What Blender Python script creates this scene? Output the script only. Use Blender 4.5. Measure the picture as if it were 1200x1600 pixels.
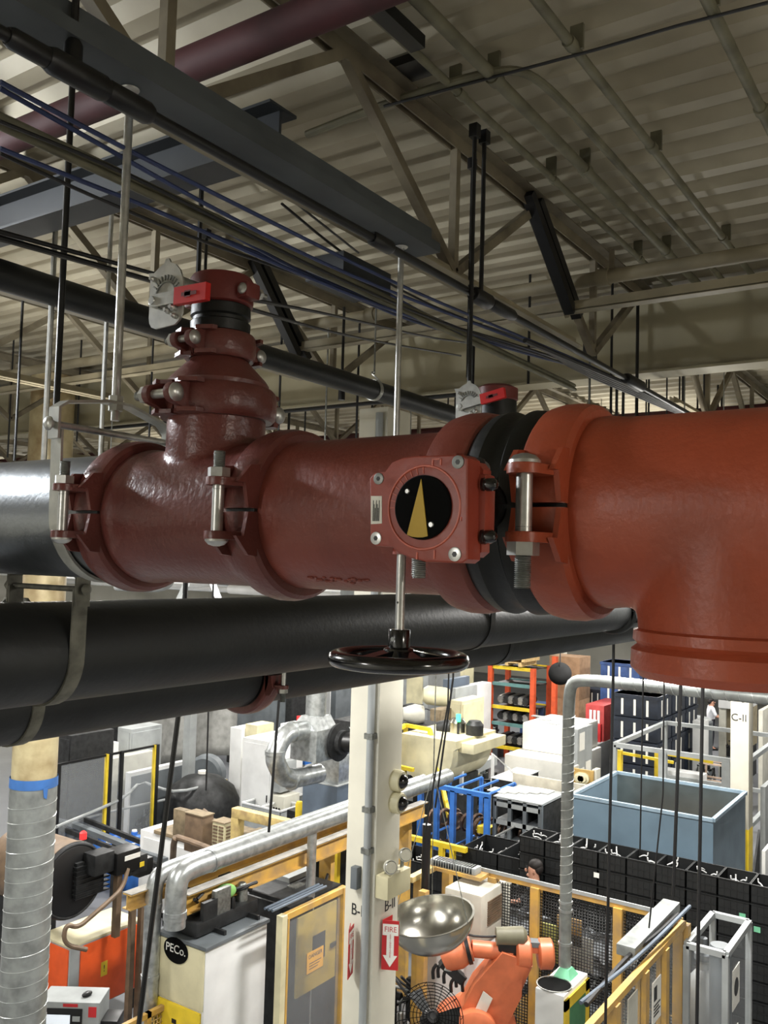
import bpy, bmesh, math, random
from mathutils import Vector, Matrix
random.seed(7)
R = math.radians
V = Vector
S = bpy.context.scene
COL = S.collection
for o in list(bpy.data.objects): bpy.data.objects.remove(o)

# ---------------------------------------------------------------- camera
F = 1400.0                      # focal length in pixels of the 1200 x 1600 frame
CAM = V((0, 0, 6.0))            # eye 6 m above the shop floor
YAW, PITCH, ROLL = R(34.2), R(3.35), R(1.6)
_r0 = V((math.sin(YAW), -math.cos(YAW), 0))
_f = V((math.cos(YAW)*math.cos(PITCH), math.sin(YAW)*math.cos(PITCH), math.sin(PITCH)))
_u0 = _r0.cross(_f)
_r = _r0*math.cos(ROLL) + _u0*math.sin(ROLL)
_u = _u0*math.cos(ROLL) - _r0*math.sin(ROLL)
cam = bpy.data.cameras.new('camera')
camo = bpy.data.objects.new('camera', cam); COL.objects.link(camo)
camo.matrix_world = Matrix(((_r.x, _u.x, -_f.x, CAM.x), (_r.y, _u.y, -_f.y, CAM.y), (_r.z, _u.z, -_f.z, CAM.z), (0, 0, 0, 1)))
cam.sensor_fit = 'VERTICAL'; cam.sensor_height = 24.0; cam.lens = F*24.0/1600.0
cam.clip_start = 0.05; cam.clip_end = 200
S.camera = camo

# ---------------------------------------------------------------- exposure, world, lamps
S.view_settings.view_transform = 'Standard'; S.view_settings.look = 'None'
S.view_settings.gamma = 1.0; S.view_settings.use_curve_mapping = False
S.view_settings.exposure = 0.25
w = bpy.data.worlds.new('world'); S.world = w; w.use_nodes = True
w.node_tree.nodes['Background'].inputs[0].default_value = (0.55, 0.6, 0.7, 1)
w.node_tree.nodes['Background'].inputs[1].default_value = 0.15
BAY_POWER = 375.0
UP_POWER = 32.0                 # upward fill added above every lamp to brighten the deck               # suspended high bays over the far floor
BAYS = [(x, y) for x in (9.0, 15.0, 22.0, 30.0) for y in (3.2, 9.0, 15.5, 23.0)] + [(3.5, 5.0), (6.2, 1.6), (-2.4, 2.0), (-2.4, 9.0), (3.0, 11.0), (3.0, -3.8)]  # last six: unseen fill lamps added to brighten deck and machine fronts
SIDE = [((0.9, 4.1, 7.2), 320.0, (0.92, 0.96, 1.0)), ((.4, -2.6, 6.5), 62.0, (1.0, 0.93, 0.82))]

# ---------------------------------------------------------------- pixel -> place helpers
def ray(px, py):
    return _r*((px-600)/F) - _u*((py-800)/F) + _f
def PZ(px, py, z):
    d = ray(px, py); return CAM + d*((z-CAM.z)/d.z)
def PX(px, py, x):
    d = ray(px, py); return CAM + d*((x-CAM.x)/d.x)
def PY(px, py, y):
    d = ray(px, py); return CAM + d*((y-CAM.y)/d.y)
def PD(px, py, dist):
    return CAM + ray(px, py)*dist

# ---------------------------------------------------------------- materials
def srgb(c):
    return tuple((v/255/12.92 if v/255 <= .04045 else ((v/255+.055)/1.055)**2.4) for v in c) + (1,)
MATS = {}
def mat(name, rgb, rough=.5, metal=0.0, var=.12, scale=6.0, bump=0.0, bscale=80.0, rgb2=None, emit=0, alpha=1, coat=0, spec=None):
    if name in MATS: return MATS[name]
    m = bpy.data.materials.new(name); m.use_nodes = True
    nt = m.node_tree; b = nt.nodes['Principled BSDF']; L = nt.links
    c = srgb(rgb)
    tc = nt.nodes.new('ShaderNodeTexCoord')
    nz = nt.nodes.new('ShaderNodeTexNoise'); nz.inputs['Scale'].default_value = scale; nz.inputs['Detail'].default_value = 6
    L.new(tc.outputs['Object'], nz.inputs['Vector'])
    rp = nt.nodes.new('ShaderNodeValToRGB')
    c2 = srgb(rgb2) if rgb2 else tuple(v*(1-var*2.2) for v in c[:3]) + (1,)
    rp.color_ramp.elements[0].position = .3; rp.color_ramp.elements[0].color = c2
    rp.color_ramp.elements[1].position = .62; rp.color_ramp.elements[1].color = c
    L.new(nz.outputs['Fac'], rp.inputs['Fac']); L.new(rp.outputs['Color'], b.inputs['Base Color'])
    mr = nt.nodes.new('ShaderNodeMapRange'); mr.inputs['To Min'].default_value = min(1, rough*1.25); mr.inputs['To Max'].default_value = rough*.85
    L.new(nz.outputs['Fac'], mr.inputs['Value']); L.new(mr.outputs['Result'], b.inputs['Roughness'])
    b.inputs['Metallic'].default_value = metal
    if spec is not None: b.inputs['Specular IOR Level'].default_value = spec
    if coat: b.inputs['Coat Weight'].default_value = coat; b.inputs['Coat Roughness'].default_value = .12
    if emit:
        b.inputs['Emission Color'].default_value = c; b.inputs['Emission Strength'].default_value = emit
    if alpha < 1: b.inputs['Alpha'].default_value = alpha
    if bump:
        n2 = nt.nodes.new('ShaderNodeTexNoise'); n2.inputs['Scale'].default_value = bscale; n2.inputs['Detail'].default_value = 3
        L.new(tc.outputs['Object'], n2.inputs['Vector'])
        bp = nt.nodes.new('ShaderNodeBump'); bp.inputs['Strength'].default_value = bump; bp.inputs['Distance'].default_value = .004
        L.new(n2.outputs['Fac'], bp.inputs['Height']); L.new(bp.outputs['Normal'], b.inputs['Normal'])
    MATS[name] = m; return m
REDDIM = mat('red_paint_dim_lit', (106, 56, 50), .31, bump=.35, bscale=90, var=.1, spec=.5)  # red paint, the dimmer light at left put into its hue
REDWARM = mat('red_paint_warm_lit', (166, 76, 48), .38, bump=.25, bscale=90, var=.12, spec=.5)  # red paint, the warmer light at right put into its hue
MIDRED = mat('red_paint_mid_lit', (128, 64, 52), .38, bump=.3, bscale=90, var=.12, rgb2=(112, 54, 44))  # in-between red, the gradual change of light along the pipe put into colour
GEARRED = mat('gearbox_red_paint', (152, 64, 48), .36, bump=.2, bscale=60, var=.1)
CAPRED = mat('cap_red_paint', (112, 44, 40), .45, bump=.2)
TAGRED = mat('red_vinyl', (205, 30, 30), .35, var=.05)
ZINC = mat('zinc_steel', (200, 200, 196), .32, metal=.8, var=.15, scale=30)
ZINCD = mat('dull_zinc', (150, 152, 148), .42, metal=.8, var=.2, scale=30)
YZINC = mat('yellow_zinc', (200, 185, 140), .35, metal=.8)
BLK = mat('black_paint', (20, 20, 21), .38, var=.2)
BLKPIPE = mat('black_pipe_paint', (27, 29, 29), .46, var=.25, scale=4, bump=.25, bscale=50)
LEFTPIPE = mat('bare_black_steel', (140, 144, 148), .33, metal=.95, var=.25, scale=5, bump=.2, bscale=60)
GLOSSBLK = mat('gloss_black_enamel', (9, 9, 10), .16, coat=.6, var=.1)
RUBBER = mat('black_rubber', (15, 17, 16), .45, bump=.2, bscale=60)
YELDIAL = mat('dial_yellow', (196, 160, 40), .5)
STRONG = mat('support_beam_grey', (84, 89, 92), .55, metal=.2, var=.2, scale=3)
MATTBLK = mat('matt_black', (10, 10, 10), .85, var=.1, spec=.1)
DARKGREY = mat('dark_grey_steel', (50, 54, 58), .5, metal=.2, var=.2, scale=3)
BEIGE = mat('beige_steel_paint', (150, 140, 115), .55, var=.18, scale=4)
BEIGED = mat('dusty_beige_paint', (128, 119, 98), .6, var=.25, scale=5, rgb2=(86, 76, 60))
DECKM = mat('deck_paint', (176, 168, 146), .6, var=.16, scale=1.2, rgb2=(140, 130, 108))
GIRDERM = mat('girder_paint', (158, 150, 124), .6, var=.1, scale=2)
PURPLE = mat('maroon_pipe_paint', (74, 30, 33), .7, var=.2)
STRAP = mat('galvanised_strap', (190, 190, 182), .38, metal=.55, var=.15, scale=20)
DSTRAP = mat('dusty_strap', (120, 118, 106), .6, metal=.3, var=.25, scale=20)
BLUECAB = mat('blue_cable', (46, 60, 104), .5)
BLKCAB = mat('black_cable', (24, 24, 26), .5)
CONDUIT = mat('conduit_paint', (118, 114, 92), .55, metal=.1, var=.2, scale=8)
GALV = mat('galvanised_duct', (196, 200, 200), .33, metal=.75, var=.2, scale=12)
GALVD = mat('grey_spiral_duct', (160, 164, 162), .42, metal=.5, var=.18, scale=8)
CREAMCOL = mat('cream_column_paint', (216, 212, 196), .5, var=.08, scale=2)
WHITE = mat('white_enamel', (226, 227, 226), .4, var=.06, scale=3)
OFFW = mat('off_white_enamel', (205, 203, 190), .45, var=.12, scale=3)
CREAM = mat('cream_enamel', (214, 206, 170), .45, var=.12, scale=3)
LGREY = mat('light_grey_enamel', (160, 164, 164), .45, var=.12, scale=3)
MGREY = mat('mid_grey_enamel', (104, 110, 114), .45, var=.15, scale=3)
BLUEGREY = mat('blue_grey_enamel', (92, 104, 118), .45, var=.12, scale=3)
TANKBLUE = mat('tank_blue_grey', (112, 134, 150), .42, var=.1, scale=2)
YEL = mat('safety_yellow', (226, 196, 50), .42, var=.12, scale=5)
OYEL = mat('orange_yellow', (202, 160, 78), .5, var=.2, scale=5, rgb2=(160, 132, 92))
CABOR = mat('cabinet_orange', (232, 92, 38), .42, var=.06)
ROBOT = mat('robot_orange', (216, 118, 78), .4, var=.1)
RACKOR = mat('rack_orange', (206, 84, 44), .45)
TEAL = mat('rack_teal', (92, 132, 130), .5)
BLUE = mat('bright_blue', (60, 120, 205), .42)
DBLUE = mat('crate_blue', (58, 86, 140), .5, var=.2)
NAVY = mat('crate_navy', (34, 42, 56), .5, var=.2)
TOTE = mat('tote_black', (24, 26, 27), .5, var=.2)
WOOD = mat('pallet_wood', (214, 184, 128), .7, var=.2, scale=14)
BROWN = mat('brown_metal', (118, 98, 78), .55, var=.2, scale=6)
TAN = mat('tan_top', (140, 124, 98), .65, var=.25, scale=6)
DIRT = mat('dark_machinery', (46, 47, 48), .5, metal=.3, var=.3, scale=10)
STEEL = mat('brushed_steel', (184, 182, 172), .22, metal=.95, var=.1, scale=4)
GREEN = mat('cabinet_green', (66, 128, 90), .45)
MINT = mat('mint_green', (116, 190, 150), .45)
RED = mat('sign_red', (192, 40, 44), .45, var=.05)
WHT = mat('sign_white', (238, 236, 228), .5, var=.03)
INK = mat('stencil_ink', (48, 48, 48), .6)
COPPER = mat('bronze_parts', (120, 98, 84), .35, metal=.6, var=.3, scale=20)
PAPER = mat('paper', (232, 230, 220), .7, var=.04)
LENS = mat('lamp_lens', (255, 250, 238), .5, emit=3.0)
GLEAM = mat('green_lamp', (70, 255, 150), .4, emit=2.0)
REDLAMP = mat('red_lamp', (255, 40, 40), .4, emit=1.5)
SCREEN = mat('screen_glow', (225, 232, 240), .4, emit=.5)
SKIN = mat('skin', (196, 146, 122), .5, var=.05)
HAIR = mat('dark_hair', (34, 28, 26), .6)
SHIRTD = mat('black_shirt', (30, 32, 36), .8)
SHIRTW = mat('white_shirt', (226, 228, 232), .8, var=.06)
TROUS = mat('dark_trousers', (38, 40, 48), .8)
TAPE = mat('blue_tape', (64, 116, 186), .55)
def glassmat():
    m = bpy.data.materials.new('clear_guard_panel'); m.use_nodes = True; nt = m.node_tree
    b = nt.nodes['Principled BSDF']; b.inputs['Base Color'].default_value = (.5, .53, .55, 1)
    b.inputs['Roughness'].default_value = .08; b.inputs['Alpha'].default_value = .16
    return m
GLASS = glassmat()

# ---------------------------------------------------------------- mesh helpers
class G:
    """collects shapes given in world coordinates; done() links them as ONE mesh object"""
    def __init__(s, M=None): s.b = bmesh.new(); s.M = M
    def _x(s, vs, M=None):
        if M is not None: bmesh.ops.transform(s.b, matrix=M, verts=vs)
        if s.M is not None: bmesh.ops.transform(s.b, matrix=s.M, verts=vs)
    def box(s, x0, x1, y0, y1, z0, z1, bev=0, M=None, seg=2):
        m = Matrix.Translation(((x0+x1)/2, (y0+y1)/2, (z0+z1)/2)) @ Matrix.Diagonal((abs(x1-x0), abs(y1-y0), abs(z1-z0), 1))
        vs = bmesh.ops.create_cube(s.b, size=1, matrix=m)['verts']
        if bev:
            es = list({e for v in vs for e in v.link_edges})
            r = bmesh.ops.bevel(s.b, geom=es, offset=bev, segments=seg, affect='EDGES', profile=.6)
            vs = list({v for f in r['faces'] for v in f.verts} | {v for v in vs if v.is_valid})
        s._x(vs, M); return s
    def frame(s, p, d):
        d = V(d).normalized(); q = d.to_track_quat('Z', 'Y'); return Matrix.Translation(p) @ q.to_matrix().to_4x4()
    def cyl(s, p0, p1, r, n=16, r2=None, caps=True):
        p0 = V(p0); p1 = V(p1); L = (p1-p0).length
        if L < 1e-6: return s
        M = s.frame((p0+p1)/2, p1-p0)
        vs = bmesh.ops.create_cone(s.b, cap_ends=caps, segments=n, radius1=r, radius2=r if r2 is None else r2, depth=L, matrix=M)['verts']
        s._x(vs); return s
    def bar(s, p0, p1, a, b, up=(0, 0, 1)):
        """rectangular bar: a = width across, b = height along 'up'"""
        p0 = V(p0); p1 = V(p1); d = (p1-p0); L = d.length; d.normalize(); u = V(up); x = d.cross(u)
        if x.length < 1e-4: x = d.cross(V((1, 0, 0)))
        x.normalize(); u = x.cross(d).normalized(); c = (p0+p1)/2
        M = Matrix(((x.x, d.x, u.x, c.x), (x.y, d.y, u.y, c.y), (x.z, d.z, u.z, c.z), (0, 0, 0, 1))) @ Matrix.Diagonal((a, L, b, 1))
        vs = bmesh.ops.create_cube(s.b, size=1, matrix=M)['verts']; s._x(vs); return s
    def lathe(s, prof, p, d, n=48, close=True):
        """prof = [(h, r)...] along axis d from p"""
        M = s.frame(p, d); rings = []; vs = []
        for h, r in prof:
            ring = [s.b.verts.new((r*math.cos(2*math.pi*k/n), r*math.sin(2*math.pi*k/n), h)) for k in range(n)]
            rings.append(ring); vs += ring
        for a, b in zip(rings, rings[1:]):
            for k in range(n): s.b.faces.new((a[k], a[(k+1) % n], b[(k+1) % n], b[k]))
        if close:
            s.b.faces.new(rings[0][::-1]); s.b.faces.new(rings[-1])
        s._x(vs, M); return s
    def tube(s, pts, r, n=8, smooth=0, caps=True):
        pts = [V(p) for p in pts]
        for _ in range(smooth):
            q = [pts[0]]
            for a, b in zip(pts, pts[1:]): q += [a*.75+b*.25, a*.25+b*.75]
            pts = q + [pts[-1]]
        rings = []; vs = []; prev = None
        for i, p in enumerate(pts):
            d = (pts[min(i+1, len(pts)-1)] - pts[max(i-1, 0)]).normalized()
            if prev is None:
                a = d.cross(V((0, 0, 1)));  a = a if a.length > .05 else d.cross(V((1, 0, 0)))
            else: a = prev - d*prev.dot(d)
            a.normalize(); prev = a; b = d.cross(a)
            rr = r(i/(len(pts)-1)) if callable(r) else r
            ring = [s.b.verts.new(p + a*rr*math.cos(2*math.pi*k/n) + b*rr*math.sin(2*math.pi*k/n)) for k in range(n)]
            rings.append(ring); vs += ring
        for a, b in zip(rings, rings[1:]):
            for k in range(n): s.b.faces.new((a[k], a[(k+1) % n], b[(k+1) % n], b[k]))
        if caps: s.b.faces.new(rings[0][::-1]); s.b.faces.new(rings[-1])
        s._x(vs); return s
    def torus(s, c, d, R_, r, n=48, m=10):
        M = s.frame(c, d); vs = []; rings = []
        for i in range(n):
            a = 2*math.pi*i/n
            ring = [s.b.verts.new(((R_+r*math.cos(2*math.pi*k/m))*math.cos(a), (R_+r*math.cos(2*math.pi*k/m))*math.sin(a), r*math.sin(2*math.pi*k/m))) for k in range(m)]
            rings.append(ring); vs += ring
        for i in range(n):
            A = rings[i]; B = rings[(i+1) % n]
            for k in range(m): s.b.faces.new((A[k], B[k], B[(k+1) % m], A[(k+1) % m]))
        s._x(vs, M); return s
    def prism(s, poly, M, h, bev=0):
        """poly in local xy, extruded h along local z, placed by M"""
        vs = [s.b.verts.new((x, y, 0)) for x, y in poly]; f = s.b.faces.new(vs)
        r = bmesh.ops.extrude_face_region(s.b, geom=[f]); nv = [g for g in r['geom'] if isinstance(g, bmesh.types.BMVert)]
        bmesh.ops.translate(s.b, vec=(0, 0, h), verts=nv); al = vs + nv
        if bev:
            es = [e for e in {e for v in nv for e in v.link_edges} if all(v in nv for v in e.verts)]
            rr = bmesh.ops.bevel(s.b, geom=es, offset=bev, segments=3, affect='EDGES', profile=.6)
            al = list({v for f_ in rr['faces'] for v in f_.verts} | {v for v in al if v.is_valid})
        s._x(al, M); return s
    def ball(s, c, r, sc=(1, 1, 1), n=20, M=None):
        m = Matrix.Translation(c) @ (M if M is not None else Matrix.Identity(4)) @ Matrix.Diagonal((sc[0], sc[1], sc[2], 1))
        vs = bmesh.ops.create_uvsphere(s.b, u_segments=n, v_segments=max(6, n//2), radius=r, matrix=m)['verts']; s._x(vs); return s
    def quad(s, *p):
        vs = [s.b.verts.new(V(q)) for q in p]; s.b.faces.new(vs); s._x(vs); return s
    def done(s, name, m, parent=None, ang=35, keep=False):
        me = bpy.data.meshes.new(name)
        bmesh.ops.recalc_face_normals(s.b, faces=s.b.faces)
        o = bpy.data.objects.new(name, me); COL.objects.link(o)
        if parent is None:
            vs = s.b.verts
            mn = [min(v.co[i] for v in vs) for i in range(3)]; mx = [max(v.co[i] for v in vs) for i in range(3)]
            org = V(((mn[0]+mx[0])/2, (mn[1]+mx[1])/2, mn[2])); o.location = org
        else:
            org = ORG[parent.name]; o.parent = parent
        rt = parent
        while rt is not None and rt.parent is not None: rt = rt.parent
        kx = (rt or o).name; vs = s.b.verts
        mn = [min(v.co[i] for v in vs) for i in range(3)]; mx = [max(v.co[i] for v in vs) for i in range(3)]
        if kx in BB: mn = [min(a, b) for a, b in zip(mn, BB[kx][0])]; mx = [max(a, b) for a, b in zip(mx, BB[kx][1])]
        BB[kx] = (mn, mx)
        bmesh.ops.translate(s.b, vec=-org, verts=s.b.verts)
        s.b.to_mesh(me); s.b.free(); ORG[o.name] = org
        for p in me.polygons: p.use_smooth = True
        me.set_sharp_from_angle(angle=R(ang))
        me.materials.append(m); return o
ORG = {}
BB = {}                         # footprints of what already stands, so that later machines keep clear
THIN = ('floor', 'ceiling', 'wall', 'trim', 'exhaust_duct', 'guard_rail', 'cell_fence', 'crane_runway', 'draped_sheet', 'machine_enclosure', 'cord', 'conveyor', 'spiral_duct', 'hose')
def clear(x, y, sx, sy, h, gap=.03):
    for k, (mn, mx) in BB.items():
        if k.startswith(THIN): continue
        if mn[0] < x+sx/2+gap and mx[0] > x-sx/2-gap and mn[1] < y+sy/2+gap and mx[1] > y-sy/2-gap and mn[2] < h and mx[2] > .05: return False
    return True
def tag(o, label=None, cat=None, group=None, kind=None):
    for k, v in (('label', label), ('category', cat), ('group', group), ('kind', kind)):
        if v: o[k] = v
    return o
def T(name, label, cat, loc, group=None):
    o = bpy.data.objects.new(name, None); COL.objects.link(o); o.location = loc; o.empty_display_size = .05
    ORG[o.name] = V(loc); return tag(o, label, cat, group)
def struct(o): o['kind'] = 'structure'; return o
def text(body, M, size, name, m, parent, depth=.002, align='CENTER', xs=1.0):
    """lettering as real mesh: local x right, local y up, facing local +z"""
    cu = bpy.data.curves.new(name, 'FONT'); cu.body = body; cu.size = size; cu.extrude = depth/2
    cu.align_x = align; cu.align_y = 'CENTER'; cu.space_line = .8
    t = bpy.data.objects.new(name, cu); COL.objects.link(t)
    dg = bpy.context.evaluated_depsgraph_get(); me = bpy.data.meshes.new_from_object(t.evaluated_get(dg))
    bpy.data.objects.remove(t)
    me.transform(M @ Matrix.Diagonal((xs, 1, 1, 1))); org = ORG[parent.name] if parent else V((0, 0, 0))
    me.transform(Matrix.Translation(-org)); me.materials.clear(); me.materials.append(m)
    o = bpy.data.objects.new(name, me); COL.objects.link(o); o.parent = parent; ORG[o.name] = org; return o
def facing(p, right, up=(0, 0, 1)):
    """matrix: local x=right, y=up, z=right x up (towards the reader)"""
    r_ = V(right).normalized(); u_ = V(up).normalized(); n_ = r_.cross(u_)
    return Matrix(((r_.x, u_.x, n_.x, p[0]), (r_.y, u_.y, n_.y, p[1]), (r_.z, u_.z, n_.z, p[2]), (0, 0, 0, 1)))
NEGX = (0, -1, 0)      # 'right' of a reader looking at a face whose normal is -X
NEGY = (1, 0, 0)       # 'right' of a reader looking at a face whose normal is -Y
def boxpx(c, lx, rx, z1):
    """near top corner pixel c at height z1; faces reach pixel columns lx (along +Y) and rx (along +X)"""
    p = PZ(c[0], c[1], z1); y1 = PX(lx, c[1], p.x).y; x1 = PY(rx, c[1], p.y).x
    return p.x, x1, p.y, y1
# ================================================================ THE SETTING
DECK = 7.70; GX = 5.22          # deck underside, girder line of column row B
XE, YE, XW, YW = 46.0, 34.0, -4.0, -7.0
g = G(); g.box(XW, XE, YW, YE, -.2, 0); m_floor = mat('concrete_floor', (112, 114, 118), .42, var=.12, scale=.5, bump=.1, bscale=20)
struct(g.done('floor', m_floor))
g = G()                          # corrugated roof deck, ribs along Y
x = XW; P = .2
while x < XE:
    prof = [(0, 0), (.07, 0), (.11, .045), (.16, .045), (.2, 0)]
    for a, b in zip(prof, prof[1:]):
        g.quad((x+a[0], YW, DECK+a[1]), (x+b[0], YW, DECK+b[1]), (x+b[0], YE, DECK+b[1]), (x+a[0], YE, DECK+a[1]))
    x += P
g.box(XW, XE, YW, YE, DECK+.09, DECK+.2)
struct(g.done('ceiling', DECKM, ang=20))
wm = mat('far_wall_panels', (206, 204, 192), .6, var=.1, scale=.6)
for nm, b in (('wall_back', (XE, XE+.2, YW, YE)), ('wall_left', (XW, XE, YE, YE+.2)), ('wall_front', (XW-.2, XW, YW, YE)), ('wall_right', (XW, XE, YW-.2, YW))):
    struct(G().box(b[0], b[1], b[2], b[3], 0, DECK+.2).done(nm, wm))

# columns of rows B and C (setting), with their writing
def column(x0, y0, wx, wy, z0=0, z1=GX*0+7.15, nm='building_column', label='', band=None):
    t = T(nm, label, 'column', (x0+wx/2, y0+wy/2, z0))
    G().box(x0, x0+wx, y0, y0+wy, z0+.02, z1, bev=.012).done('shaft', CREAMCOL, t)
    G().box(x0-.06, x0+wx+.06, y0-.06, y0+wy+.06, z0, z0+.025).done('base_plate', MGREY, t)
    if band: G().box(x0-.003, x0+wx+.003, y0-.003, y0+wy+.003, z0+.02, band, bev=.012).done('yellow_band', YEL, t)
    return t
# column B-II : near corner seen at x = 583 px (y 1480) / 595 px (y 1100)
BX, BY = PZ(588, 1300, 6-(1300-883)/1400*6.35).xy
colB = column(BX, BY, .31, .26, nm='building_column', label='cream steel column stencilled B-II with fire extinguisher signs, right behind the handwheel', z1=7.15, band=None)
def zB(py, px=590):  # height of a pixel row on the column's near faces
    return PX(px, py, BX).z
zt = zB(1432)
text('B-II', facing((BX-.002, BY+.135, zt), NEGX), .115, 'stencil_mark', INK, colB, xs=.8)
text('B-II', facing((BX+.2, BY-.002, zB(1430)+.01), NEGY), .115, 'stencil_mark', INK, colB, xs=.9)
G().cyl((BX-.035, BY+.05, .1), (BX-.035, BY+.05, 7.1), .027, 12).done('electrical_conduit', LGREY, colB)
for i, z in enumerate((zB(1330), zB(1265), zB(1150))):
    G().box(BX-.065, BX, BY+.015, BY+.085, z-.02, z+.02).done('conduit_clamp', ZINCD, colB)
g = G().box(BX-.055, BX-.001, BY+.12, BY+.175, zB(1395), zB(1360), bev=.004); g.done('junction_box', MGREY, colB)
# V-shaped extinguisher signs
def fire_sign(p, right, label, ang):
    """a folded sign: panel standing out from the column face, with its twin behind"""
    t = T('fire_extinguisher_sign', label, 'sign', p)
    rt = V(right).normalized(); w_, h_ = .12, .34
    for k, rr in enumerate((rt, rt)):
        M = facing(p, rt) if k == 0 else facing(V(p)+V((0, 0, 0)), (Matrix.Rotation(R(ang), 3, 'Z') @ rt))
        g = G(); g.prism([(0, 0), (w_, 0), (w_, h_), (0, h_)], M, .004)
        pn = g.done('sign_panel', RED, t)
        if k: continue
        Mo = M @ Matrix.Translation((0, 0, .0045))
        g = G(); g.prism([(.034, .24), (.086, .24), (.086, .10), (.112, .10), (.06, .02), (.008, .10), (.034, .10)], Mo, .001)
        g.prism([(.004, .238), (.116, .238), (.116, .316), (.004, .316)], Mo @ Matrix.Translation((0, 0, .0002)), .001)
        g.done('arrow', WHT, pn)
        text('FIRE', Mo @ Matrix.Translation((.06, .278, .0015)), .052, 'lettering', RED, pn, .001, xs=.95)
        text('E\nX\nT\nI\nN\nG\nU\nI\nS\nH\nE\nR', Mo @ Matrix.Translation((.06, .165, .0015)), .017, 'lettering', RED, pn, .001)
    return t
zs = zB(1527)
fire_sign((BX-.14, BY+.115, zB(1530)), (.13, .045, 0), 'faded red fire extinguisher sign on the left face of the B-II column', 12)
fire_sign((BX+.08, BY-.02, zB(1522)+.0), (.06, -.12, 0), 'bright red FIRE extinguisher sign on the right face of the B-II column', 62)
# round domes on the column's right face
for i, py in enumerate((1220, 1254)):
    z = PY(627, py, BY-.05).z; t = T('dome_camera', ('upper' if i == 0 else 'lower')+' of two round cream dome housings with dark glass on the B-II column', 'camera', (BX+.22, BY, z))
    G().lathe([(0, .078), (.05, .078), (.07, .068)], (BX+.22, BY, z), (0, -1, 0), 32).done('housing', CREAM, t)
    G().lathe([(.065, .055), (.08, .05), (.098, .035), (.107, .012)], (BX+.22, BY, z), (0, -1, 0), 32).done('glass_dome', GLOSSBLK, t)
# emergency light
z = PY(612, 1378, BY-.06).z
t = T('emergency_light', 'cream twin-head emergency light box on the B-II column', 'emergency light', (BX+.12, BY-.05, z-.06))
G().box(BX+.0, BX+.30, BY-.11, BY-.001, z-.09, z+.07, bev=.01).done('battery_box', CREAM, t)
for dx, dz in ((.08, .12), (.27, .16)):
    h = G().lathe([(0, .025), (.03, .045), (.07, .05)], (BX+dx, BY-.05, z+dz), (-.5, -.7, .15), 20).done('lamp_head', OFFW, t)
    G().lathe([(.071, .045), (.075, .04)], (BX+dx, BY-.05, z+dz), (-.5, -.7, .15), 20).done('lens', STEEL, h)
    G().cyl((BX+dx, BY-.05, z+.06), (BX+dx, BY-.05, z+dz), .014).done('neck', ZINCD, t)
# column C-II
cx0, cy0 = PX(1168, 1200, 16.2).xy
cC = column(cx0, cy0-.02, .33, .30, label='far white column stencilled C-II with a yellow painted foot', band=1.72)
text('C-II', facing((cx0-.004, cy0+.14, PX(1176, 1124, cx0).z), NEGX), .17, 'stencil_mark', INK, cC)
# other columns glimpsed between pipes
for i, (px, X, lb) in enumerate(((880, 27.5, 'distant white column with a yellow foot beside the pallet rack'),)):
    p = PX(px, 1060, X); column(p.x, p.y, .3, .3, label=lb, band=1.3)
# girders along Y
def girder(X, z0, z1, y0, y1, nm='girder'):
    g = G(); g.box(X-.006, X+.006, y0, y1, z0+.012, z1-.012); g.box(X-.09, X+.09, y0, y1, z0, z0+.014); g.box(X-.09, X+.09, y0, y1, z1-.014, z1)
    return struct(g.done('trim_'+nm, GIRDERM))
girder(GX, 7.16, 7.64, YW+.1, YE-.1)
girder(16.4, 7.1, 7.64, YW+.1, YE-.1)
girder(27.6, 7.1, 7.64, YW+.1, YE-.1)

# open web joists along X
def joist(Y, x0, x1, nodes0, label, far=False, end=True):
    zt, zb = 7.66, 7.09; t = T('roof_joist', label, 'joist', (x0, Y, zb), 'open web joists under the roof deck' if far else None)
    a = .045 if not far else .06
    g = G()
    for s in (-1, 1): g.box(x0, x1, Y+s*.012, Y+s*(.012+.052), zt-.006, zt); g.box(x0, x1, Y+s*.012, Y+s*.018, zt-.058, zt-.006)
    g.done('top_chord', BEIGED, t)
    g = G(); xb0 = x0+.4; xb1 = x1-1.1
    for s in (-1, 1): g.box(xb0, xb1, Y+s*.01, Y+s*.052, zb, zb+.006); g.box(xb0, xb1, Y+s*.01, Y+s*.015, zb+.006, zb+.045)
    g.done('bottom_chord', BEIGE, t)
    n = nodes0; P_ = 1.45; k = 0
    while n < x1-.2:
        m_ = n + P_/2
        if m_ < x1-.6:
            if n > x0: G().bar((n, Y, zt-.03), (m_, Y, zb+.03), .036, .036).done('web_bar', BEIGED, t)
            G().bar((m_, Y, zt-.03), (m_, Y, zb+.03), .03, .03).done('web_bar', BEIGED, t)
            if m_+P_/2 < x1: G().bar((m_, Y, zb+.03), (m_+P_/2, Y, zt-.03), .036, .036).done('web_bar', BEIGED, t)
        n += P_
    return t
JY0 = 1.70; JS = 1.69
names = ['nearest beige roof joist crossing the top of the view from upper left to centre right', 'second beige roof joist, passing above the round valve tower', 'third beige roof joist at left behind the tall silver rod', 'fourth beige roof joist at far left above the black pipe']
for k in range(4): joist(JY0+k*JS, -1.2, GX, -.7 , names[k])
for k in range(4, 8): joist(JY0+k*JS, -1.2, GX, -.7, 'beige roof joist out at far left, the %s one' % ['second','third','fourth','fifth','sixth','seventh','eighth','ninth','tenth','eleventh','twelfth','thirteenth','fourteenth'][k+2], True)
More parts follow.
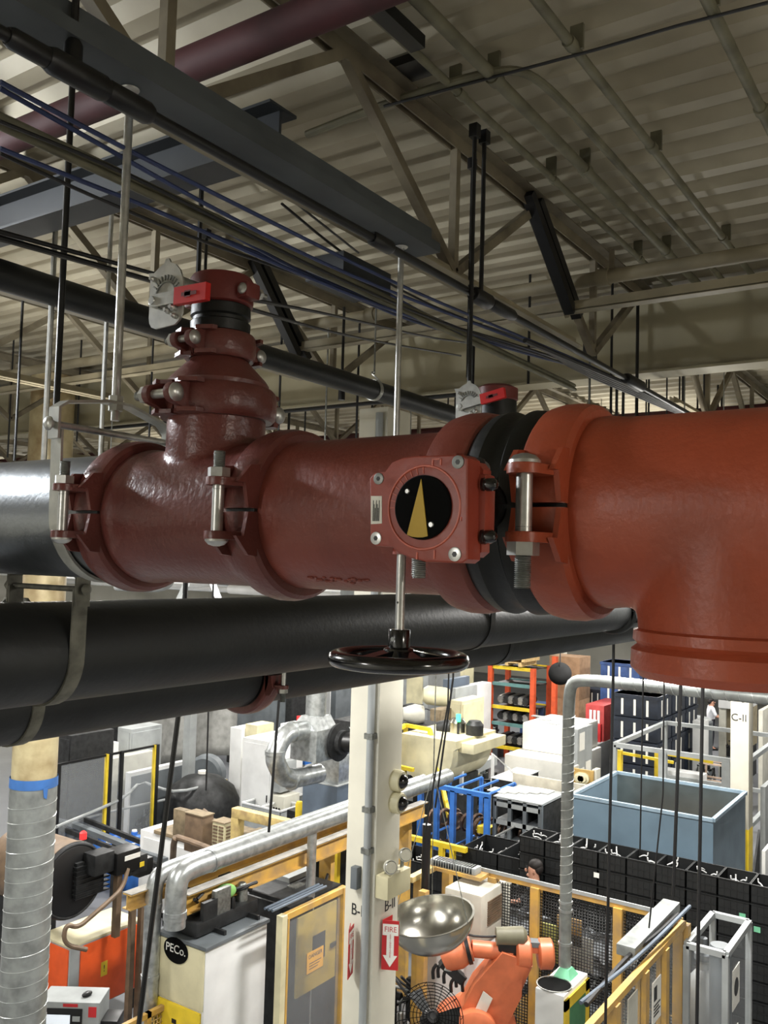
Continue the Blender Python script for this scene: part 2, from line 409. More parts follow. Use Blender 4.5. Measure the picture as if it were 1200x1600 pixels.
for k in range(-1, 11): joist(JY0+k*JS, GX+.15, 16.3, GX+.7, 'beige roof joist beyond the deep girder, %s counted from the right' % ['second','third','fourth','fifth','sixth','seventh','eighth','ninth','tenth','eleventh','twelfth','thirteenth','fourteenth'][k+1], True)
for k in range(0, 12): joist(JY0+k*JS*1.5, 16.6, 27.5, 17.2, 'beige roof joist in the farthest bay, %s counted from the right' % (['first']+['second','third','fourth','fifth','sixth','seventh','eighth','ninth','tenth','eleventh','twelfth','thirteenth','fourteenth'])[k], True)
# black double struts at the last panel of the near joists
for k, (a, b) in enumerate((((822, 310), (888, 492)), ((395, 410), (466, 560)))):
    Y = JY0+k*JS; p = PY(a[0], a[1], Y); q = PY(b[0], b[1], Y)
    t = T('joist_strut', ('black double steel strut hanging from the nearest joist, upper right' if k == 0 else 'black double steel strut behind the round valve tower'), 'strut', q)
    for s in (-1, 1): G().bar(p+V((s*.045, -.03, 0)), q+V((s*.045, -.03, 0)), .045, .05, up=(0, 1, 0)).done('strut_angle', BLK, t)
    G().bar(p, q, .05, .02, up=(0, 1, 0)).done('filler_plate', BEIGED, t)
# bridging angle along Y and round beige pipe below the deck
q = PY(885, 489, JY0)
g = G(); g.box(q.x-.03, q.x+.03, YW+.3, 14, q.z-.004, q.z+.004); g.box(q.x-.03, q.x-.024, YW+.3, 14, q.z, q.z+.045)
tag(g.done('bridging_angle', BEIGE), 'long beige angle bracing the joist bottoms in front of the girder', 'brace')
p = PX(1200, 392, 4.1)
t = T('painted_pipe', 'round beige painted pipe running under the roof deck in front of the girder', 'pipe', (p.x, 1.5, p.z))
G().cyl((p.x, YW+.3, p.z), (p.x, 14, p.z), .034, 20).done('pipe_run', BEIGE, t)
for px, py in ((943, 435), (580, 515), (300, 560)):
    y = PX(px, py, p.x).y
    G().lathe([(-.03, .043), (.03, .043)], (p.x, y, p.z), (0, 1, 0), 20).done('pipe_coupling', BEIGE, t)
    G().box(p.x-.012, p.x+.012, y-.05, y-.03, p.z, p.z+.13).done('hanger_strap', BEIGED, t)
# ================================================================ THE RED PIPE ASSEMBLY
AX, AZ, PR = 1.30, 6.088, .1365       # pipe axis runs along Y at X=AX, Z=AZ
def bolt(parent, c, d, flip, L, r, below=.03, nutmat=ZINC):
    """track bolt: domed head on one end, nut and thread tail on the other; c = centre, d = axis"""
    d = V(d).normalized() * (-1 if flip else 1); c = V(c); top = c + d*L/2
    b = tag(G().cyl(c-d*L/2, top, r*.95, 16).done('bolt_shank', nutmat, parent))
    G().lathe([(0, r*1.9), (r*.35, r*1.85), (r*.9, r*1.3), (r*1.15, r*.5)], top, d, 24).done('bolt_head', nutmat, b)
    G().lathe([(0, r*1.85), (r*1.5, r*1.85)], c-d*(L/2), -d, 6).done('hex_nut', nutmat, b, ang=20)
    prof = []; h = 0
    while h < below: prof += [(h, r), (h+.0012, r*.82), (h+.0024, r)]; h += .0026
    G().lathe(prof, c-d*(L/2+r*1.5), -d, 14).done('thread_end', ZINCD, b, ang=60)
    G().lathe([(h, r*.96) for h in (0, .001)], c-d*(L/2-.02), d, 14).done('thread_run', ZINCD, b)
    return b
def coupling(c, axis, ear, R_, hw, m, name, label, lug=.046, br=.0105, flip=True, rin=None, boltoff=None, tail=.032, scale=1.0):
    """two-segment grooved coupling; ear = direction of the near bolt pad"""
    c = V(c); A = V(axis).normalized(); E = V(ear).normalized(); B = A.cross(E)     # B = bolt axis
    if B.z < -.5: B = -B
    rin = rin or R_*.82
    t = T(name, label, 'pipe coupling', c-V((0, 0, R_)))
    M = Matrix(((E.x, A.x, B.x, c.x), (E.y, A.y, B.y, c.y), (E.z, A.z, B.z, c.z), (0, 0, 0, 1)))
    for s in (1, -1):
        g = G(); n = 30; a0 = .02
        prof = [(-hw, rin), (-hw, R_*.93), (-hw*.82, R_*.975), (-hw*.3, R_), (hw*.3, R_), (hw*.82, R_*.975), (hw, R_*.93), (hw, rin)]
        rings = []; vs = []
        for i in range(n+1):
            th = a0 + (math.pi-2*a0)*i/n; ring = []
            for y, r in prof: ring.append(g.b.verts.new((r*math.cos(th), y, s*r*math.sin(th))))
            rings.append(ring); vs += ring
        for a, b in zip(rings, rings[1:]):
            for k in range(len(prof)): k2 = (k+1) % len(prof); g.b.faces.new((a[k], a[k2], b[k2], b[k]))
        g.b.faces.new(rings[0][::-1]); g.b.faces.new(rings[-1])
        bmesh.ops.transform(g.b, matrix=M, verts=vs)
        bo = boltoff or R_ + br*2.8
        for e in (1, -1):
            # bolt lug: rounded tongue plus two side webs
            lugM = M @ Matrix.Translation((0, 0, s*lug - (.007 if s > 0 else .007)*scale))
            x0 = e*(R_*.86); x1 = e*(bo)
            rr = br*2.05; pts = [(x0, -hw*.98), (x1, -rr), ]
            arc = [(x1+e*rr*math.cos(t_), rr*math.sin(t_)) for t_ in [(-math.pi/2 + math.pi*k/8) for k in range(9)]]
            poly = [(x0, -hw*.98)] + arc + [(x0, hw*.98)]
            g.prism(poly, lugM, .014*scale, bev=.002)
            for y in (-1, 1):
                pl = [(e*R_*.84, s*lug), (e*(bo-br*1.0), s*lug), (e*(R_*.98), s*(lug+.032*scale)), (e*R_*.84, s*(lug+.034*scale))]
                Mw = M @ Matrix(((1, 0, 0, 0), (0, 0, 1, y*hw*.9-.004), (0, 1, 0, 0), (0, 0, 0, 1)))
                g.prism(pl, Mw, .008)
                pl2 = [(e*R_*.84, s*.004), (e*R_*1.0, s*.004), (e*(R_+br*.9), s*lug), (e*R_*.84, s*lug)]
                g.prism(pl2, Mw, .008)
        g.done('housing_half', m, t)
    for e in (1, -1):
        bolt(t, c+E*e*(boltoff or R_+br*2.8), B, flip, 2*lug+.014*scale, br, tail)
    G().lathe([(-hw*.98, R_*.9), (hw*.98, R_*.9)], c, A, 40).done('gasket', RUBBER, t)
    return t
def fitting(name, label, cat, m, build, voxel=.005, it=4):
    g = G(); build(g); o = g.done(name, m); tag(o, label, cat)
    r = o.modifiers.new('union', 'REMESH'); r.mode = 'VOXEL'; r.voxel_size = voxel; r.use_smooth_shade = True
    s = o.modifiers.new('soften', 'SMOOTH'); s.iterations = it; s.factor = .6
    return o
Y1, Y2, Y3, Y4 = 1.51, 1.09, .685, .519       # coupling centres
TY = 1.30                                      # branch tower
# left black pipe
tag(G().cyl((AX, Y1+.005, AZ), (AX, 7.5, AZ), PR, 72).done('steel_pipe', LEFTPIPE), 'dark steel pipe with a bright glare leaving the left edge beyond the brownish red tee', 'pipe')
# left tee
def b(g):
    g.cyl((AX, Y2+.006, AZ), (AX, Y1-.006, AZ), PR*1.005, 80)
    g.lathe([(0, .098), (.11, .099), (.16, .099), (.235, .098)], (AX, TY, AZ), (0, 0, 1), 64)
    for y, s in ((Y2+.036, 1), (Y1-.036, -1)): g.lathe([(0, PR*1.02), (.012*s, PR*1.045), (.03*s, PR*1.01)], (AX, y, AZ), (0, 1, 0), 80)
fitting('pipe_tee', 'brownish red cast tee at left carrying the round valve tower', 'pipe fitting', REDDIM, b, it=14)
coupling((AX, Y1, AZ), (0, 1, 0), (-1, 0, 0), .161, .034, REDDIM, 'grooved_coupling', 'leftmost brownish red bolted coupling joining the dark pipe to the tee', flip=True, tail=.026, boltoff=.20)
coupling((AX, Y2, AZ), (0, 1, 0), (-1, 0, 0), .161, .034, MIDRED if False else REDDIM, 'grooved_coupling', 'brownish red bolted coupling right of the valve tower, nut on top of its bolt', flip=True, tail=.026, boltoff=.20)
g = G(); g.cyl((AX, Y3+.004, AZ), (AX, Y2-.004, AZ), PR, 80)
sp = tag(g.done('pipe_spool', MIDRED), 'short plain red pipe length behind the gearbox with blistered paint below', 'pipe')
g = G(); rnd = random.Random(3)
for i in range(26): 
    y = .86+rnd.random()*.13; a = R(-62+rnd.random()*6); g.ball((AX-PR*math.cos(a), y, AZ+PR*math.sin(a)), .0025+rnd.random()*.002, (1, 1.5, .8), 8)
g.done('paint_blisters', MIDRED, sp)
coupling((AX, Y3, AZ), (0, 1, 0), (-1, 0, 0), .163, .036, MIDRED, 'grooved_coupling', 'red bolted coupling partly hidden behind the gearbox', flip=False, boltoff=.20)
coupling((AX, Y4, AZ), (0, 1, 0), (-1, 0, 0), .165, .037, REDWARM, 'grooved_coupling', 'bright orange-red bolted coupling between black valve and large right tee', flip=False, tail=.042, lug=.046, br=.0118, boltoff=.203)
# right tee with branch pointing down
BY_ = .288
def b(g):
    g.cyl((AX, -.05, AZ), (AX, Y4-.006, AZ), PR*1.03, 90)
    g.lathe([(0, PR*1.0), (.200, PR*.985), (.205, PR*1.0)], (AX, BY_, AZ), (0, 0, -1), 72)
    g.lathe([(0, PR*1.03), (-.012, PR*1.075), (-.03, PR*1.04)], (AX, Y4-.036, AZ), (0, 1, 0), 80)
    RIM = ([(.165, PR*.97), (.169, PR*1.03), (.182, PR*1.035), (.188, PR*.99), (.195, PR*1.05), (.22, PR*1.055), (.232, PR*.97)])
fitting('pipe_tee', 'large orange-red cast tee at the right edge with its branch pointing down', 'pipe fitting', REDWARM, b, it=45)
tee = bpy.data.objects['pipe_tee.001']
G().lathe([(.165, PR*.97), (.169, PR*1.03), (.182, PR*1.035), (.188, PR*.99), (.195, PR*1.05), (.22, PR*1.055), (.232, PR*.97)], (AX, BY_, AZ), (0, 0, -1), 72).done('grooved_end', REDWARM, tee)
tag(G().cyl((AX, -.06, AZ), (AX, -1.6, AZ), PR, 64).done('steel_pipe', REDWARM), 'orange-red pipe continuing from the large right tee', 'pipe')

# ---------------------------------------------------------------- black butterfly valve and its gearbox
VY = (Y3+Y4)/2
t = T('butterfly_valve', 'black butterfly valve body between the two couplings, gear operated', 'valve', (AX, VY, AZ-.17))
G().lathe([(-.075, PR), (-.052, PR), (-.05, .150), (-.038, .158), (-.02, .160), (-.014, .152), (.0, .150), (.010, .152), (.02, .160), (.036, .158), (.05, .149), (.052, PR), (.075, PR)], (AX, VY, AZ), (0, 1, 0), 96).done('body', RUBBER, t)
g = G(); g.cyl((AX-.13, VY, AZ), (AX-.262, VY, AZ), .036, 32); g.box(AX-.272, AX-.258, VY-.055, VY+.055, AZ-.055, AZ+.055, bev=.006)
for s in (-1, 1): g.box(AX-.26, AX-.13, VY-.006, VY+.006, AZ+s*.03-.012, AZ+s*.03+.012)
g.done('stem_neck', RUBBER, t)
for dy, dz in ((.042, .042), (-.042, .042), (.042, -.042), (-.042, -.042)):
    bb = bolt(t, (AX-.262, VY+dy, AZ+dz), (1, 0, 0), False, .03, .006, .012)
# gearbox
FX = AX-.324                                   # front face plane
GC = PX(662, 793, FX)                          # dial centre
def uz(px, py, dx=0): p = PX(px, py, FX+dx); return (-(p.y-GC.y), p.z-GC.z)
GM = facing((FX, GC.y, GC.z), NEGX)            # local x = image right, y = up, z = towards the camera
t = T('gearbox', 'red gear operator box with black dial and yellow pointer', 'gear operator', (FX+.03, GC.y, GC.z-.07))
outline = [(577, 747), (584, 739), (600, 737), (612, 722), (628, 715), (648, 712), (722, 710), (730, 716), (730, 874), (722, 880), (664, 878), (640, 872), (622, 864), (612, 855), (586, 853), (578, 846)]
poly = [uz(*p) for p in outline]
g = G(); g.prism(poly[::-1], GM @ Matrix.Translation((0, 0, -.034)), .034, bev=.004); gb = g.done('cover_plate', GEARRED, t)
g = G(); s_ = [(-.060, -.045), (-.045, -.060), (.058, -.062), (.0665, -.055), (.0665, .050), (.058, .060), (-.03, .060), (-.058, .042)]
g.prism(s_, GM @ Matrix.Translation((0, 0, -.056)), .022, bev=.0); 
g.box(FX+.03, FX+.06, GC.y-.073, GC.y-.03, GC.z-.045, GC.z+.045, bev=.007)
g.done('housing', GEARRED, t)
# raised rim, tick marks, corner rim lines
g = G(); g.torus(GM @ V((0, 0, .0005)), GM.to_3x3() @ V((0, 0, 1)), .0535, .0016, 72, 6)
for k in range(9):
    a = R(92+k*11); g.box(-.0006, .0006, -.004, .004, 0, .0012, M=GM @ Matrix.Translation((.0478*math.cos(a), .0478*math.sin(a), 0)) @ Matrix.Rotation(a-math.pi/2, 4, 'Z'))
for (x_, y_, w_, h_) in ((.012, .058, .002, .009), (.018, .0615, .012, .002), (.024, .058, .002, .009), (-.008, -.062, .002, .009), (.018, -.06, .002, .011), (.055, -.015, .002, .005)):
    g.box(x_-w_/2, x_+w_/2, y_-h_/2, y_+h_/2, 0, .0014, M=GM)
g.done('cast_markings', mat('worn_red_paint', (196, 92, 66), .35), gb)
d = G(); d.lathe([(0, .0415), (.004, .0415), (.0052, .040)], GM @ V((0, 0, 0)), (-1, 0, 0), 72); dial = d.done('dial', MATTBLK, t)
pp = [uz(662, 749), uz(640, 836), uz(648, 839), uz(656, 840), uz(664, 840), uz(672, 838)]
G().prism(pp, GM @ Matrix.Translation((0, 0, .0053)), .0012).done('yellow_pointer', YELDIAL, dial)
for px, py, r in ((640, 768, .0034), (677, 820, .0038)):
    u, z = uz(px, py); G().lathe([(.0052, r), (.0068, r*.8)], GM @ V((u, z, 0)), (-1, 0, 0), 16).done('dial_screw', ZINC, dial)
for px, py, r, mm in ((592, 748, .0078, ZINCD), (716, 722, .0085, ZINCD), (588, 841, .0085, ZINC), (711, 866, .009, ZINC)):
    u, z = uz(px, py)
    s1 = G().lathe([(-.001, r), (.0012, r), (.0016, r*.85)], GM @ V((u, z, 0)), (-1, 0, 0), 28).done('socket_screw', mm, t)
    G().lathe([(.0016, r*.42), (.0019, r*.40)], GM @ V((u, z, 0)), (-1, 0, 0), 6).done('socket', BLK, s1)
c = [uz(580, 775), uz(597, 775), uz(597, 818), uz(580, 819)]
lb = G().prism([c[3], c[2], c[1], c[0]], GM, .0008).done('rating_plate', PAPER, t)
g = G()
for k in range(7): g.box(c[0][0]+.004, c[0][0]+.004+.001, c[3][1]+.004, c[0][1]-.006-(k % 3)*.005, 0, .0011, M=GM @ Matrix.Translation((k*.0016, 0, 0)))
g.done('printed_lines', INK, lb)
# black cap bolts on the right side of the box
for py in (757, 838):
    z = PX(748, py, FX+.03).z; y = GC.y-.0665
    G().lathe([(0, .010), (.004, .010), (.0045, .0085), (.014, .0085), (.018, .006), (.020, .003)], (FX+.036, y, z), (0, -1, 0), 20).done('stop_bolt', GLOSSBLK, t)
# threaded stud below
p = PX(655, 878, FX+.02); prof = []; h = 0
while h < .022: prof += [(h, .0092), (h+.0012, .0078), (h+.0024, .0092)]; h += .0026
G().lathe(prof, (p.x, p.y, p.z+.002), (0, 0, -1), 20).done('stop_stud', ZINCD, t, ang=60)
# input shaft and handwheel
hp = PX(623, 1030, FX+.028); hx, hy, hz = hp.x, hp.y, hp.z
G().cyl((hx, hy, hz+.03), (hx, hy, GC.z-.04), .0062, 20).done('input_shaft', ZINC, t)
G().cyl((hx, hy, GC.z-.06), (hx, hy, GC.z-.045), .012, 20).done('shaft_collar', GEARRED, t)
G().cyl((hx-.0064, hy+.0, hz+.075), (hx-.0060, hy, hz+.075), .0016, 8).done('pin_hole', BLK, t)
t = T('handwheel', 'glossy black handwheel lying flat below the gearbox', 'handwheel', (hx, hy, hz-.012))
G().torus((hx, hy, hz), (0, 0, 1), .0835, .0105, 96, 16).done('rim', GLOSSBLK, t, ang=180)
g = G(); g.lathe([(-.004, .012), (0, .024), (.012, .020), (.014, .0145), (.036, .0145), (.0375, .0135)], (hx, hy, hz+.002), (0, 0, 1), 32); hub = g.done('hub', GLOSSBLK, t)
G().lathe([(0, .0032), (.0006, .0030)], (hx-.0145, hy+.001, hz+.027), (-1, 0, 0), 12).done('set_screw', ZINCD, hub)
for k in range(5):
    a = R(20+72*k); dd = V((math.cos(a), math.sin(a), 0)); q = V((hx, hy, hz))
    gg = G(); gg.bar(q+dd*.016+V((0, 0, .010)), q+dd*.079+V((0, 0, -.001)), .021, .005); gg.bar(q+dd*.018+V((0, 0, .006)), q+dd*.078+V((0, 0, -.005)), .006, .010)
    gg.done('spoke', GLOSSBLK, t)

# ---------------------------------------------------------------- round valve tower on the left tee
def plate_operator(t, P, scale, flipx, tagm=TAGRED, lever_to=None, yaw=0):
    """notched throttle plate with lever; P = plate centre, plate faces -X"""
    M = facing(P, NEGX) @ Matrix.Diagonal((scale, scale, scale, 1))
    pl = [(-.044, -.040), (-.042, -.050), (-.036, -.058), (-.026, -.062), (.026, -.060), (.038, -.052), (.044, -.040), (.045, .0), (.042, .022), (.034, .040), (.022, .052), (.008, .058), (.004, .066), (-.004, .066), (-.008, .058), (-.022, .052), (-.034, .044), (-.050, .046), (-.044, .032)]
    a = G().prism(pl, M, .004).done('throttle_plate', ZINC, t)
    g = G()
    for k in range(10):
        an = R(30+k*13); g.box(-.0012, .0012, -.005, .005, .004, .007, M=M @ Matrix.Translation((.034*math.cos(an), -.004+.034*math.sin(an), 0)) @ Matrix.Rotation(an-math.pi/2, 4, 'Z'))
    g.torus(M @ V((0, -.004, .005)), (-1, 0, 0), .026*scale, .0018*scale, 40, 6)
    g.done('notches', ZINCD, a)
    u = M.to_3x3() @ V((0, 0, 1))
    for (x, y, r) in ((-.024, -.012, .013), (.03, -.046, .005), (-.03, .03, .005), (.012, -.034, .006), (.026, -.03, .007)):
        b_ = G(); b_.lathe([(0, r*scale), (.008*scale, r*scale), (.010*scale, r*.7*scale), (.014*scale, r*.55*scale)], M @ V((x, y, .004)), u, 20); b_.done('boss', ZINC, a)
    lv = G(); L0 = V((-.030, -.012)); L1 = V((.052, .0)) if lever_to is None else V(lever_to)
    dd = (L1-L0).normalized(); nn = V((-dd.y, dd.x))
    def strip(a0, a1, w_, z0, z1, gg): gg.prism([tuple(a0-nn*w_), tuple(a1-nn*w_), tuple(a1+nn*w_), tuple(a0+nn*w_)], M @ Matrix.Translation((0, 0, z0)), z1-z0, bev=0)
    strip(L0, L1, .0115, .012, .016, lv); l = lv.done('lever', ZINC, t)
    g2 = G(); L2 = L1+dd*.072; strip(L1-dd*.008, L2, .0155, .008, .020, g2); gr = g2.done('red_grip', tagm, l)
    g3 = G(); strip(L1+dd*.012, L1+dd*.05, .0035, .0205, .0208, g3); strip(L1+dd*.02, L1+dd*.035, .006, .0205, .0208, g3); g3.done('embossed_mark', mat('dark_red_print', (110, 16, 18), .5), gr)
    return a
def ztw(py): return 6 + (876-py)/775.0
t = T('branch_reducer', 'brownish red conical reducer in the valve tower', 'pipe fitting', (AX, TY, ztw(640)))
zr = ztw(611)
G().lathe([(-.05, .097), (0, .101), (.012, .103), (.022, .096), (.062, .058), (.075, .056), (.11, .056)], (AX, TY, zr), (0, 0, 1), 72).done('cone', REDDIM, t)
coupling((AX, TY, ztw(634)), (0, 0, 1), (-1, 0, 0), .120, .032, REDDIM, 'grooved_coupling', 'lower wide bolted coupling of the round valve tower on the left tee', lug=.030, br=.0095, flip=False, tail=.016)
coupling((AX, TY, ztw(543)), (0, 0, 1), (-1, 0, 0), .074, .026, REDDIM, 'grooved_coupling', 'upper small bolted coupling of the round valve tower under the black body', lug=.020, br=.0075, flip=False, tail=.012)
t = T('throttle_valve', 'small lever valve topping the left tower, black body under a round red cap', 'valve', (AX, TY, ztw(520)))
zb_, zt_ = ztw(520), ztw(468); hh = zt_-zb_
G().lathe([(0, .060), (hh*.3, .061), (hh*.35, .056), (hh*.45, .056), (hh*.5, .061), (hh*.8, .060), (hh*.85, .055), (hh, .055)], (AX, TY, zb_), (0, 0, 1), 48).done('body', RUBBER, t)
z1 = ztw(478); z2 = ztw(428)
cp = G().lathe([(0, .055), (.004, .0645), (z2-z1-.012, .0655), (z2-z1-.003, .060), (z2-z1, .048)], (AX, TY, z1), (0, 0, 1), 56); 
for e in (1, -1): cp.box(AX-.02, AX+.02, TY+e*.055-.012*e, TY+e*.088, z1+.008, z1+.04, bev=.005)
cp.done('red_cap', CAPRED, t)
for e in (1, -1): bolt(t, (AX, TY+e*.078, z1+.024), (1, 0, 0), True, .044, .006, .014)
G().cyl((AX-.05, TY, ztw(462)), (AX-.125, TY, ztw(462)), .014, 20).done('operator_neck', ZINCD, t)
Pp = PX(262, 460, AX-.125); plate_operator(t, (Pp.x, Pp.y, Pp.z), 1.06, 1, lever_to=(.046, -.014))
# second small valve behind the main pipe
sx, sy = PD(776, 640, 2.74).xy; sz = lambda py: 6+(887-py)/1400*2.74
t = T('throttle_valve', 'small lever valve standing behind the main pipe, red grip to the right', 'valve', (sx, sy, sz(700)))
G().lathe([(0, .06), (.04, .062), (.045, .055), (.06, .055), (.065, .062), (sz(622)-sz(690), .06)], (sx, sy, sz(690)), (0, 0, 1), 40).done('body', RUBBER, t)
G().lathe([(0, .058), (.006, .064), (.04, .064), (.05, .045)], (sx, sy, sz(629)), (0, 0, 1), 40).done('red_cap', CAPRED, t)
G().cyl((sx-.05, sy, sz(632)), (sx-.125, sy, sz(632)), .013, 20).done('operator_neck', ZINCD, t)
Pp = PX(733, 629, sx-.125); plate_operator(t, (Pp.x, Pp.y, Pp.z), .98, 1, lever_to=(.056, .004))
tag(G().cyl((sx, sy, 6.2), (sx, sy, sz(688)), .058, 32).done('riser_pipe', REDDIM), 'short red riser carrying the small valve behind the main pipe', 'pipe')
tag(G().cyl((sx, sy-.25, 6.19), (sx, sy+.5, 6.19), .057, 32).done('header_pipe', REDDIM), 'short red header pipe hidden behind the main red pipe', 'pipe')

# ---------------------------------------------------------------- hangers of the left pipe
def strap_path(pts, w_, th, axis, name, m, parent):
    """flat strap following pts; width w_ along axis"""
    g = G()
    ax = V(axis).normalized()
    pts = [V(p) for p in pts]; n = len(pts); L = []
    for i, p in enumerate(pts):
        d = (pts[min(i+1, n-1)]-pts[max(i-1, 0)]).normalized(); nn = d.cross(ax).normalized(); L.append((p, nn))
    vs = [[g.b.verts.new(p+a*ax*w_/2+b_*nn*th/2) for a, b_ in ((-1, -1), (1, -1), (1, 1), (-1, 1))] for p, nn in L]
    for a, b_ in zip(vs, vs[1:]):
        for k in range(4): g.b.faces.new((a[k], a[(k+1) % 4], b_[(k+1) % 4], b_[k]))
    g.b.faces.new(vs[0][::-1]); g.b.faces.new(vs[-1])
    return g.done(name, m, parent, ang=50)
HY = 1.615
t = T('clevis_hanger', 'light zinc clevis hanger around the dark pipe at left', 'pipe hanger', (AX, HY, AZ-.16))
r = PR+.006; zh = AZ+.185
U = [(AX-r-.004, HY, zh-.01)] + [(AX-r*math.cos(R(a)), HY, AZ-r*math.sin(R(a))) for a in range(0, 181, 9)] + [(AX+r+.004, HY, zh-.01)]
strap_path(U, .034, .006, (0, 1, 0), 'lower_strap', STRAP, t)
yk = [(AX-r-.012, HY, zh-.03), (AX-r-.012, HY, zh+.035), (AX-r+.01, HY, zh+.05), (AX-.03, HY, zh+.068), (AX+.03, HY, zh+.068), (AX+r-.01, HY, zh+.04), (AX+r+.012, HY, zh+.02), (AX+r+.012, HY, zh-.03)]
strap_path(yk, .034, .006, (0, 1, 0), 'upper_yoke', STRAP, t)
bolt(t, (AX, HY, zh), (1, 0, 0), True, 2*r+.05, .008, .012)
for z in (zh+.072, zh+.052): G().lathe([(0, .017), (.013, .017)], (AX, HY, z), (0, 0, 1), 6).done('hex_nut', STRAP, t, ang=20)
tag(G().cyl((AX, HY, zh+.03), (AX, HY, 7.1), .0095, 16).done('hanger_rod', ZINC), 'thick bright zinc rod rising from the light clevis hanger', 'rod')
# ---------------------------------------------------------------- black pipes below
PAY, PAZ, PBY, PBZ = 2.12, 6-.262, 2.46, None
PBZ = PZ(0, 0, 1).z*0 + 6-.435
tag(G().cyl((-1.5, PAY, PAZ), (24, PAY, PAZ), .1365, 72).done('steel_pipe', BLKPIPE), 'big matt black pipe running under the red valve, upper of the two', 'pipe')
tag(G().cyl((-1.5, PBY, PBZ), (2.62, PBY, PBZ), .1365, 72).done('steel_pipe', BLKPIPE), 'matt black pipe just below and behind the upper black pipe, left part', 'pipe')
tag(G().cyl((2.72, PBY, PBZ), (24, PBY, PBZ), .1365, 64).done('steel_pipe', BLKPIPE), 'lower matt black pipe beyond the red coupling under the handwheel', 'pipe')
coupling((2.67, PBY, PBZ), (1, 0, 0), (0, -1, 0), .170, .04, REDDIM, 'grooved_coupling', 'red coupling on the lower black pipe just under the handwheel', flip=False)
def black_clevis(X, py_, pz_, label, m=DSTRAP, rod_top=7.1, band_only=False, w_=.045, lo=.1395):
    t = T('clevis_hanger', label, 'pipe hanger', (X, py_, pz_-.15)); r = lo
    if band_only:
        pts = [(X, py_-r*math.cos(R(a)), pz_-r*math.sin(R(a))) for a in range(-60, 241, 10)]
        strap_path(pts, w_, .005, (1, 0, 0), 'strap', m, t); return t
    zh = pz_+.175
    pts = [(X, py_-r-.002, zh)] + [(X, py_-r*math.cos(R(a)), pz_-r*math.sin(R(a))) for a in range(0, 181, 9)] + [(X, py_+r+.002, zh)]
    strap_path(pts, w_, .006, (1, 0, 0), 'lower_strap', m, t)
    yk = [(X, py_-r-.01, zh-.045), (X, py_-r-.01, zh+.03), (X, py_-.03, zh+.125), (X, py_+.03, zh+.125), (X, py_+r+.01, zh+.03), (X, py_+r+.01, zh-.045)]
    strap_path(yk, w_, .007, (1, 0, 0), 'upper_yoke', m, t)
    bolt(t, (X, py_, zh), (0, 1, 0), True, 2*r+.05, .008, .01, nutmat=DSTRAP)
    for z in (zh+.129, zh+.108): G().lathe([(0, .016), (.012, .016)], (X, py_, z), (0, 0, 1), 6).done('hex_nut', BLK, t, ang=20)
    G().cyl((X, py_, zh+.06), (X, py_, rod_top), .0088, 12).done('threaded_rod', BLK, t)
    return t
X0 = PY(125, 930, PAY-.14).x
black_clevis(X0, PAY, PAZ, 'grey clevis hanger on the upper black pipe at left, hung from a long black rod', rod_top=7.69)
X1 = PY(770, 985, PAY-.14).x
black_clevis(X1, PAY, PAZ, 'dark clevis strap on the upper black pipe behind the black valve', BLK)
X2 = PY(60, 1130, PBY-.14).x
black_clevis(X2, PBY, PBZ, 'grey strap around the lower black pipe at far left', w_=.04, rod_top=5.98)
X3 = PY(800, 1025, PBY-.14).x
black_clevis(X3, PBY, PBZ, 'dark strap around the lower black pipe under the orange-red coupling', BLK)
# coupling in black under the right tee
coupling((PY(958, 975, PAY).x, PAY, PAZ), (1, 0, 0), (0, -1, 0), .165, .04, BLKPIPE, 'grooved_coupling', 'black bolted coupling on the upper black pipe beside the right tee', flip=False)
# ================================================================ OVERHEAD STEEL, CONDUITS, RODS, CABLES
# strong-back I-beam along X under the joists
a = PZ(300, 164, 7.0); b_ = PZ(300, 206, 7.0); xe = PZ(672, 398, 7.0).x
t = T('support_beam', 'dark grey steel beam running diagonally under the near joist from the upper left', 'beam', (.8, (a.y+b_.y)/2, 7.0))
yl, yh = min(a.y, b_.y), max(a.y, b_.y); ym = (yl+yh)/2
G().box(-1.2, xe, yl, yh, 7.0, 7.03).done('bottom_flange', STRONG, t)
G().box(-1.2, xe, ym-.012, ym+.012, 7.03, 7.085).done('upper_rib', STRONG, t)
for px, py in ((203, 140), (627, 386)):
    q = PZ(px, py, 6.998); G().lathe([(0, .021), (.003, .019)], (q.x, q.y, q.z), (0, 0, -1), 24).done('rod_washer', ZINC, t)
q = PZ(627, 388, 6.995)
tag(G().cyl((q.x, q.y, 6.1), (q.x, q.y, 7.05), .0095, 14).done('hanger_rod', ZINC), 'bright zinc rod dropping from the beam end behind the red pipe spool', 'rod')
# cross beam along Y
t = T('cross_beam', 'dark grey I-beam crossing behind the support beam, ragged end at upper centre', 'beam', (1.85, 3.2, 7.1))
q = PZ(432, 240, 7.10); X_ = q.x
G().box(X_-.055, X_+.055, q.y, 9, 7.10, 7.108).done('bottom_flange', DARKGREY, t)
G().box(X_-.005, X_+.005, q.y-.01, 9, 7.108, 7.215).done('web', DARKGREY, t)
G().box(X_-.055, X_+.055, q.y-.02, 9, 7.215, 7.223).done('top_flange', DARKGREY, t)
# maroon sprinkler main along Y between the joist chords, and its distant twin
q = PZ(575, -12, 7.42); tag(G().cyl((q.x, YW+.3, q.z), (q.x, 14, q.z), .05, 28).done('sprinkler_pipe', PURPLE), 'thick maroon sprinkler main passing between joist webs, upper left', 'pipe')
q = PX(1200, 638, 8.2); tag(G().cyl((8.2, YW+.3, q.z), (8.2, 22, q.z), .045, 20).done('sprinkler_pipe', PURPLE), 'distant maroon sprinkler pipe just above the orange-red tee', 'pipe')
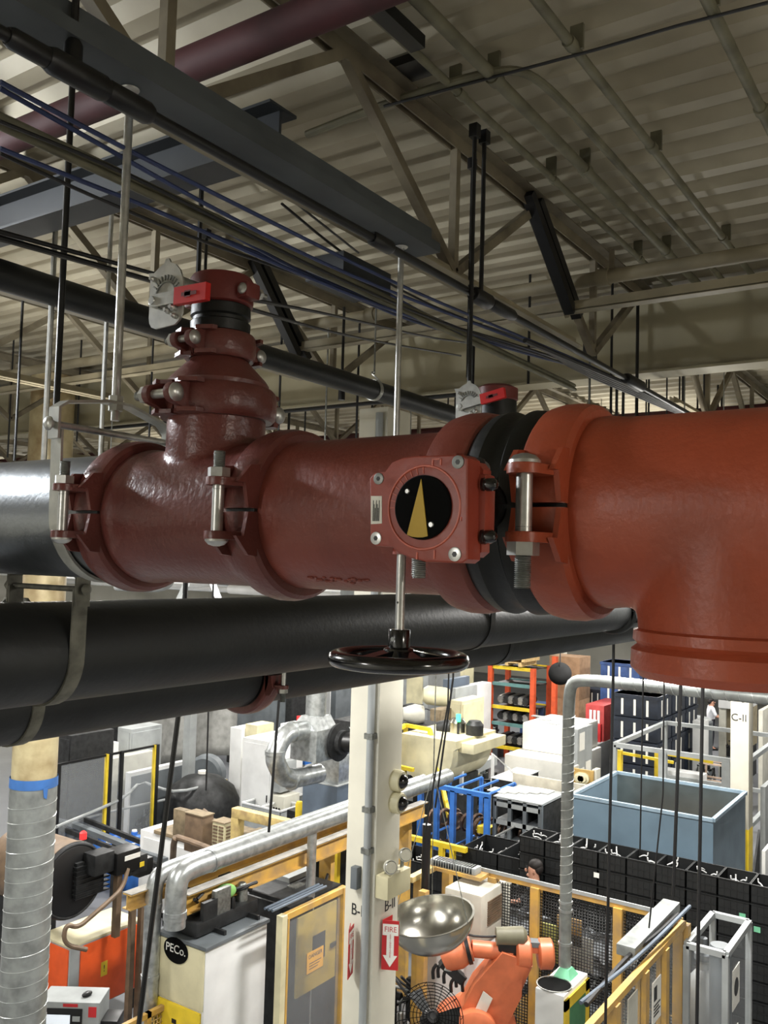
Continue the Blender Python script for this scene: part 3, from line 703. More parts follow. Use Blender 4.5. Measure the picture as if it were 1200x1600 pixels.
# black pipe with fittings along X below the beam
q = PZ(600, 382, 6.93); YC = q.y; ZC = 6.93
t = T('black_conduit', 'slim black pipe with chunky fittings beside the dark grey beam', 'pipe', (2, YC, ZC-.02))
G().cyl((-1.2, YC, ZC), (11.0, YC, ZC), .0125, 16).done('pipe_run', BLK, t)
for px, L, rr in ((50, .05, .02), (122, .07, .026), (200, .06, .024), (596, .05, .021), (752, .06, .028), (785, .09, .022), (990, .12, .03)):
    py = 40+.566*px; x = PY(px, py, YC).x
    G().lathe([(-L, rr*.8), (-L*.8, rr), (L*.8, rr), (L, rr*.8)], (x, YC, ZC), (1, 0, 0), 16).done('fitting', BLK, t)
# other parallel dark pipe (four-inch) further left
q = PZ(300, 522, 6.93); YD, ZD = q.y, 6.93
t = T('overhead_pipe', 'dark grey pipe descending from the left edge behind the valve tower', 'pipe', (3, YD, ZD-.05))
G().cyl((-1, YD, ZD), (12, YD, ZD), .052, 32).done('pipe_run', BLKPIPE, t)
x = PY(584, 612, YD).x
G().lathe([(-.012, .057), (.012, .057)], (x, YD, ZD), (1, 0, 0), 28).done('ring_clamp', STRAP, t)
t = T('hook_hanger', 'thin beige rod with a hook holding the dark grey pipe', 'pipe hanger', (x, YD, ZD+.05))
G().cyl((x, YD, ZD+.09), (x, YD, 7.6), .005, 8).done('rod', ZINCD, t)
G().tube([(x, YD, ZD+.10), (x-.03, YD, ZD+.09), (x-.02, YD-.03, ZD+.06), (x, YD-.052, ZD+.03), (x, YD-.052, ZD-.02)], .005, 8, 2).done('hook', ZINC, t)
# beige conduits in a rack along X
for i, (px, py, h, rr, lb) in enumerate(((0, 183, 6.92, .011, 'upper beige conduit of the pair below the blue cables'), (0, 196, 6.90, .010, 'lower beige conduit of the pair below the blue cables'), (0, 372, 6.72, .008, 'dark thin conduit at left meeting the valve tower'), (0, 362, 6.73, .006, 'second dark thin line at left above the thin conduit'))):
    q = PZ(px, py, h)
    m_ = CONDUIT if i < 2 else BLK
    if i < 2: tag(G().cyl((-.5, q.y, h), (4.2, q.y, h), rr, 12).done('conduit', m_), lb, 'conduit')
    else:
        p1 = PZ(px, py, h); p2 = PY(238, 428+(i-2)*12, p1.y+.05)
        p2 = PD(242, 440-(i-2)*12, p1.length*0+2.6); tag(G().tube([p1+(p1-p2)*.3, p1, p2], rr, 8).done('conduit', m_), lb, 'conduit')
# wires leaving the tower to the right
for i, pts in enumerate(([(392, 468, 2.0), (520, 492, 3.2), (700, 535, 4.5), (860, 545, 5.5)], [(388, 482, 2.0), (500, 515, 3.1), (600, 536, 4.0), (720, 556, 5.0)])):
    tag(G().tube([PD(*p) for p in pts], .005, 6, 2).done('wire', BLKCAB), ('upper' if i == 0 else 'lower')+' thin black wire sagging right from the valve tower top', 'cable')
# blue and dark cables in a drooping bundle
cabs = [
 ([(0, 128), (200, 235), (420, 345), (620, 445), (800, 520), (920, 570), (1000, 610), (1080, 655)], 'blue', 'uppermost blue cable sagging across the view below the beam'),
 ([(0, 138), (150, 222), (330, 325), (520, 420), (700, 490), (900, 565), (1010, 618)], 'blue', 'blue cable just under the uppermost one at upper left'),
 ([(0, 190), (180, 262), (360, 352), (520, 432), (700, 510), (900, 572), (1020, 628)], 'black', 'dark cable lying along the beige conduit pair'),
 ([(0, 232), (120, 280), (260, 335), (400, 400), (600, 482), (800, 548), (930, 580), (1040, 635)], 'blue', 'blue cable crossing the dark beam at left'),
 ([(0, 240), (140, 305), (300, 372), (470, 430), (640, 492), (800, 535), (950, 588)], 'black', 'dark cable under the blue cable at left'),
 ([(250, 300), (380, 378), (520, 450), (660, 510), (800, 540), (930, 585)], 'blue', 'blue cable joining the bundle near the second joist'),
 ([(300, 355), (440, 410), (580, 470), (720, 520), (850, 552), (960, 590)], 'blue', 'lowest blue cable of the bundle at centre'),
 ([(440, 318), (520, 385), (600, 440), (700, 490), (820, 530), (930, 575)], 'black', 'thin dark cable dropping from the beam into the bundle'),
 ([(600, 455), (680, 500), (780, 535), (880, 560), (980, 605)], 'blue', 'short blue cable in the thick of the bundle'),
]
for i, (pts, c, lb) in enumerate(cabs):
    q = [PY(px, py, YC+.16+.035*i) for px, py in pts]
    tag(G().tube(q, .0055 if c == 'blue' else .0045, 6, 2).done(c+'_cable', BLUECAB if c == 'blue' else BLKCAB), lb, 'cable')
# thick bundled cable beyond, hugging the black conduit
for i in range(5):
    q = [PY(px, py, YC+.05+.03*i) for px, py in ((820+8*i, 532+3*i), (900, 566+i*3), (985, 602+i*3), (1050, 634+i*2), (1110, 662))]
    tag(G().tube(q, .010, 6, 1).done('cable', BLKCAB), ['topmost', 'second', 'middle', 'fourth', 'lowest'][i]+' black cable strapped to the black conduit near the orange-red tee', 'cable', 'black cables strapped to the conduit')
tag(G().tube([PD(*p) for p in ((60, 0, 2.0), (110, 28, 2.0), (165, 36, 2.0), (162, 55, 2.0), (205, 95, 2.1), (240, 118, 2.2), (330, 205, 2.4), (440, 300, 2.7), (560, 395, 3.3))], .004, 6, 2).done('wire', BLKCAB), 'loose thin wire looping over the dark grey beam, upper left', 'cable')
# conduits hugging the deck along X
deck = [(600, 38, .014, 'leftmost thin deck conduit, above the near joist'), (652, 0, .021, 'thick deck conduit with a coupling near the top centre'), (838, 0, .016, 'deck conduit ending left of the far right one'), (1105, 0, .018, 'rightmost deck conduit at the upper right corner')]
for px, py, rr, lb in deck:
    q = PZ(px, py, 7.62); t = T('conduit', lb, 'conduit', (2.5, q.y, 7.62))
    G().cyl((-.3, q.y, 7.62), (GX-.1, q.y, 7.62), rr, 12).done('pipe_run', CONDUIT, t)
    for x in (1.55, 2.3, 3.1, 4.2):
        G().lathe([(-.02, rr*1.3), (.02, rr*1.3)], (x+q.y*.2, q.y, 7.62), (1, 0, 0), 12).done('coupling', CONDUIT, t)
        G().box(x+.25, x+.262, q.y-.025, q.y+.018, 7.62, 7.70).done('strap', CONDUIT, t)
q1 = PZ(1005, 285, 7.62)
q = [PZ(480, 210, 7.62), PZ(600, 163, 7.62), PZ(700, 130, 7.62), PZ(770, 112, 7.62), PZ(812, 109, 7.62), PZ(850, 130, 7.62), PZ(905, 187, 7.62), PZ(1083, 385, 7.62)]
q[-1] = V((GX+2, q[-2].y, 7.62))
tag(G().tube(q, .015, 10, 2).done('conduit', CONDUIT), 'bent deck conduit curving from the left into the right-hand run', 'conduit')
tag(G().tube([PZ(600, 166, 7.6), PZ(780, 118, 7.6), PZ(930, 78, 7.6), PZ(1060, 40, 7.6), PZ(1200, 4, 7.6)], .005, 6).done('wire', BLKCAB), 'thin dark wire crossing the deck conduits toward the upper right', 'cable')
# dusty black steel stubs near the top centre
q = PZ(560, 30, 7.5)
tag(G().box(q.x-.05, q.x+.30, q.y-.03, q.y+.02, 7.56, 7.60).done('steel_channel', BLK), 'soot-black steel channel over the near joist, top centre', 'beam')
q = PZ(640, 112, 7.66)
tag(G().box(q.x-.05, q.x+.06, q.y-.06, q.y+.05, 7.66, 7.69).done('steel_plate', BLK), 'small black plate under the roof deck, top centre', 'plate')
q = PZ(545, 452, 6.95); tag(G().box(q.x-.14, q.x+.14, q.y-.08, q.y+.08, 6.95, 7.03).done('junction_box', DARKGREY), 'flat dark junction box above the cable bundle', 'box')
# black rods hung from the near joist
def rod(px, py, d, py2, r, m, lb, group=None, clip=None, foot=None, name='hanger_rod'):
    p = PD(px, py, d)
    q = None
    zb = None
    lo = p.z-6; 
    # height where the vertical through p meets pixel row py2 (iterate)
    z = p.z
    for _ in range(30):
        v = V((p.x, p.y, z))-CAM; dep = v.dot(_f); y_ = 800-F*v.dot(_u)/dep; z -= (py2-y_)/F*dep
    t = T(name, lb, 'rod', (p.x, p.y, z), group)
    ztop = 7.68 if (d > 5.9 and not clip) else p.z
    G().cyl((p.x, p.y, z), (p.x, p.y, ztop), r, 8).done('rod', m, t)
    if clip: G().box(p.x-clip, p.x+clip, p.y-clip, p.y+clip, p.z-clip*1.5, p.z+clip*1.5).done('beam_clamp', BLK, t)
    if foot: G().lathe([(0, foot), (foot*3, foot), (foot*4, foot*.4)], (p.x, p.y, z), (0, 0, 1), 10).done('turnbuckle', BLK, t)
    return t
rod(742, 205, 3.05, 600, .008, BLK, 'black rod from a clamp on the near joist, left one of the close pair', clip=.015)
rod(757, 215, 3.1, 462, .008, BLK, 'black rod ending at the black conduit fitting, right one of the close pair', clip=.015)
rod(738, 256, 3.5, 590, .006, BLK, 'thinner black rod just left of the close pair', clip=.014)
rod(829, 400, 5.2, 600, .008, BLK, 'black rod left of the black double strut, right half')
rod(925, 408, 5.6, 540, .008, BLK, 'black rod hanging from the beige pipe clamp at right', clip=.02)
rod(957, 442, 5.2, 672, .008, BLK, 'black rod dropping just left of the longest one at right')
rod(997, 440, 5.3, 672, .010, BLK, 'longest black rod at right in front of the girder', clip=.02)
rod(922, 548, 5.0, 680, .007, ZINCD, 'grey rod below the joist end clamp', clip=.03)
rod(974, 604, 6.0, 672, .010, BLK, 'short black rod under the bundled cables', clip=.02, foot=.02)
rod(1014, 594, 7.0, 668, .008, BLK, 'short black rod with a bulb foot near the tee', foot=.02)
rod(1122, 583, 8.0, 668, .010, BLK, 'black rod under the girder flange, left one of two', None)
rod(1128, 583, 8.1, 668, .010, BLK, 'black rod under the girder flange, right one of two', None)
rod(323, 366, 3.4, 430, .006, BLK, 'short black rod above the red cap of the valve tower', clip=.012)
rod(538, 480, 5.0, 625, .008, BLK, 'black rod between tower and column, ending in a turnbuckle', foot=.02)
rod(562, 505, 6.0, 690, .008, BLK, 'thin black rod right of the turnbuckle rod')
rod(515, 460, 6.2, 690, .006, ZINCD, 'thin grey rod left of the turnbuckle rod')
rod(36, 462, 4.6, 720, .007, BLK, 'thin dark rod at far left')
rod(88, 330, 3.2, 735, .010, ZINC, 'slim zinc rod at left with a flat plate on top', clip=.014)
rod(176, 300, 3.6, 715, .009, ZINC, 'slim zinc rod just behind the thick bright rod', None)
rod(436, 645, 6.0, 690, .008, BLK, 'short dark rod right of the tower')
rod(120, -30, 1.75, 112, .0075, BLK, 'short black rod at the top left holding the black conduit', foot=.018)
rod(645, 520, 8, 700, .008, ZINCD, 'thin grey rod right of the column')
for i, (px, d, a_, b2) in enumerate(((1062, 7, 600, 660), (1090, 6.5, 620, 660), (700, 8, 640, 690), (480, 7, 560, 690), (240, 6, 520, 690), (130, 7, 480, 690), (20, 7, 560, 715), (1160, 10, 590, 660))):
    rod(px, a_, d, b2, .007, BLK, 'far thin black hanger rod above '+['the orange-red tee', 'the right part of the tee', 'the gearbox', 'the red collar right of the tower', 'the left tee', 'the leftmost collar', 'the dark left pipe', 'the right frame edge'][i], 'far thin hanger rods')
# black thin pipe just below girder flange
q = PX(714, 617, 4.9); tag(G().cyl((4.9, 2.62, q.z), (4.9, 6.5, q.z), .014, 10).done('black_conduit', BLK), 'thin black pipe running level just below the girder flange', 'pipe')
q = PX(600, 640, 9.5); 
for i, (X_, py, rr, lb) in enumerate(((11.0, 672, .05, 'pale far conduit level with the maroon pipe'), (12.5, 698, .04, 'pale far conduit lowest above the red pipe'))):
    q = PX(1100, py, X_); tag(G().cyl((X_, -5, q.z), (X_, 28, q.z), rr, 12).done('conduit', BEIGE), lb, 'conduit')
# hanging cords over the shop floor
def cord(px0, py0, px1, py1, d, r, lb, group=None, m=BLKCAB, name='cord'):
    p = PD(px0, py0, d); q = PD(px1, py1, d*1.0); tag(G().tube([V((p.x, p.y, 7.71)), p, q], r, 6).done(name, m), lb, 'cable', group)
cord(283, 1085, 212, 1640, 3.9, .0115, 'thick black rod slanting down past the galvanised ducts at left', m=BLK, name='hanging_rod')
cord(958, 1060, 945, 1640, 7.0, .012, 'black cord hanging in front of the steel tank, left one of the thick pair')
cord(1064, 1062, 1052, 1400, 7.0, .014, 'black cord hanging in front of the steel tank, middle thick one')
cord(1098, 1075, 1088, 1640, 7.0, .014, 'black cord hanging in front of the tank, right thick one')
cord(1005, 1060, 1000, 1330, 7.5, .007, 'thin cord hanging over the tank, left one of the thin pair')
cord(1036, 1240, 1014, 1450, 7.5, .007, 'thin cord ending above the fence corner')
cord(700, 1100, 664, 1300, 7.5, .008, 'thin dark cord right of the column, nearer one')
cord(708, 1060, 680, 1262, 8.0, .010, 'thin dark cord beside the tub machine')
cord(437, 1080, 420, 1300, 7.5, .012, 'dark cord left of the galvanised fan duct')
cord(326, 1100, 322, 1235, 9.0, .009, 'thin dark cord in front of the draped machine')
cord(575, 860, 560, 1000, 9.0, .012, 'dark cord glimpsed between the pipes')
cord(292, 880, 286, 950, 6.0, .010, 'dark rod in the gap between red and black pipes')
# ---------------------------------------------------------------- lamps (high bays hidden behind the pipe line, plus added fill lamps)
for i, (x, y) in enumerate(BAYS):
    z = 6.32 if i < 18 else 6.5
    if x < 10 and y > 8: z = 6.30
    t = T('high_bay_light', 'suspended linear high bay lamp, %s row beyond the pipes, %s from the right' % (['first','second','third','fourth'][i//4], ['first','second','third','fourth'][i%4]) if i < 16 else ['added fill lamp behind the left black pipe', 'added fill lamp behind the orange-red tee', 'added fill lamp behind the viewer, right one', 'added fill lamp behind the viewer, left one', 'added fill lamp out of view at far left', 'added fill lamp out of view at right'][i-16], 'lamp', (x, y, z), 'high bay lamps hung over the floor')
    G().box(x-.6, x+.6, y-.2, y+.2, z+.02, z+.09, bev=.01).done('housing', OFFW, t)
    G().box(x-.57, x+.57, y-.17, y+.17, z+.008, z+.022).done('lens', LENS, t)
    for s in (-.5, .5): G().cyl((x+s, y, z+.09), (x+s, y, 7.71), .004, 6).done('suspension_wire', ZINCD, t)
    L = bpy.data.lights.new('high_bay', 'AREA'); L.shape = 'RECTANGLE'; L.size = 1.1; L.size_y = .32; L.energy = BAY_POWER*(1 if i < 16 else .3 if i < 18 else .3 if i < 20 else .8); L.color = (1.0, .975, .93)
    lo = bpy.data.objects.new('high_bay', L); COL.objects.link(lo); lo.location = (x, y, z-.002)
    L = bpy.data.lights.new('deck_fill', 'AREA'); L.shape = 'RECTANGLE'; L.size = 1.1; L.size_y = .2; L.energy = UP_POWER*(1 if i < 16 else .35); L.color = (1.0, .97, .9)  # added upward fill for the deck, no such slot in the housing
    lo = bpy.data.objects.new('deck_fill', L); COL.objects.link(lo); lo.location = (x, y, z+.10); lo.rotation_euler = (math.pi, 0, 0)
for i, (p, e, c) in enumerate(SIDE):
    t = T('round_high_bay', ('bell-shaped lamp out of view at left' if i == 0 else 'bell-shaped lamp out of view at right'), 'lamp', p)
    G().lathe([(.0, .19), (.12, .12), (.2, .06), (.3, .05)], (p[0], p[1], p[2]+.06), (0, 0, 1), 32, close=False).done('reflector', OFFW, t)
    G().cyl((p[0], p[1], p[2]+.3), (p[0], p[1], 7.71), .01, 8).done('stem', ZINCD, t)
    L = bpy.data.lights.new('round_bay', 'POINT'); L.energy = e; L.color = c; L.shadow_soft_size = .14
    lo = bpy.data.objects.new('round_bay', L); COL.objects.link(lo); lo.location = p
# ================================================================ THE SHOP FLOOR
def cab(name, label, cat, c, lx, rx, z1, m, z0=.0, doors='x', dm=None, group=None, vents=False, topm=None, bev=.012, nd=1, handle=True, plinth=True, depth=None, width=None):
    """cabinet / machine enclosure: body, plinth, door panels with handles on the -X ('x') or -Y ('y') face"""
    x0, x1, y0, y1 = boxpx(c, lx, rx, z1)
    if depth: x1 = x0+depth
    if width: y1 = y0+width
    t = T(name, label, cat, ((x0+x1)/2, (y0+y1)/2, z0), group)
    G().box(x0, x1, y0, y1, z0+(.08 if plinth else 0), z1, bev=bev).done('body', m, t)
    if plinth: G().box(x0+.03, x1-.03, y0+.03, y1-.03, z0, z0+.08).done('plinth', DIRT, t)
    if topm: G().box(x0-.015, x1+.015, y0-.015, y1+.015, z1, z1+.02, bev=.004).done('top_cover', topm, t)
    dm = dm or m
    for ch in doors:
        for k in range(nd):
            if ch == 'x':
                a = y0+.04+(y1-y0-.08)*k/nd; b = y0+.04+(y1-y0-.08)*(k+1)/nd-.015
                d = G().box(x0-.018, x0+.002, a, b, z0+.16, z1-.08, bev=.006).done('door', dm, t)
                if handle: G().box(x0-.035, x0-.018, a+.04, a+.06, (z0+z1)/2-.07, (z0+z1)/2+.07).done('handle', BLK, d)
                if vents:
                    g = G()
                    for j in range(8): g.box(x0-.021, x0-.017, a+.08, b-.08, z1-.2-j*.035, z1-.185-j*.035)
                    g.done('vent', DIRT, d)
            else:
                a = x0+.04+(x1-x0-.08)*k/nd; b = x0+.04+(x1-x0-.08)*(k+1)/nd-.015
                d = G().box(a, b, y0-.018, y0+.002, z0+.16, z1-.08, bev=.006).done('door', dm, t)
                if handle: G().box(b-.06, b-.04, y0-.035, y0-.018, (z0+z1)/2-.07, (z0+z1)/2+.07).done('handle', BLK, d)
                if vents:
                    g = G()
                    for j in range(8): g.box(a+.08, b-.08, y0-.021, y0-.017, z1-.2-j*.035, z1-.185-j*.035)
                    g.done('vent', DIRT, d)
    return t, x0, x1, y0, y1
def frame_box(t, x0, x1, y0, y1, z0, z1, a, m, mids=(), name='frame_bar'):
    for x in (x0, x1):
        for y in (y0, y1): G().box(x-a/2, x+a/2, y-a/2, y+a/2, z0, z1).done('post', m, t)
    g = G()
    for z in (z1,)+tuple(mids):
        for y in (y0, y1): g.box(x0, x1, y-a/2, y+a/2, z-a/2, z+a/2)
        for x in (x0, x1): g.box(x-a/2, x+a/2, y0, y1, z-a/2, z+a/2)
    g.done(name, m, t)
def clutter(name, label, cat, c, sx, sy, sz, m, seed=1, n=14, mb=None, kinds='bc'):
    """an assembled piece of machinery: bed plate, motors, blocks, hoses"""
    rn = random.Random(seed); x, y, z = c; f_ = 1.0
    while f_ > .3 and z < .1 and not clear(x, y, sx*f_*1.15, sy*f_*1.15, sz*1.1): f_ *= .85
    if f_ <= .3: return None
    sx *= f_; sy *= f_; t = T(name, label, cat, c)
    G().box(x-sx/2, x+sx/2, y-sy/2, y+sy/2, z, z+sz*.35, bev=.02).done('machine_bed', mb or m, t)
    for k in range(n):
        w_ = sx*(.08+.18*rn.random()); d_ = sy*(.08+.18*rn.random()); h_ = sz*(.15+.5*rn.random())
        px = x+(rn.random()-.5)*(sx-w_); py = y+(rn.random()-.5)*(sy-d_); zz = z+sz*.33
        mm = rn.choice([DIRT, MGREY, DIRT, ZINCD, m, BLK])
        if rn.random() < .5: G().box(px-w_/2, px+w_/2, py-d_/2, py+d_/2, zz, zz+h_, bev=.01).done('housing', mm, t)
        else:
            r = min(w_, d_)*.5
            if rn.random() < .5: G().lathe([(0, r), (h_*.8, r), (h_, r*.6)], (px, py, zz), (0, 0, 1), 16).done('cylinder', mm, t)
            else: G().lathe([(-w_*.6, r*.8), (-w_*.5, r), (w_*.5, r), (w_*.55, r*.5), (w_*.8, r*.5)], (px, py, zz+h_*.6), (0 if rn.random() < .5 else 1, 1, 0), 16).done('motor', mm, t)
    for k in range(4):
        p = [V((x+(rn.random()-.5)*sx, y+(rn.random()-.5)*sy, z+sz*(.4+.5*rn.random()))) for _ in range(4)]
        G().tube(p, .018, 6, 2).done('hose', rn.choice([BLKCAB, BLKCAB, GALVD]), t)
    return t
def base(px, py, z): p = PZ(px, py, z); return p

# ---- left: spiral duct with blue tape
p = PZ(44, 1400, 6-(1400-868)/1400*7.9)
DXc, DYc = p.x, p.y
t = T('spiral_duct', 'tall grey spiral duct at the left edge, bare beige top and blue tape', 'duct', (DXc, DYc, 0))
zj = 6-(1222-868)/1400*7.9
G().cyl((DXc, DYc, 0), (DXc, DYc, zj), .20, 48).done('duct_body', GALVD, t)
g = G()
for k in range(60):
    z = .1+k*.125
    if z > zj-.05: break
    n = k
g.tube([(DXc+.2015*math.cos(R(a)), DYc+.2015*math.sin(R(a)), .1+.125*a/360) for a in range(0, 360*n, 15)], .003, 4)
sm = g.done('spiral_seam', mat('seam_highlight', (200, 204, 202), .35, metal=.6), t); 
G().cyl((DXc, DYc, zj), (DXc, DYc, 7.66), .192, 48).done('upper_pipe', mat('stained_beige_pipe', (214, 200, 158), .35, metal=.2, rgb2=(140, 110, 70), scale=3.5), t)
G().lathe([(-.045, .205), (.04, .203)], (DXc, DYc, zj), (0, 0, 1), 40, close=False).done('blue_tape', TAPE, t)
G().prism([(0, 0), (.05, .01), (.04, -.10), (.01, -.08)], facing((DXc-.05, DYc-.206, zj-.03), NEGY), .003).done('tape_end', TAPE, t)

# ---- orange cabinet
x0, x1, y0, y1 = boxpx((110, 1479), 62, 218, 1.15)
t = T('control_cabinet', 'orange cabinet with cream top, bottom left beside the spiral duct', 'cabinet', ((x0+x1)/2, (y0+y1)/2, 0))
G().box(x0, x1, y0, y1, .26, 1.12, bev=.01).done('body', LGREY, t)
G().box(x0-.01, x1+.01, y0-.01, y1+.01, 1.12, 1.15, bev=.005).done('top_cover', CREAM, t)
G().box(x0-.02, x0, y0+.02, y1-.02, .28, 1.10, bev=.004).done('door', CABOR, t)
d = G().box(x0+.15, x1-.02, y0-.02, y0, .28, 1.10, bev=.004).done('door', CABOR, t)
G().box(x0+.47*1, x0+.57, y0-.023, y0-.0195, .62, .80).done('warning_label', YEL, d)
text('!', facing((x0+.52, y0-.0235, .71), NEGY), .12, 'warning_mark', INK, d)
for zz in (.38, 1.02): G().cyl((x1-.06, y0-.02, zz), (x1-.06, y0-.027, zz), .012).done('lock', ZINC, d)
for a in (x0+.05, x1-.05):
    for b_ in (y0+.05, y1-.05): G().box(a-.03, a+.03, b_-.03, b_+.03, 0, .26).done('leg', DIRT, t)
ocx, ocy = (x0+x1)/2, y0
# ---- big drum with motor behind it
p = PZ(113, 1376, 1.95); X_, Y_, Z_ = p.x, p.y, p.z
t = T('drum_motor', 'big dark round drum with brown shell and finned motor above the orange cabinet', 'motor', (X_, Y_+.3, 0))
G().lathe([(0, .44), (.02, .47), (.06, .47), (.07, .455), (1.15, .455), (1.2, .40)], (X_, Y_, Z_), (0, 1, 0), 64).done('drum_shell', BROWN, t)
G().lathe([(-.03, .40), (.0, .46), (.01, .47)], (X_, Y_, Z_), (0, 1, 0), 64).done('front_cover', BLK, t)
g = G(); g.torus((X_, Y_-.01, Z_), (0, 1, 0), .44, .022, 64, 8); g.done('cover_flange', DIRT, t)
g = G()
for k in range(8): g.box(X_-.02+.2*0, X_+.5, Y_-.10, Y_-.02, Z_-.22+k*.055, Z_-.205+k*.055)
g.box(X_, X_+.42, Y_-.08, Y_-.02, Z_-.22, Z_+.22)
g.done('finned_block', DIRT, t)
for (a, b_, cz, s_, h_, mm) in ((.25, .20, .16, .26, .16, DIRT), (.55, .25, .10, .34, .18, BLK), (.80, .2, .02, .26, .13, DIRT), (.98, .18, -.05, .2, .12, BLK)):
    G().box(X_+a-.12, X_+a+s_-.08, Y_-b_-.06, Y_-.02, Z_+cz-.1, Z_+cz+h_, bev=.015).done('motor_block', mm, t)
G().box(X_+.55, X_+.80, Y_-.315, Y_-.31, Z_+.16, Z_+.22).done('name_plate', WHT, t)
G().box(X_+.72, X_+.92, Y_-.265, Y_-.26, Z_+.0, Z_+.06).done('yellow_label', YEL, t)
G().tube([(X_+.62, Y_-.3, Z_+.05), (X_+.5, Y_-.36, Z_-.15), (X_+.25, Y_-.38, Z_-.25), (X_+.05, Y_-.36, Z_-.35), (X_-.15, Y_-.34, Z_-.45), (X_-.3, Y_-.3, Z_-.36), (X_-.32, Y_-.3, Z_-.6), (X_-.05, Y_-.4, Z_-.72)], .028, 8, 3).done('hose', BROWN, t)
for dx in (-.3, .3): G().box(X_+dx-.05, X_+dx+.05, Y_+.75, Y_+1.1, 0, Z_-.3).done('stand_leg', DIRT, t)
G().box(X_+.5, X_+.58, Y_-.25, Y_-.17, 1.15, Z_-.02).done('support_post', BROWN, t)
# ---- HMI panel, turned toward the viewer
q = PZ(108, 1566, 1.5); M = facing((q.x, q.y, 0), (_r.x, _r.y, 0)) @ Matrix.Rotation(0, 4, 'Z')
t = T('operator_panel', 'grey operator panel with lit screen at the bottom left corner', 'control panel', (q.x, q.y, 0))
def hb(nm_, m_, par, x0, x1, y0, y1, z0, z1, bev=0): return G(M).box(x0, x1, z0, z1, -y1, -y0, bev=bev).done(nm_, m_, par)
hb('enclosure', LGREY, t, -.31, .31, 0, .34, 1.0, 1.5, .01); hb('pedestal', MGREY, t, -.06, .06, .1, .22, 0, 1.0); hb('foot', MGREY, t, -.25, .25, -.02, .35, 0, .03)
f = hb('screen_bezel', BLK, t, -.29, .14, -.012, 0, 1.03, 1.44, .003); hb('screen', SCREEN, f, -.26, .02, -.016, -.011, 1.08, 1.38)
for k in range(4): hb('key', LGREY, f, .045, .12, -.017, -.011, 1.08+k*.08, 1.13+k*.08)
hb('red_label', RED, t, -.06, .09, -.004, 0, 1.455, 1.485); hb('red_sticker', RED, t, .2, .28, -.006, 0, 1.36, 1.46); hb('side_block', BLK, t, .31, .48, .05, .3, 1.1, 1.3, .01)
q = PZ(136, 1556, 1.5); tag(G().ball((q.x, q.y, 1.52), .05, (1.2, .7, .5)).done('computer_mouse', BLK), 'small black object lying on the grey operator panel', 'mouse')
# ---- PECO machine
x0, x1, y0, y1 = boxpx((322, 1486), 245, 416, 2.2)
t = T('parts_washer', 'cream and white machine with round PECo. badge, grey roof and yellow lower panels', 'machine', ((x0+x1)/2, (y0+y1)/2, 0))
G().box(x0, x1, y0, y1, .1, 2.2, bev=.01).done('housing', WHITE, t)
G().box(x0+.1, x1-.1, y0+.1, y1-.1, 0, .1).done('plinth', DIRT, t)
G().box(x0-.02, x1+.02, y0-.02, y1+.02, 2.2, 2.235, bev=.004).done('roof_sheet', MGREY, t)
G().box(x0-.014, x0, y0+.01, y1-.01, 1.62, 2.19).done('front_panel', CREAM, t)
d = G().box(x0-.03, x0, y0+.03, y1-.02, .2, 1.60, bev=.006).done('yellow_panel', YEL, t)
G().box(x0-.034, x0-.028, y0+.14, y0+.42, .75, 1.15).done('opening', BLK, d)
g = G()
for a, b_, c_, e in ((.12, .44, .73, .75), (.12, .44, 1.15, 1.17), (.12, .14, .73, 1.17), (.42, .44, .73, 1.17)): g.box(x0-.04, x0-.028, y0+a, y0+b_, c_, e)
g.done('opening_frame', LGREY, d)
G().box(x0-.036, x0-.028, y0+.34, y0+.40, 1.42, 1.46).done('latch', BLK, d)
pz = PX(277, 1484, x0); M = facing((x0-.016, pz.y, pz.z), NEGX)
g = G(); g.prism([(.17*math.cos(R(a)), .125*math.sin(R(a))) for a in range(0, 360, 10)], M, .006); bd = g.done('badge', MATTBLK, t)
text('PECo.', M @ Matrix.Translation((0, .01, .007)), .115, 'badge_lettering', WHT, bd)
pw = (x0, x1, y0, y1)
for k in range(3): G().box(x0+.3+k*.5, x0+.33+k*.5, y0+.05, y1-.05, 2.235, 2.28).done('roof_rib', DIRT, t)
# mesh gate with orange-yellow rail in front of it
gq = PZ(318, 1537, 1.55); gx0 = PY(170, 1602, gq.y).x
t = T('mesh_gate', 'orange-yellow wire mesh gate in front of the yellow panel, bottom left', 'fence', ((gx0+gq.x)/2, gq.y, 0))
G().box(gx0, gq.x, gq.y-.025, gq.y+.025, 1.5, 1.55).done('top_rail', OYEL, t)
for x in (gq.x, gq.x-.75): G().box(x-.025, x+.025, gq.y-.025, gq.y+.025, 0, 1.55).done('post', OYEL, t)
g = G()
for k in range(18): g.bar((gq.x-.75+k*.0417, gq.y, .1), (gq.x-.75+k*.0417, gq.y, 1.5), .006, .006, up=(0, 1, 0))
for k in range(34): g.bar((gq.x-.75, gq.y, .1+k*.0417), (gq.x, gq.y, .1+k*.0417), .006, .006)
g.done('wire_mesh', OYEL, t, ang=180)
for i_, px_ in enumerate((207, 222)):
    q_ = PZ(px_, 1420 if i_ == 0 else 1405, 1.55); tag(G().box(q_.x-.035, q_.x+.035, q_.y-.035, q_.y+.035, 0, 1.6).done('steel_post', BROWN), ['left', 'right'][i_]+' dull brown upright right of the orange cabinet', 'post')
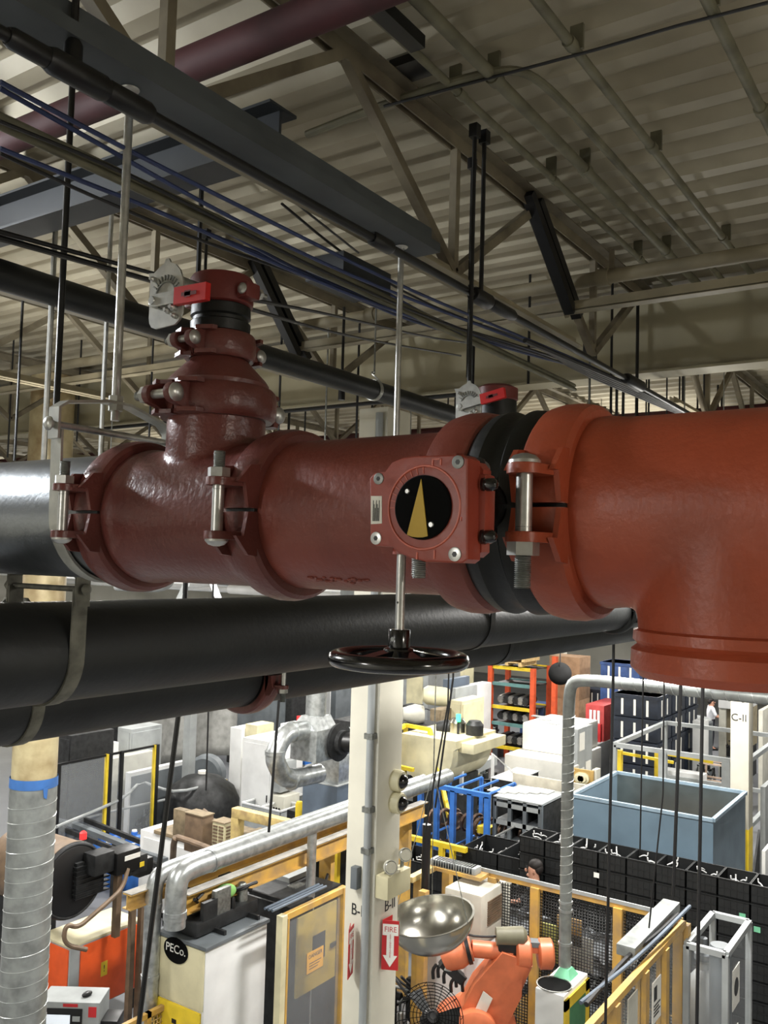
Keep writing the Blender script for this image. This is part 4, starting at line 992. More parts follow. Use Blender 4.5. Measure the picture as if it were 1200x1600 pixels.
# small machinery heap on its roof
clutter('roof_unit', 'tangle of hoses and small motors on the roof of the PECo. machine', 'machinery', (x0+.5, y1-.25, 2.25), .9, .5, .4, DIRT, 5, 8)
q = (x0+.62, y1-.35, 2.75); tag(G().ball((x0+.55, y1-.4, 2.55), .09, (1.4, 1, .8)).done('green_rag', mat('green_cloth', (120, 170, 90), .9)), 'small green rag on the hoses above the PECo. machine', 'rag')
# ---- galvanised ducts with elbows
def gduct(pts, r, label, m=GALV, rings=()):
    t = T('exhaust_duct', label, 'duct', pts[0]); G().tube(pts, r, 24, 2).done('duct_run', m, t)
    for (p, d) in rings: G().lathe([(-.02, r*1.08), (.02, r*1.08)], p, d, 24).done('flange', m, t)
    return t
zd = 2.95
a = PZ(318, 1349, zd); e = V((a.x+4.9, a.y, zd)); s = V((a.x-.30, a.y, zd)); zb = 2.24
s0 = PY(275, 1390, a.y); sx_ = s0.x; zb = PY(270, 1450, a.y).z
pts = [e, V((a.x+2, a.y, zd)), V((a.x+.15, a.y, zd)), V((sx_+.14, a.y, zd)), V((sx_+.03, a.y, zd-.04)), V((sx_, a.y, zd-.16)), V((sx_, a.y, zd-.35)), V((sx_, a.y, zb))]
gduct(pts, .105, 'front galvanised duct running left from the column and bending down onto the PECo. machine', rings=((V((sx_, a.y, zd-.38)), (0, 0, 1)), (V((sx_, a.y, zb+.1)), (0, 0, 1)), (V((a.x+.1, a.y, zd)), (1, 0, 0))))
b0 = PY(239, 1420, a.y+.45); y_ = a.y+.45; x_ = b0.x; z_ = PY(270, 1356, y_).z
pts = [V((x_+5.2, y_, z_)), V((x_+2, y_, z_)), V((x_+.4, y_, z_)), V((x_+.14, y_, z_)), V((x_+.03, y_, z_-.04)), V((x_, y_, z_-.2)), V((x_, y_, z_-.5)), V((x_, y_, 0))]
gduct(pts, .085, 'rear galvanised duct with its elbow further left, dropping to the floor', rings=((V((x_, y_, z_-.3)), (0, 0, 1)), (V((x_, y_, z_-1.0)), (0, 0, 1))))
q = PY(487, 1330, a.y); gduct([V((q.x, a.y, zd)), V((q.x, a.y, zd-.5)), V((q.x, a.y, 0))], .055, 'thin galvanised drop pipe below the front duct near the column')
# ---- yellow gantry beams under the ducts
def ibeam(p, q, h, w_, m, name, label, cat='beam', t=None, up=(0, 0, 1)):
    g = G(); p = V(p); q = V(q); g.bar(p+V((0, 0, h/2)), q+V((0, 0, h/2)), w_, .012); g.bar(p-V((0, 0, h/2)), q-V((0, 0, h/2)), w_, .012); g.bar(p, q, .012, h)
    if t: return g.done(name, m, t)
    return tag(g.done(name, m), label, cat)
mat('dusty_grey', (140, 136, 128), .6, var=.2)
t = T('crane_runway', 'orange-yellow steel beams running left from the column under the galvanised ducts', 'beam', (a.x+1.5, a.y-.1, 0))
r0 = PZ(287, 1413, 2.55); r1 = V((r0.x+4.6, r0.y, 2.55)); ibeam(r0, r1, .18, .12, OYEL, 'beam', '', t=t); G().bar(r0+V((0, 0, .099)), r1+V((0, 0, .099)), .13, .008).done('top_plate', MATS['dusty_grey'], t)
r0b = V((r0.x-.4, r0.y+.38, 2.6)); ibeam(r0b, V((r0.x+4.6, r0.y+.38, 2.6)), .14, .12, OYEL, 'beam', '', t=t); G().bar(r0b+V((0, 0, .08)), V((r0.x+4.6, r0.y+.38, 2.68)), .13, .008).done('top_plate', MATS['dusty_grey'], t)
for dx in (.9, 2.6, 4.4): G().box(r0.x+dx-.04, r0.x+dx+.04, r0.y+.1, r0.y+.28, 0, 2.5).done('post', BLK if dx < 2 else OYEL, t)
# gantry frame further back
p1 = PZ(372, 1262, 2.3); p2 = PZ(548, 1322, 2.3); 
t = T('gantry_frame', 'cream-yellow steel portal frame left of the column behind the ducts', 'frame', (p1.x, (p1.y+p2.y)/2, 0))
G().box(p1.x-.07, p1.x+.07, p2.y-.2, p1.y+.07, 2.16, 2.3, bev=.01).done('beam', mat('dusty_yellow', (206, 184, 120), .5, rgb2=(150, 128, 90)), t)
for y in (p1.y, p2.y): G().box(p1.x-.07, p1.x+.07, y-.07, y+.07, 0, 2.16).done('post', MATS['dusty_yellow'], t)
G().box(p1.x+.07, p1.x+.5, p1.y-.55, p1.y+.0, 0, 1.9).done('side_box', TAN, t)
# ---- left mid: clear guard with black frame and yellow posts
q0 = PZ(245, 1163, 2.2); xl = PY(92, 1190, q0.y).x
t = T('machine_guard', 'black framed clear guard panel with yellow posts, left of the hanging rod', 'guard', ((q0.x+xl)/2, q0.y, 0))
xm = PY(167, 1177, q0.y).x; xm2 = PY(190, 1175, q0.y).x
G().box(xl, q0.x, q0.y-.02, q0.y+.02, 2.16, 2.2).done('top_rail', BLK, t)
G().box(xl, q0.x, q0.y-.02, q0.y+.02, .15, .2).done('bottom_rail', BLK, t)
for x, mm, w_ in ((q0.x, BLK, .09), (q0.x-.06, YEL, .05), (xm+.07, BLK, .09), (xm, YEL, .05), (xm2, BLK, .07), (xl, BLK, .06)): G().box(x-w_/2, x+w_/2, q0.y-.04, q0.y+.03, 0, 2.2).done('post', mm, t)
G().box(xl, q0.x, q0.y-.004, q0.y+.004, .2, 2.16).done('clear_panel', GLASS, t)
# machines behind it
cab('machining_centre', 'cream machining centre behind the clear guard with grey lower half', 'machine', (156, 1190), 118, 172, 1.7, OFFW, doors='x', dm=CREAM, depth=1.5)
cab('machining_centre', 'white-topped machine with dark door behind the right half of the clear guard', 'machine', (203, 1208), 196, 250, 1.45, WHITE, doors='y', dm=MGREY, depth=1.6)
q = PZ(103, 1215, 1.6); t = T('blue_tank', 'dark blue rounded tank behind the guard beside the spiral duct', 'tank', (q.x, q.y, 0))
G().lathe([(0, .35), (.2, .55), (1.4, .55), (1.75, .3)], (q.x, q.y, .0), (0, 0, 1), 32).done('tank_body', DBLUE, t)
G().lathe([(0, .08), (.2, .08)], (q.x, q.y, 1.75), (0, 0, 1), 16).done('filler_neck', DIRT, t)
cab('monitor_cabinet', 'bright white instrument box under the lower black pipe at left', 'machine', (138, 1168), 128, 152, 2.0, WHITE, doors='', depth=.8)
cab('electrical_cabinet', 'tall mid grey electrical cabinet left of the draped machine', 'cabinet', (205, 1140), 184, 230, 2.2, LGREY, doors='xy', depth=.9)
cab('machine_block', 'dark machine column right beside the duct top', 'machine', (112, 1150), 92, 126, 2.6, DIRT, doors='x', depth=1.0)
cab('work_bench', 'long dark bench with white sheet between duct and grey cabinet', 'bench', (175, 1150), 150, 190, 1.5, MGREY, doors='y', depth=1.4, topm=WHITE)
q = PZ(268, 1240, 1.0)
t = T('dark_drum', 'dark rounded machine dome below the draped machine', 'machine', (q.x+.4, q.y-.5, 0))
G().lathe([(0, .8), (.9, .8), (1.15, .68), (1.35, .4), (1.42, .12)], (q.x+.4, q.y-.5, 0), (0, 0, 1), 40).done('dome', DIRT, t)
G().lathe([(0, .1), (.06, .1)], (q.x+.4, q.y-.5, 1.43), (0, 0, 1), 20).done('white_cap', WHT, t)
# railing tubes
def rail(label, pts, r, m, posts=(), pm=None, px_=True):
    t = T('guard_rail', label, 'railing', pts[0]); G().tube(pts, r, 8, 1).done('top_tube', m, t)
    for p in posts: G().cyl((p[0], p[1], 0), (p[0], p[1], p[2]), .045, 10).done('post', pm or m, t)
    return t
zr_ = 1.25; pp = [PZ(x, y, zr_) for x, y in ((88, 1292), (160, 1262), (195, 1246), (220, 1220), (250, 1232), (278, 1238), (330, 1226), (352, 1218))]
rail('grey tube railing with an orange-yellow post in front of the machines at left', pp, .03, LGREY, [(PZ(219, 1216, zr_).x, PZ(219, 1216, zr_).y, zr_), (pp[-1].x, pp[-1].y, zr_)], YEL)
pp = [PZ(x, y, 1.0) for x, y in ((88, 1292), (145, 1275), (200, 1262), (330, 1234), (400, 1220))]
rail('lower grey tube railing crossing behind the hanging rod', pp, .025, LGREY)
q = PZ(216, 1245, 1.2)
# dark track beams with blue drums
t = T('conveyor', 'dark conveyor beams slanting from the duct toward the white base unit', 'conveyor', PZ(150, 1300, .8))
for (a0, a1, zz, w_, mm) in (((85, 1276), (258, 1345), 1.0, .12, MGREY), ((85, 1262), (258, 1330), 1.05, .06, DIRT), ((85, 1290), (258, 1358), .95, .05, DIRT)):
    G().bar(PZ(*a0, zz), PZ(*a1, zz), w_, .08).done('beam', mm, t)
for px, py in ((100, 1286), (180, 1316), (250, 1346)): q = PZ(px, py, .95); G().box(q.x-.04, q.x+.04, q.y-.04, q.y+.04, 0, .95).done('leg', DIRT, t)
for i, (px, py) in enumerate(((158, 1310), (170, 1318), (186, 1318), (210, 1300), (206, 1322), (214, 1318), (176, 1300))):
    q = PZ(px, py, .75); t = T('blue_drum', ['first', 'second', 'third', 'fourth', 'fifth', 'sixth', 'seventh'][i]+' blue plastic drum under the dark conveyor beams, counted nearest the duct', 'drum', (q.x, q.y, 0), 'blue drums under the conveyor')
    G().lathe([(0, .15), (.03, .17), (.6, .17), (.68, .12), (.70, .06), (.76, .06)], (q.x, q.y, 0), (0, 0, 1), 24).done('barrel', BLUE, t)
    G().lathe([(.76, .05), (.79, .05)], (q.x, q.y, 0), (0, 0, 1), 12).done('cap', WHT, t)
q = PZ(130, 1306, 1.2); t = T('beacon', 'small glowing red lamp above the brown drum', 'lamp', (q.x, q.y, 0))
G().cyl((q.x, q.y, 0), (q.x, q.y, 1.15), .02).done('stem', DIRT, t); G().lathe([(0, .06), (.1, .06), (.13, .03)], (q.x, q.y, 1.15), (0, 0, 1), 16).done('red_lens', REDLAMP, t)
for i, (px, py, s_) in enumerate(((150, 1275, 3), (195, 1272, 4), (225, 1262, 8))):
    q = PZ(px, py, .9); clutter('hose_station', ['tangle of dark hoses under the clear guard', 'cluster of fittings beside the orange-yellow post', 'pile of small dark parts left of the white base unit'][i], 'machinery', (q.x, q.y, 0), .9, .9, 1.0, DIRT, s_, 10)
# ---- white base unit with brown box and louvred unit on top
x0, x1, y0, y1 = boxpx((357, 1330), 218, 385, 1.4)
t = T('coolant_unit', 'long white base unit with tan top behind the elbow of the galvanised duct', 'machine', ((x0+x1)/2, (y0+y1)/2, 0))
G().box(x0, x0+1.1, y0, y1, .1, 1.36, bev=.012).done('body', WHITE, t); G().box(x0-.02, x0+1.12, y0-.02, y1-.35, 1.36, 1.42, bev=.005).done('top_board', TAN, t)
G().box(x0+.05, x0+1.0, y0+.05, y1-.05, 0, .1).done('plinth', DIRT, t)
for k in range(3): G().box(x0-.012, x0, y0+.1+k*(y1-y0)/3, y0+(k+.85)*(y1-y0)/3, .25, 1.25).done('access_panel', WHITE, t)
b0 = boxpx((292, 1300), 0, 0, 1.45)
def topbox(name, label, cat, c, lx, rx, zt, zb, m, top=None, vent=None, depth=None):
    x0, x1, y0, y1 = boxpx(c, lx, rx, zt); 
    if depth: x1 = x0+depth
    t = T(name, label, cat, ((x0+x1)/2, (y0+y1)/2, zb))
    G().box(x0, x1, y0, y1, zb, zt, bev=.01).done('case', m, t)
    if top: G().box(x0-.01, x1+.01, y0-.01, y1+.01, zt, zt+.015).done('lid', top, t)
    if vent:
        g = G()
        n = 9
        for j in range(n):
            z = zb+.06+(zt-zb-.12)*j/(n-1)
            for a_, b__ in ((.08, .45), (.55, .92)): g.box(x0-.012, x0-.001, y0+(y1-y0)*a_, y0+(y1-y0)*b__, z-.012, z+.012)
            g.box(x0+(x1-x0)*.15, x0+(x1-x0)*.85, y0-.012, y0-.001, z-.012, z+.012)
        g.done('louvre', vent, t)
    return t
topbox('transformer_box', 'brown-grey box on the tan top of the white base unit', 'box', (317, 1277), 289, 334, 2.0, 1.42, BROWN, TAN)
topbox('small_cover', 'pale brown low cover left of the brown-grey box', 'box', (290, 1268), 271, 300, 1.85, 1.42, TAN)
topbox('air_conditioner', 'cream louvred cooling unit right of the brown-grey box', 'air conditioner', (351, 1288), 332, 368, 1.95, 1.42, CREAM, TAN, vent=BROWN)
q = [PZ(x, y, 1.6) for x, y in ((318, 1280), (330, 1290), (335, 1305), (362, 1310))]
for k in range(3): tag(G().tube([p+V((0, 0, .08*k)) for p in q], .022, 8, 2).done('flexible_hose', BROWN), ['lowest', 'middle', 'topmost'][k]+' of three brown hoses beside the louvred cooling unit', 'hose')
q = [PZ(270, 1345, 1.2), PZ(272, 1310, 1.7), PZ(280, 1308, 1.7), PZ(350, 1335, 1.7)]
tag(G().tube(q, .05, 10, 1).done('elbow_pipe', BROWN), 'dull brown elbow pipe in front of the white base unit', 'pipe')
# ---- white cabinets, cream box, draped machine
t1 = cab('electrical_cabinet', 'white cabinet with small switch box on its side, right of the draped machine', 'cabinet', (378, 1139), 360, 388, 2.3, WHITE, doors='', depth=.6)
t, x0, x1, y0, y1 = t1
G().box(x0+.05, x0+.3, y0-.15, y0, 1.1, 1.6, bev=.01).done('switch_box', OFFW, t)
t, x0, x1, y0, y1 = cab('electrical_cabinet', 'largest white cabinet with two grey boxes on its right side', 'cabinet', (426, 1160), 379, 452, 2.3, WHITE, doors='x', depth=1.0)
G().box(x0+.05, x0+.55, y0-.2, y0, 1.3, 1.9, bev=.01).done('upper_box', LGREY, t)
sb = G().box(x0+.0, x0+.5, y0-.35, y0, .75, 1.25, bev=.01).done('switch_box', OFFW, t)
for k in range(3): G().cyl((x0-.001, y0-.1-.07*k, 1.0), (x0-.02, y0-.1-.07*k, 1.0), .02).done('knob', BLK, sb)
topbox('cream_enclosure', 'cream machine enclosure high up under the pipes, left of the fan duct', 'machine', (402, 1134), 383, 428, 2.4, 1.2, CREAM, None)
q0 = PZ(300, 1130, 2.6)
g = G(); rn = random.Random(4)
# draped sheet: a cloth hanging in folds over a frame
def cloth(p0, p1, ztop, zbot, amp, m, name, label, n=40, k=10, sag=.25):
    g = G(); p0 = V(p0); p1 = V(p1); d = p1-p0; nn = V((-d.y, d.x, 0)).normalized(); rows = []
    for j in range(k+1):
        row = []
        for i in range(n+1):
            u = i/n; v = j/k; off = amp*(math.sin(u*17+v*2)+.5*math.sin(u*31+1))*(.3+.7*v)
            zz = ztop+(zbot-ztop)*v - sag*math.sin(u*math.pi)*(1-v)*.2
            row.append(g.b.verts.new(p0+d*u+nn*off+V((0, 0, zz-p0.z))))
        rows.append(row)
    for a, b in zip(rows, rows[1:]):
        for i in range(n): g.b.faces.new((a[i], a[i+1], b[i+1], b[i]))
    o = g.done(name, m); s = o.modifiers.new('t', 'SOLIDIFY'); s.thickness = .01
    return tag(o, label, 'curtain')
c0 = PZ(252, 1108, 2.6); c1 = PZ(345, 1090, 2.6)
drape = mat('grey_sheet', (140, 140, 136), .6, var=.15)
a1 = PZ(300, 1180, 1.3)
cloth((a1.x-1.6, a1.y+.6, 3.2), (a1.x+1.6, a1.y+.1, 3.2), 3.3, 1.1, .12, drape, 'draped_sheet', 'pale grey sheet draped over the machine left of the white cabinets')
tag(G().box(a1.x-1.2, a1.x+1.4, a1.y+.75, a1.y+2, 0, 3.1, bev=.03).done('covered_machine', DIRT), 'dark machine standing under the pale grey sheet', 'machine')
q = PZ(322, 1196, 1.2); t = T('round_housing', 'dusty round cover below the grey sheet', 'machine', (q.x, q.y, 0))
G().lathe([(-.15, .45), (.1, .45), (.15, .38)], (q.x, q.y, 1.0), (-1, -.4, 0), 32).done('cover', MGREY, t); G().box(q.x-.3, q.x+.3, q.y-.1, q.y+.4, 0, .8).done('stand', DIRT, t)
q = PZ(293, 1240, .8); t = T('steel_post', 'grey square post in front of the draped machine', 'post', (q.x, q.y, 0)); G().box(q.x-.1, q.x+.1, q.y-.1, q.y+.1, 0, 3.9).done('post_shaft', LGREY, t); G().box(q.x-.2, q.x+.2, q.y-.2, q.y+.2, 0, .03).done('foot_plate', LGREY, t)
# ---- fan duct assembly
z0_ = 3.4; Q = PZ(505, 1165, 3.0); fx, fy = Q.x, Q.y
t = T('fan_unit', 'galvanised fan box with hopper top and black motor, left of the column', 'fan', (fx, fy, 2.0))
def PF(px, py): return PY(px, py, fy)
A = PF(494, 1175); B = PF(520, 1175); zt = PF(505, 1141).z; zb = PF(505, 1190).z
G().box(A.x, B.x+.1, fy, fy+.55, zb, zt, bev=.01).done('fan_box', GALV, t)
g = G(); M = facing((0, 0, 0), NEGY); zt2 = PF(512, 1120).z
def frust(g, x0, x1, y0, y1, z0, X0, X1, Y0, Y1, z1):
    v = [g.b.verts.new(p) for p in ((x0, y0, z0), (x1, y0, z0), (x1, y1, z0), (x0, y1, z0), (X0, Y0, z1), (X1, Y0, z1), (X1, Y1, z1), (X0, Y1, z1))]
    for f in ((0, 1, 2, 3), (4, 5, 6, 7), (0, 1, 5, 4), (1, 2, 6, 5), (2, 3, 7, 6), (3, 0, 4, 7)): g.b.faces.new([v[i] for i in f])
frust(g, A.x, B.x+.1, fy, fy+.55, zt, PF(502, 1120).x, PF(524, 1120).x, fy+.1, fy+.42, zt2); g.done('hopper', GALV, t)
vx = PF(513, 1100).x; zt3 = PF(515, 1086).z
G().tube([(vx, fy+.26, zt2), (vx, fy+.26, zt3), (vx+.05, fy+.26, zt3+.25), (vx+.45, fy+.3, zt3+.7), (vx+1.3, fy+.4, zt3+1.1)], .17, 20, 2).done('outlet_duct', GALV, t)
mp = PF(530, 1158); G().lathe([(0, .30), (.06, .32), (.08, .2), (.16, .2)], (mp.x-.05, fy, mp.z), (0, -1, 0), 32).done('motor_flange', DIRT, t)
G().lathe([(.1, .16), (.42, .17), (.45, .13), (.47, .05)], (mp.x-.05, fy, mp.z), (.35, -1, 0), 28).done('motor', BLK, t)
# suction duct: left, down, back right
r = .155
d1 = PF(470, 1153); d2 = PF(440, 1160); 
l1 = PF(451, 1190); l2 = PF(458, 1208); l3 = PF(496, 1219)
dd = T('exhaust_duct', 'galvanised duct looping left of the fan box and back to the blue-grey cabinet', 'duct', (l1.x, fy, l1.z))
zt_ = PF(465, 1150).z
G().tube([(A.x+.1, fy+.28, zt_-.02), (PF(478, 1150).x, fy+.28, zt_), (PF(464, 1150).x, fy+.28, zt_-.02), (l1.x, fy+.28, zt_-.25), (l1.x, fy+.28, l1.z), (l1.x+.05, fy+.28, l2.z+.1), (PF(466, 1215).x, fy+.28, l3.z+.04), (l3.x+.4, fy+.28, l3.z)], r, 24, 2).done('duct_run', GALV, dd)
for p_, d_ in (((l1.x, fy+.28, l1.z+.1), (0, 0, 1)), ((PF(478, 1150).x, fy+.28, zt_), (1, 0, 0)), ((PF(470, 1215).x+.1, fy+.28, l3.z+.02), (1, 0, 0))): G().lathe([(-.03, r*1.07), (.03, r*1.07)], p_, d_, 24).done('flange', GALV, dd)
x0, x1, y0, y1 = boxpx((527, 1230), 473, 570, 2.0)
t = T('dust_collector', 'blue-grey dust collector cabinet with galvanised box on top, left of the column', 'machine', ((x0+x1)/2, (y0+y1)/2, 0))
G().box(x0, x1, y0, y1, .06, 2.0, bev=.01).done('body', BLUEGREY, t); G().box(x0+.05, x1-.05, y0+.05, y1-.05, 0, .06).done('plinth', DIRT, t)
G().box(x0-.01, x1+.01, y0-.01, y1+.01, 2.0, 2.015).done('top_cover', LGREY, t)
G().box(x0+.1, x1-.1, y0+.05, y0+.62, 2.015, 2.5, bev=.008).done('galvanised_box', GALV, t)
G().box(x0+.25, x1-.2, y0+.1, y0+.55, 2.5, 2.95, bev=.01).done('motor_cover', MGREY, t)
G().box(x0+.55, x0+.95, y0-.06, y0, 1.1, 1.65, bev=.01).done('gauge_box', GALV, t)
for px, py in ((468, 1252), (511, 1262)):
    q = PZ(px, py, 1.5); tt = T('bollard', ('left' if px < 500 else 'right')+' short yellow post in front of the blue-grey dust collector', 'post', (q.x, q.y, 0)); G().lathe([(0, .075), (1.45, .075), (1.5, .05)], (q.x, q.y, 0), (0, 0, 1), 16).done('post_body', YEL, tt)
# bins with white frames, left of dust collector
def tub(label, c, lx, rx, z1, z0=0, frame=WHITE, body=LGREY, group=None, nx=2, depth=None):
    x0, x1, y0, y1 = boxpx(c, lx, rx, z1)
    if depth: x1 = x0+depth
    t = T('wire_container', label, 'container', ((x0+x1)/2, (y0+y1)/2, z0), group)
    g = G(); a = .03
    for y in [y0+(y1-y0)*k/nx for k in range(nx+1)]: g.bar((x0, y, z1), (x1, y, z1), a, a)
    for x in [x0+(x1-x0)*k/nx for k in range(nx+1)]: g.bar((x, y0, z1), (x, y1, z1), a, a)
    g.done('top_frame', frame, t)
    g = G(); s = .01
    g.box(x0, x0+s, y0, y1, z0, z1); g.box(x1-s, x1, y0, y1, z0, z1); g.box(x0, x1, y0, y0+s, z0, z1); g.box(x0, x1, y1-s, y1, z0, z1); g.box(x0, x1, y0, y1, z0, z0+s)
    g.done('walls', body, t)
    for k in range(5):
        rn = random.Random(k); G().box(x0+.1+.15*k, x0+.2+.15*k, y0+.1, y1-.2, z0+.1, z1-.2-.05*k).done('insert', DIRT if k % 2 else WHITE, t)
    return t
tub('white framed open container left of the blue-grey dust collector', (438, 1268), 378, 478, 1.1, depth=1.3)
tub('second white framed container below the cream-yellow beam', (415, 1318), 390, 440, .9, depth=1.1, body=DBLUE)
cab('tool_cabinet', 'black low cabinet between the white framed container and the collector', 'cabinet', (470, 1270), 448, 478, 1.3, BLK, doors='x', depth=.5)
t, x0, x1, y0, y1 = cab('switch_console', 'white control panel with buttons and red beacon high left of the fan duct', 'control panel', (468, 1135), 438, 480, 2.4, WHITE, doors='', depth=.5)
g = G()
for k in range(8): g.cyl((x0-.001, y0+.15+(k % 4)*.16, 1.7+.25*(k//4)), (x0-.02, y0+.15+(k % 4)*.16, 1.7+.25*(k//4)), .035)
g.done('buttons', INK, t); G().cyl((x0+.1, y0+.1, 2.4), (x0+.1, y0+.1, 2.6), .05).done('red_beacon', REDLAMP, t)
cab('machining_centre', 'white machine with small blue display inside the duct loop', 'machine', (492, 1182), 447, 530, 1.6, WHITE, doors='x', depth=1.5)
topbox('blue_box', 'bright blue box on the white machine inside the duct loop', 'box', (477, 1170), 463, 488, 1.95, 1.6, BLUE)
cab('machine_block', 'dark machine behind the fan motor beside the column', 'machine', (562, 1130), 520, 585, 2.6, DIRT, doors='x', depth=1.2)
cab('machine_block', 'white machine side just left of the column behind the collector', 'machine', (556, 1146), 545, 580, 2.0, WHITE, doors='', depth=1.2)
q = PZ(490, 1110, 1.5); tag(G().cyl((q.x, q.y, 0), (q.x, q.y, 5.0), .16, 24).done('vertical_duct', GALV), 'upright pale pipe left of the fan hopper', 'duct')
# ---- danger door guard
q0 = PZ(441, 1430, 2.4); xr = PY(536, 1390, q0.y).x
t = T('machine_guard', 'yellow framed clear guard panel left of the B-II column', 'guard', ((q0.x+xr)/2, q0.y, 0))
for x in (q0.x, xr): G().box(x-.04, x+.04, q0.y-.04, q0.y+.04, 0, 2.4).done('post', OYEL if x == xr else CREAM, t); 
G().box(q0.x+.045, q0.x+.07, q0.y-.045, q0.y+.0, 0, 2.36).done('yellow_trim', OYEL, t)
G().box(q0.x, xr, q0.y-.03, q0.y+.03, 2.34, 2.4).done('top_rail', OYEL, t); G().box(q0.x, xr, q0.y-.03, q0.y+.03, .1, .16).done('bottom_rail', OYEL, t)
G().box(q0.x, xr, q0.y-.004, q0.y+.004, .16, 2.34).done('clear_panel', GLASS, t)
for k in range(3): G().cyl((q0.x-.1, q0.y+.05+.05*k, 2.46), (xr-.25, q0.y+.05+.05*k, 2.46), .014).done('cable_tube', BLUEGREY, t)
fy_ = q0.y+.5
xa = PY(462, 1500, fy_).x; xb = PY(522, 1500, fy_).x; zt = PY(470, 1432, fy_).z
t = T('press_cabinet', 'worn yellow cabinet with black window and caution label behind the clear guard', 'cabinet', ((xa+xb)/2, fy_+.4, 0))
G().box(xa-.12, xb+.12, fy_+.01, fy_+.9, 0, zt+.15, bev=.01).done('housing', DIRT, t)
wy = mat('worn_yellow', (178, 152, 56), .5, rgb2=(120, 106, 60), scale=3)
zbm = PY(462, 1560, fy_).z
d = G().box(xa, xb, fy_-.02, fy_+.01, zbm, zt, bev=.01).done('yellow_door', wy, t)
pz = PY(497, 1476, fy_); G().box(pz.x-.13, pz.x+.1, fy_-.026, fy_-.018, pz.z-.16, pz.z+.14).done('window', BLK, d)
pz = PY(493, 1500, fy_-.03); lb = G().box(pz.x-.16, pz.x+.14, fy_-.034, fy_-.026, pz.z-.11, pz.z+.12).done('caution_label', mat('label_orange', (240, 176, 40), .5), d)
text('DANGER', facing((pz.x-.01, fy_-.035, pz.z+.07), NEGY), .062, 'label_lettering', INK, lb)
for k in range(3): G().box(pz.x-.12, pz.x+.1-.03*k, fy_-.0355, fy_-.034, pz.z-.01-.03*k, pz.z-.002-.03*k).done('label_line', INK, lb)
G().box(xb-.12, xb-.02, fy_-.05, fy_-.02, pz.z+.05, pz.z+.09).done('latch', BLK, d)
cab('floor_unit', 'long dark machine block with hoses under the yellow beams', 'machine', (440, 1345), 400, 520, 1.9, DIRT, doors='xy', depth=2.0)
cab('machine_block', 'pale grey upright enclosure between the drop pipe and the guard', 'machine', (452, 1372), 420, 470, 2.2, LGREY, doors='x', depth=.5)
q = PZ(455, 1335, 1.9); clutter('hose_bundle', 'heap of hoses and fittings on top of the dark machine under the yellow beams', 'machinery', (q.x+.8, q.y-.4, 1.92), 1.6, .9, .5, DIRT, 21, 18)
q = PZ(478, 1398, 2.0); clutter('valve_block', 'black valve assembly above the yellow cabinet', 'machinery', (q.x+.1, q.y, 1.6), .8, .5, .6, BLK, 23, 10)
tag(G().box(q.x-.4, q.x+.6, q.y-.3, q.y+.3, 0, 1.6).done('machine_stand', DIRT), 'dark stand under the black valve assembly', 'machine')
for px, py in ((452, 1344), (527, 1316)):
    q = PZ(px, py, 2.3); tt = T('steel_post', ('left' if px < 500 else 'right')+' thin yellow upright under the galvanised ducts', 'post', (q.x, q.y, 0)); G().box(q.x-.035, q.x+.035, q.y-.035, q.y+.035, 0, 2.3).done('post_shaft', YEL, tt)
# ================================================================ RIGHT HALF OF THE FLOOR
# ---- cream tub machine with yellow stairs
q = PZ(700, 1145, 2.6); 
t = T('tumbler_machine', 'cream tub-shaped machine with rounded belly right of the column', 'machine', (q.x, q.y, 0))
yl = PX(655, 1140, q.x).y; yr = PX(740, 1140, q.x).y
Mx = Matrix(((0, 0, 1, q.x-.7), (-1, 0, 0, yl), (0, 1, 0, 0), (0, 0, 0, 1)))
L_ = yl-yr
prof = [(0, 2.6), (L_, 2.6), (L_, 2.45)] + [(L_*.55+L_*.4*math.cos(R(a)), 2.4-.72*math.sin(R(a))) for a in range(0, 91, 10)] + [(L_*.3, 1.72), (0, 2.0)]
G().prism(prof, Mx, 1.7, bev=.03).done('tub', CREAM, t)
G().box(q.x-.5, q.x+.9, yr-.28, yr+.05, 2.35, 2.55, bev=.02).done('spout', CREAM, t)
G().box(q.x-.5, q.x+.8, yr+.3, yl-.2, 0, 1.75).done('base_frame', DIRT, t)
for k in range(3): G().lathe([(0, .18), (.2, .18), (.28, .12)], (q.x+.2, yl-.4-.4*k, 2.6), (0, 0, 1) if k else (0, -1, .3), 20).done('drive_unit', DIRT if k != 1 else STEEL, t)
t = T('stair_rail', 'bright yellow stair railing left of the cream tub machine', 'railing', PZ(640, 1150, 0))
zr = 2.7; a0 = PZ(634, 1133, zr); a1 = PZ(672, 1140, zr); b0 = V((a0.x-.9, a0.y-.4, 1.2)); b1 = V((a1.x-.6, a1.y-.9, 1.0))
for p, q2 in ((a0, a1), (V((a0.x, a0.y, 2.2)), V((a1.x, a1.y, 2.2))), (a1, b1), (a0, V((a0.x, a0.y, 0))), (a1, V((a1.x, a1.y, 0))), (b1, V((b1.x, b1.y, 0))), (V((a0.x-.6, a0.y, 2.6)), V((a0.x-.6, a0.y, 0))), (V((a0.x-.6, a0.y, 2.6)), a0), (V((a0.x-.6, a0.y, 2.0)), V((a1.x-.6, a1.y, 2.0)))):
    G().bar(p, q2, .07, .07).done('rail_tube', YEL, t)
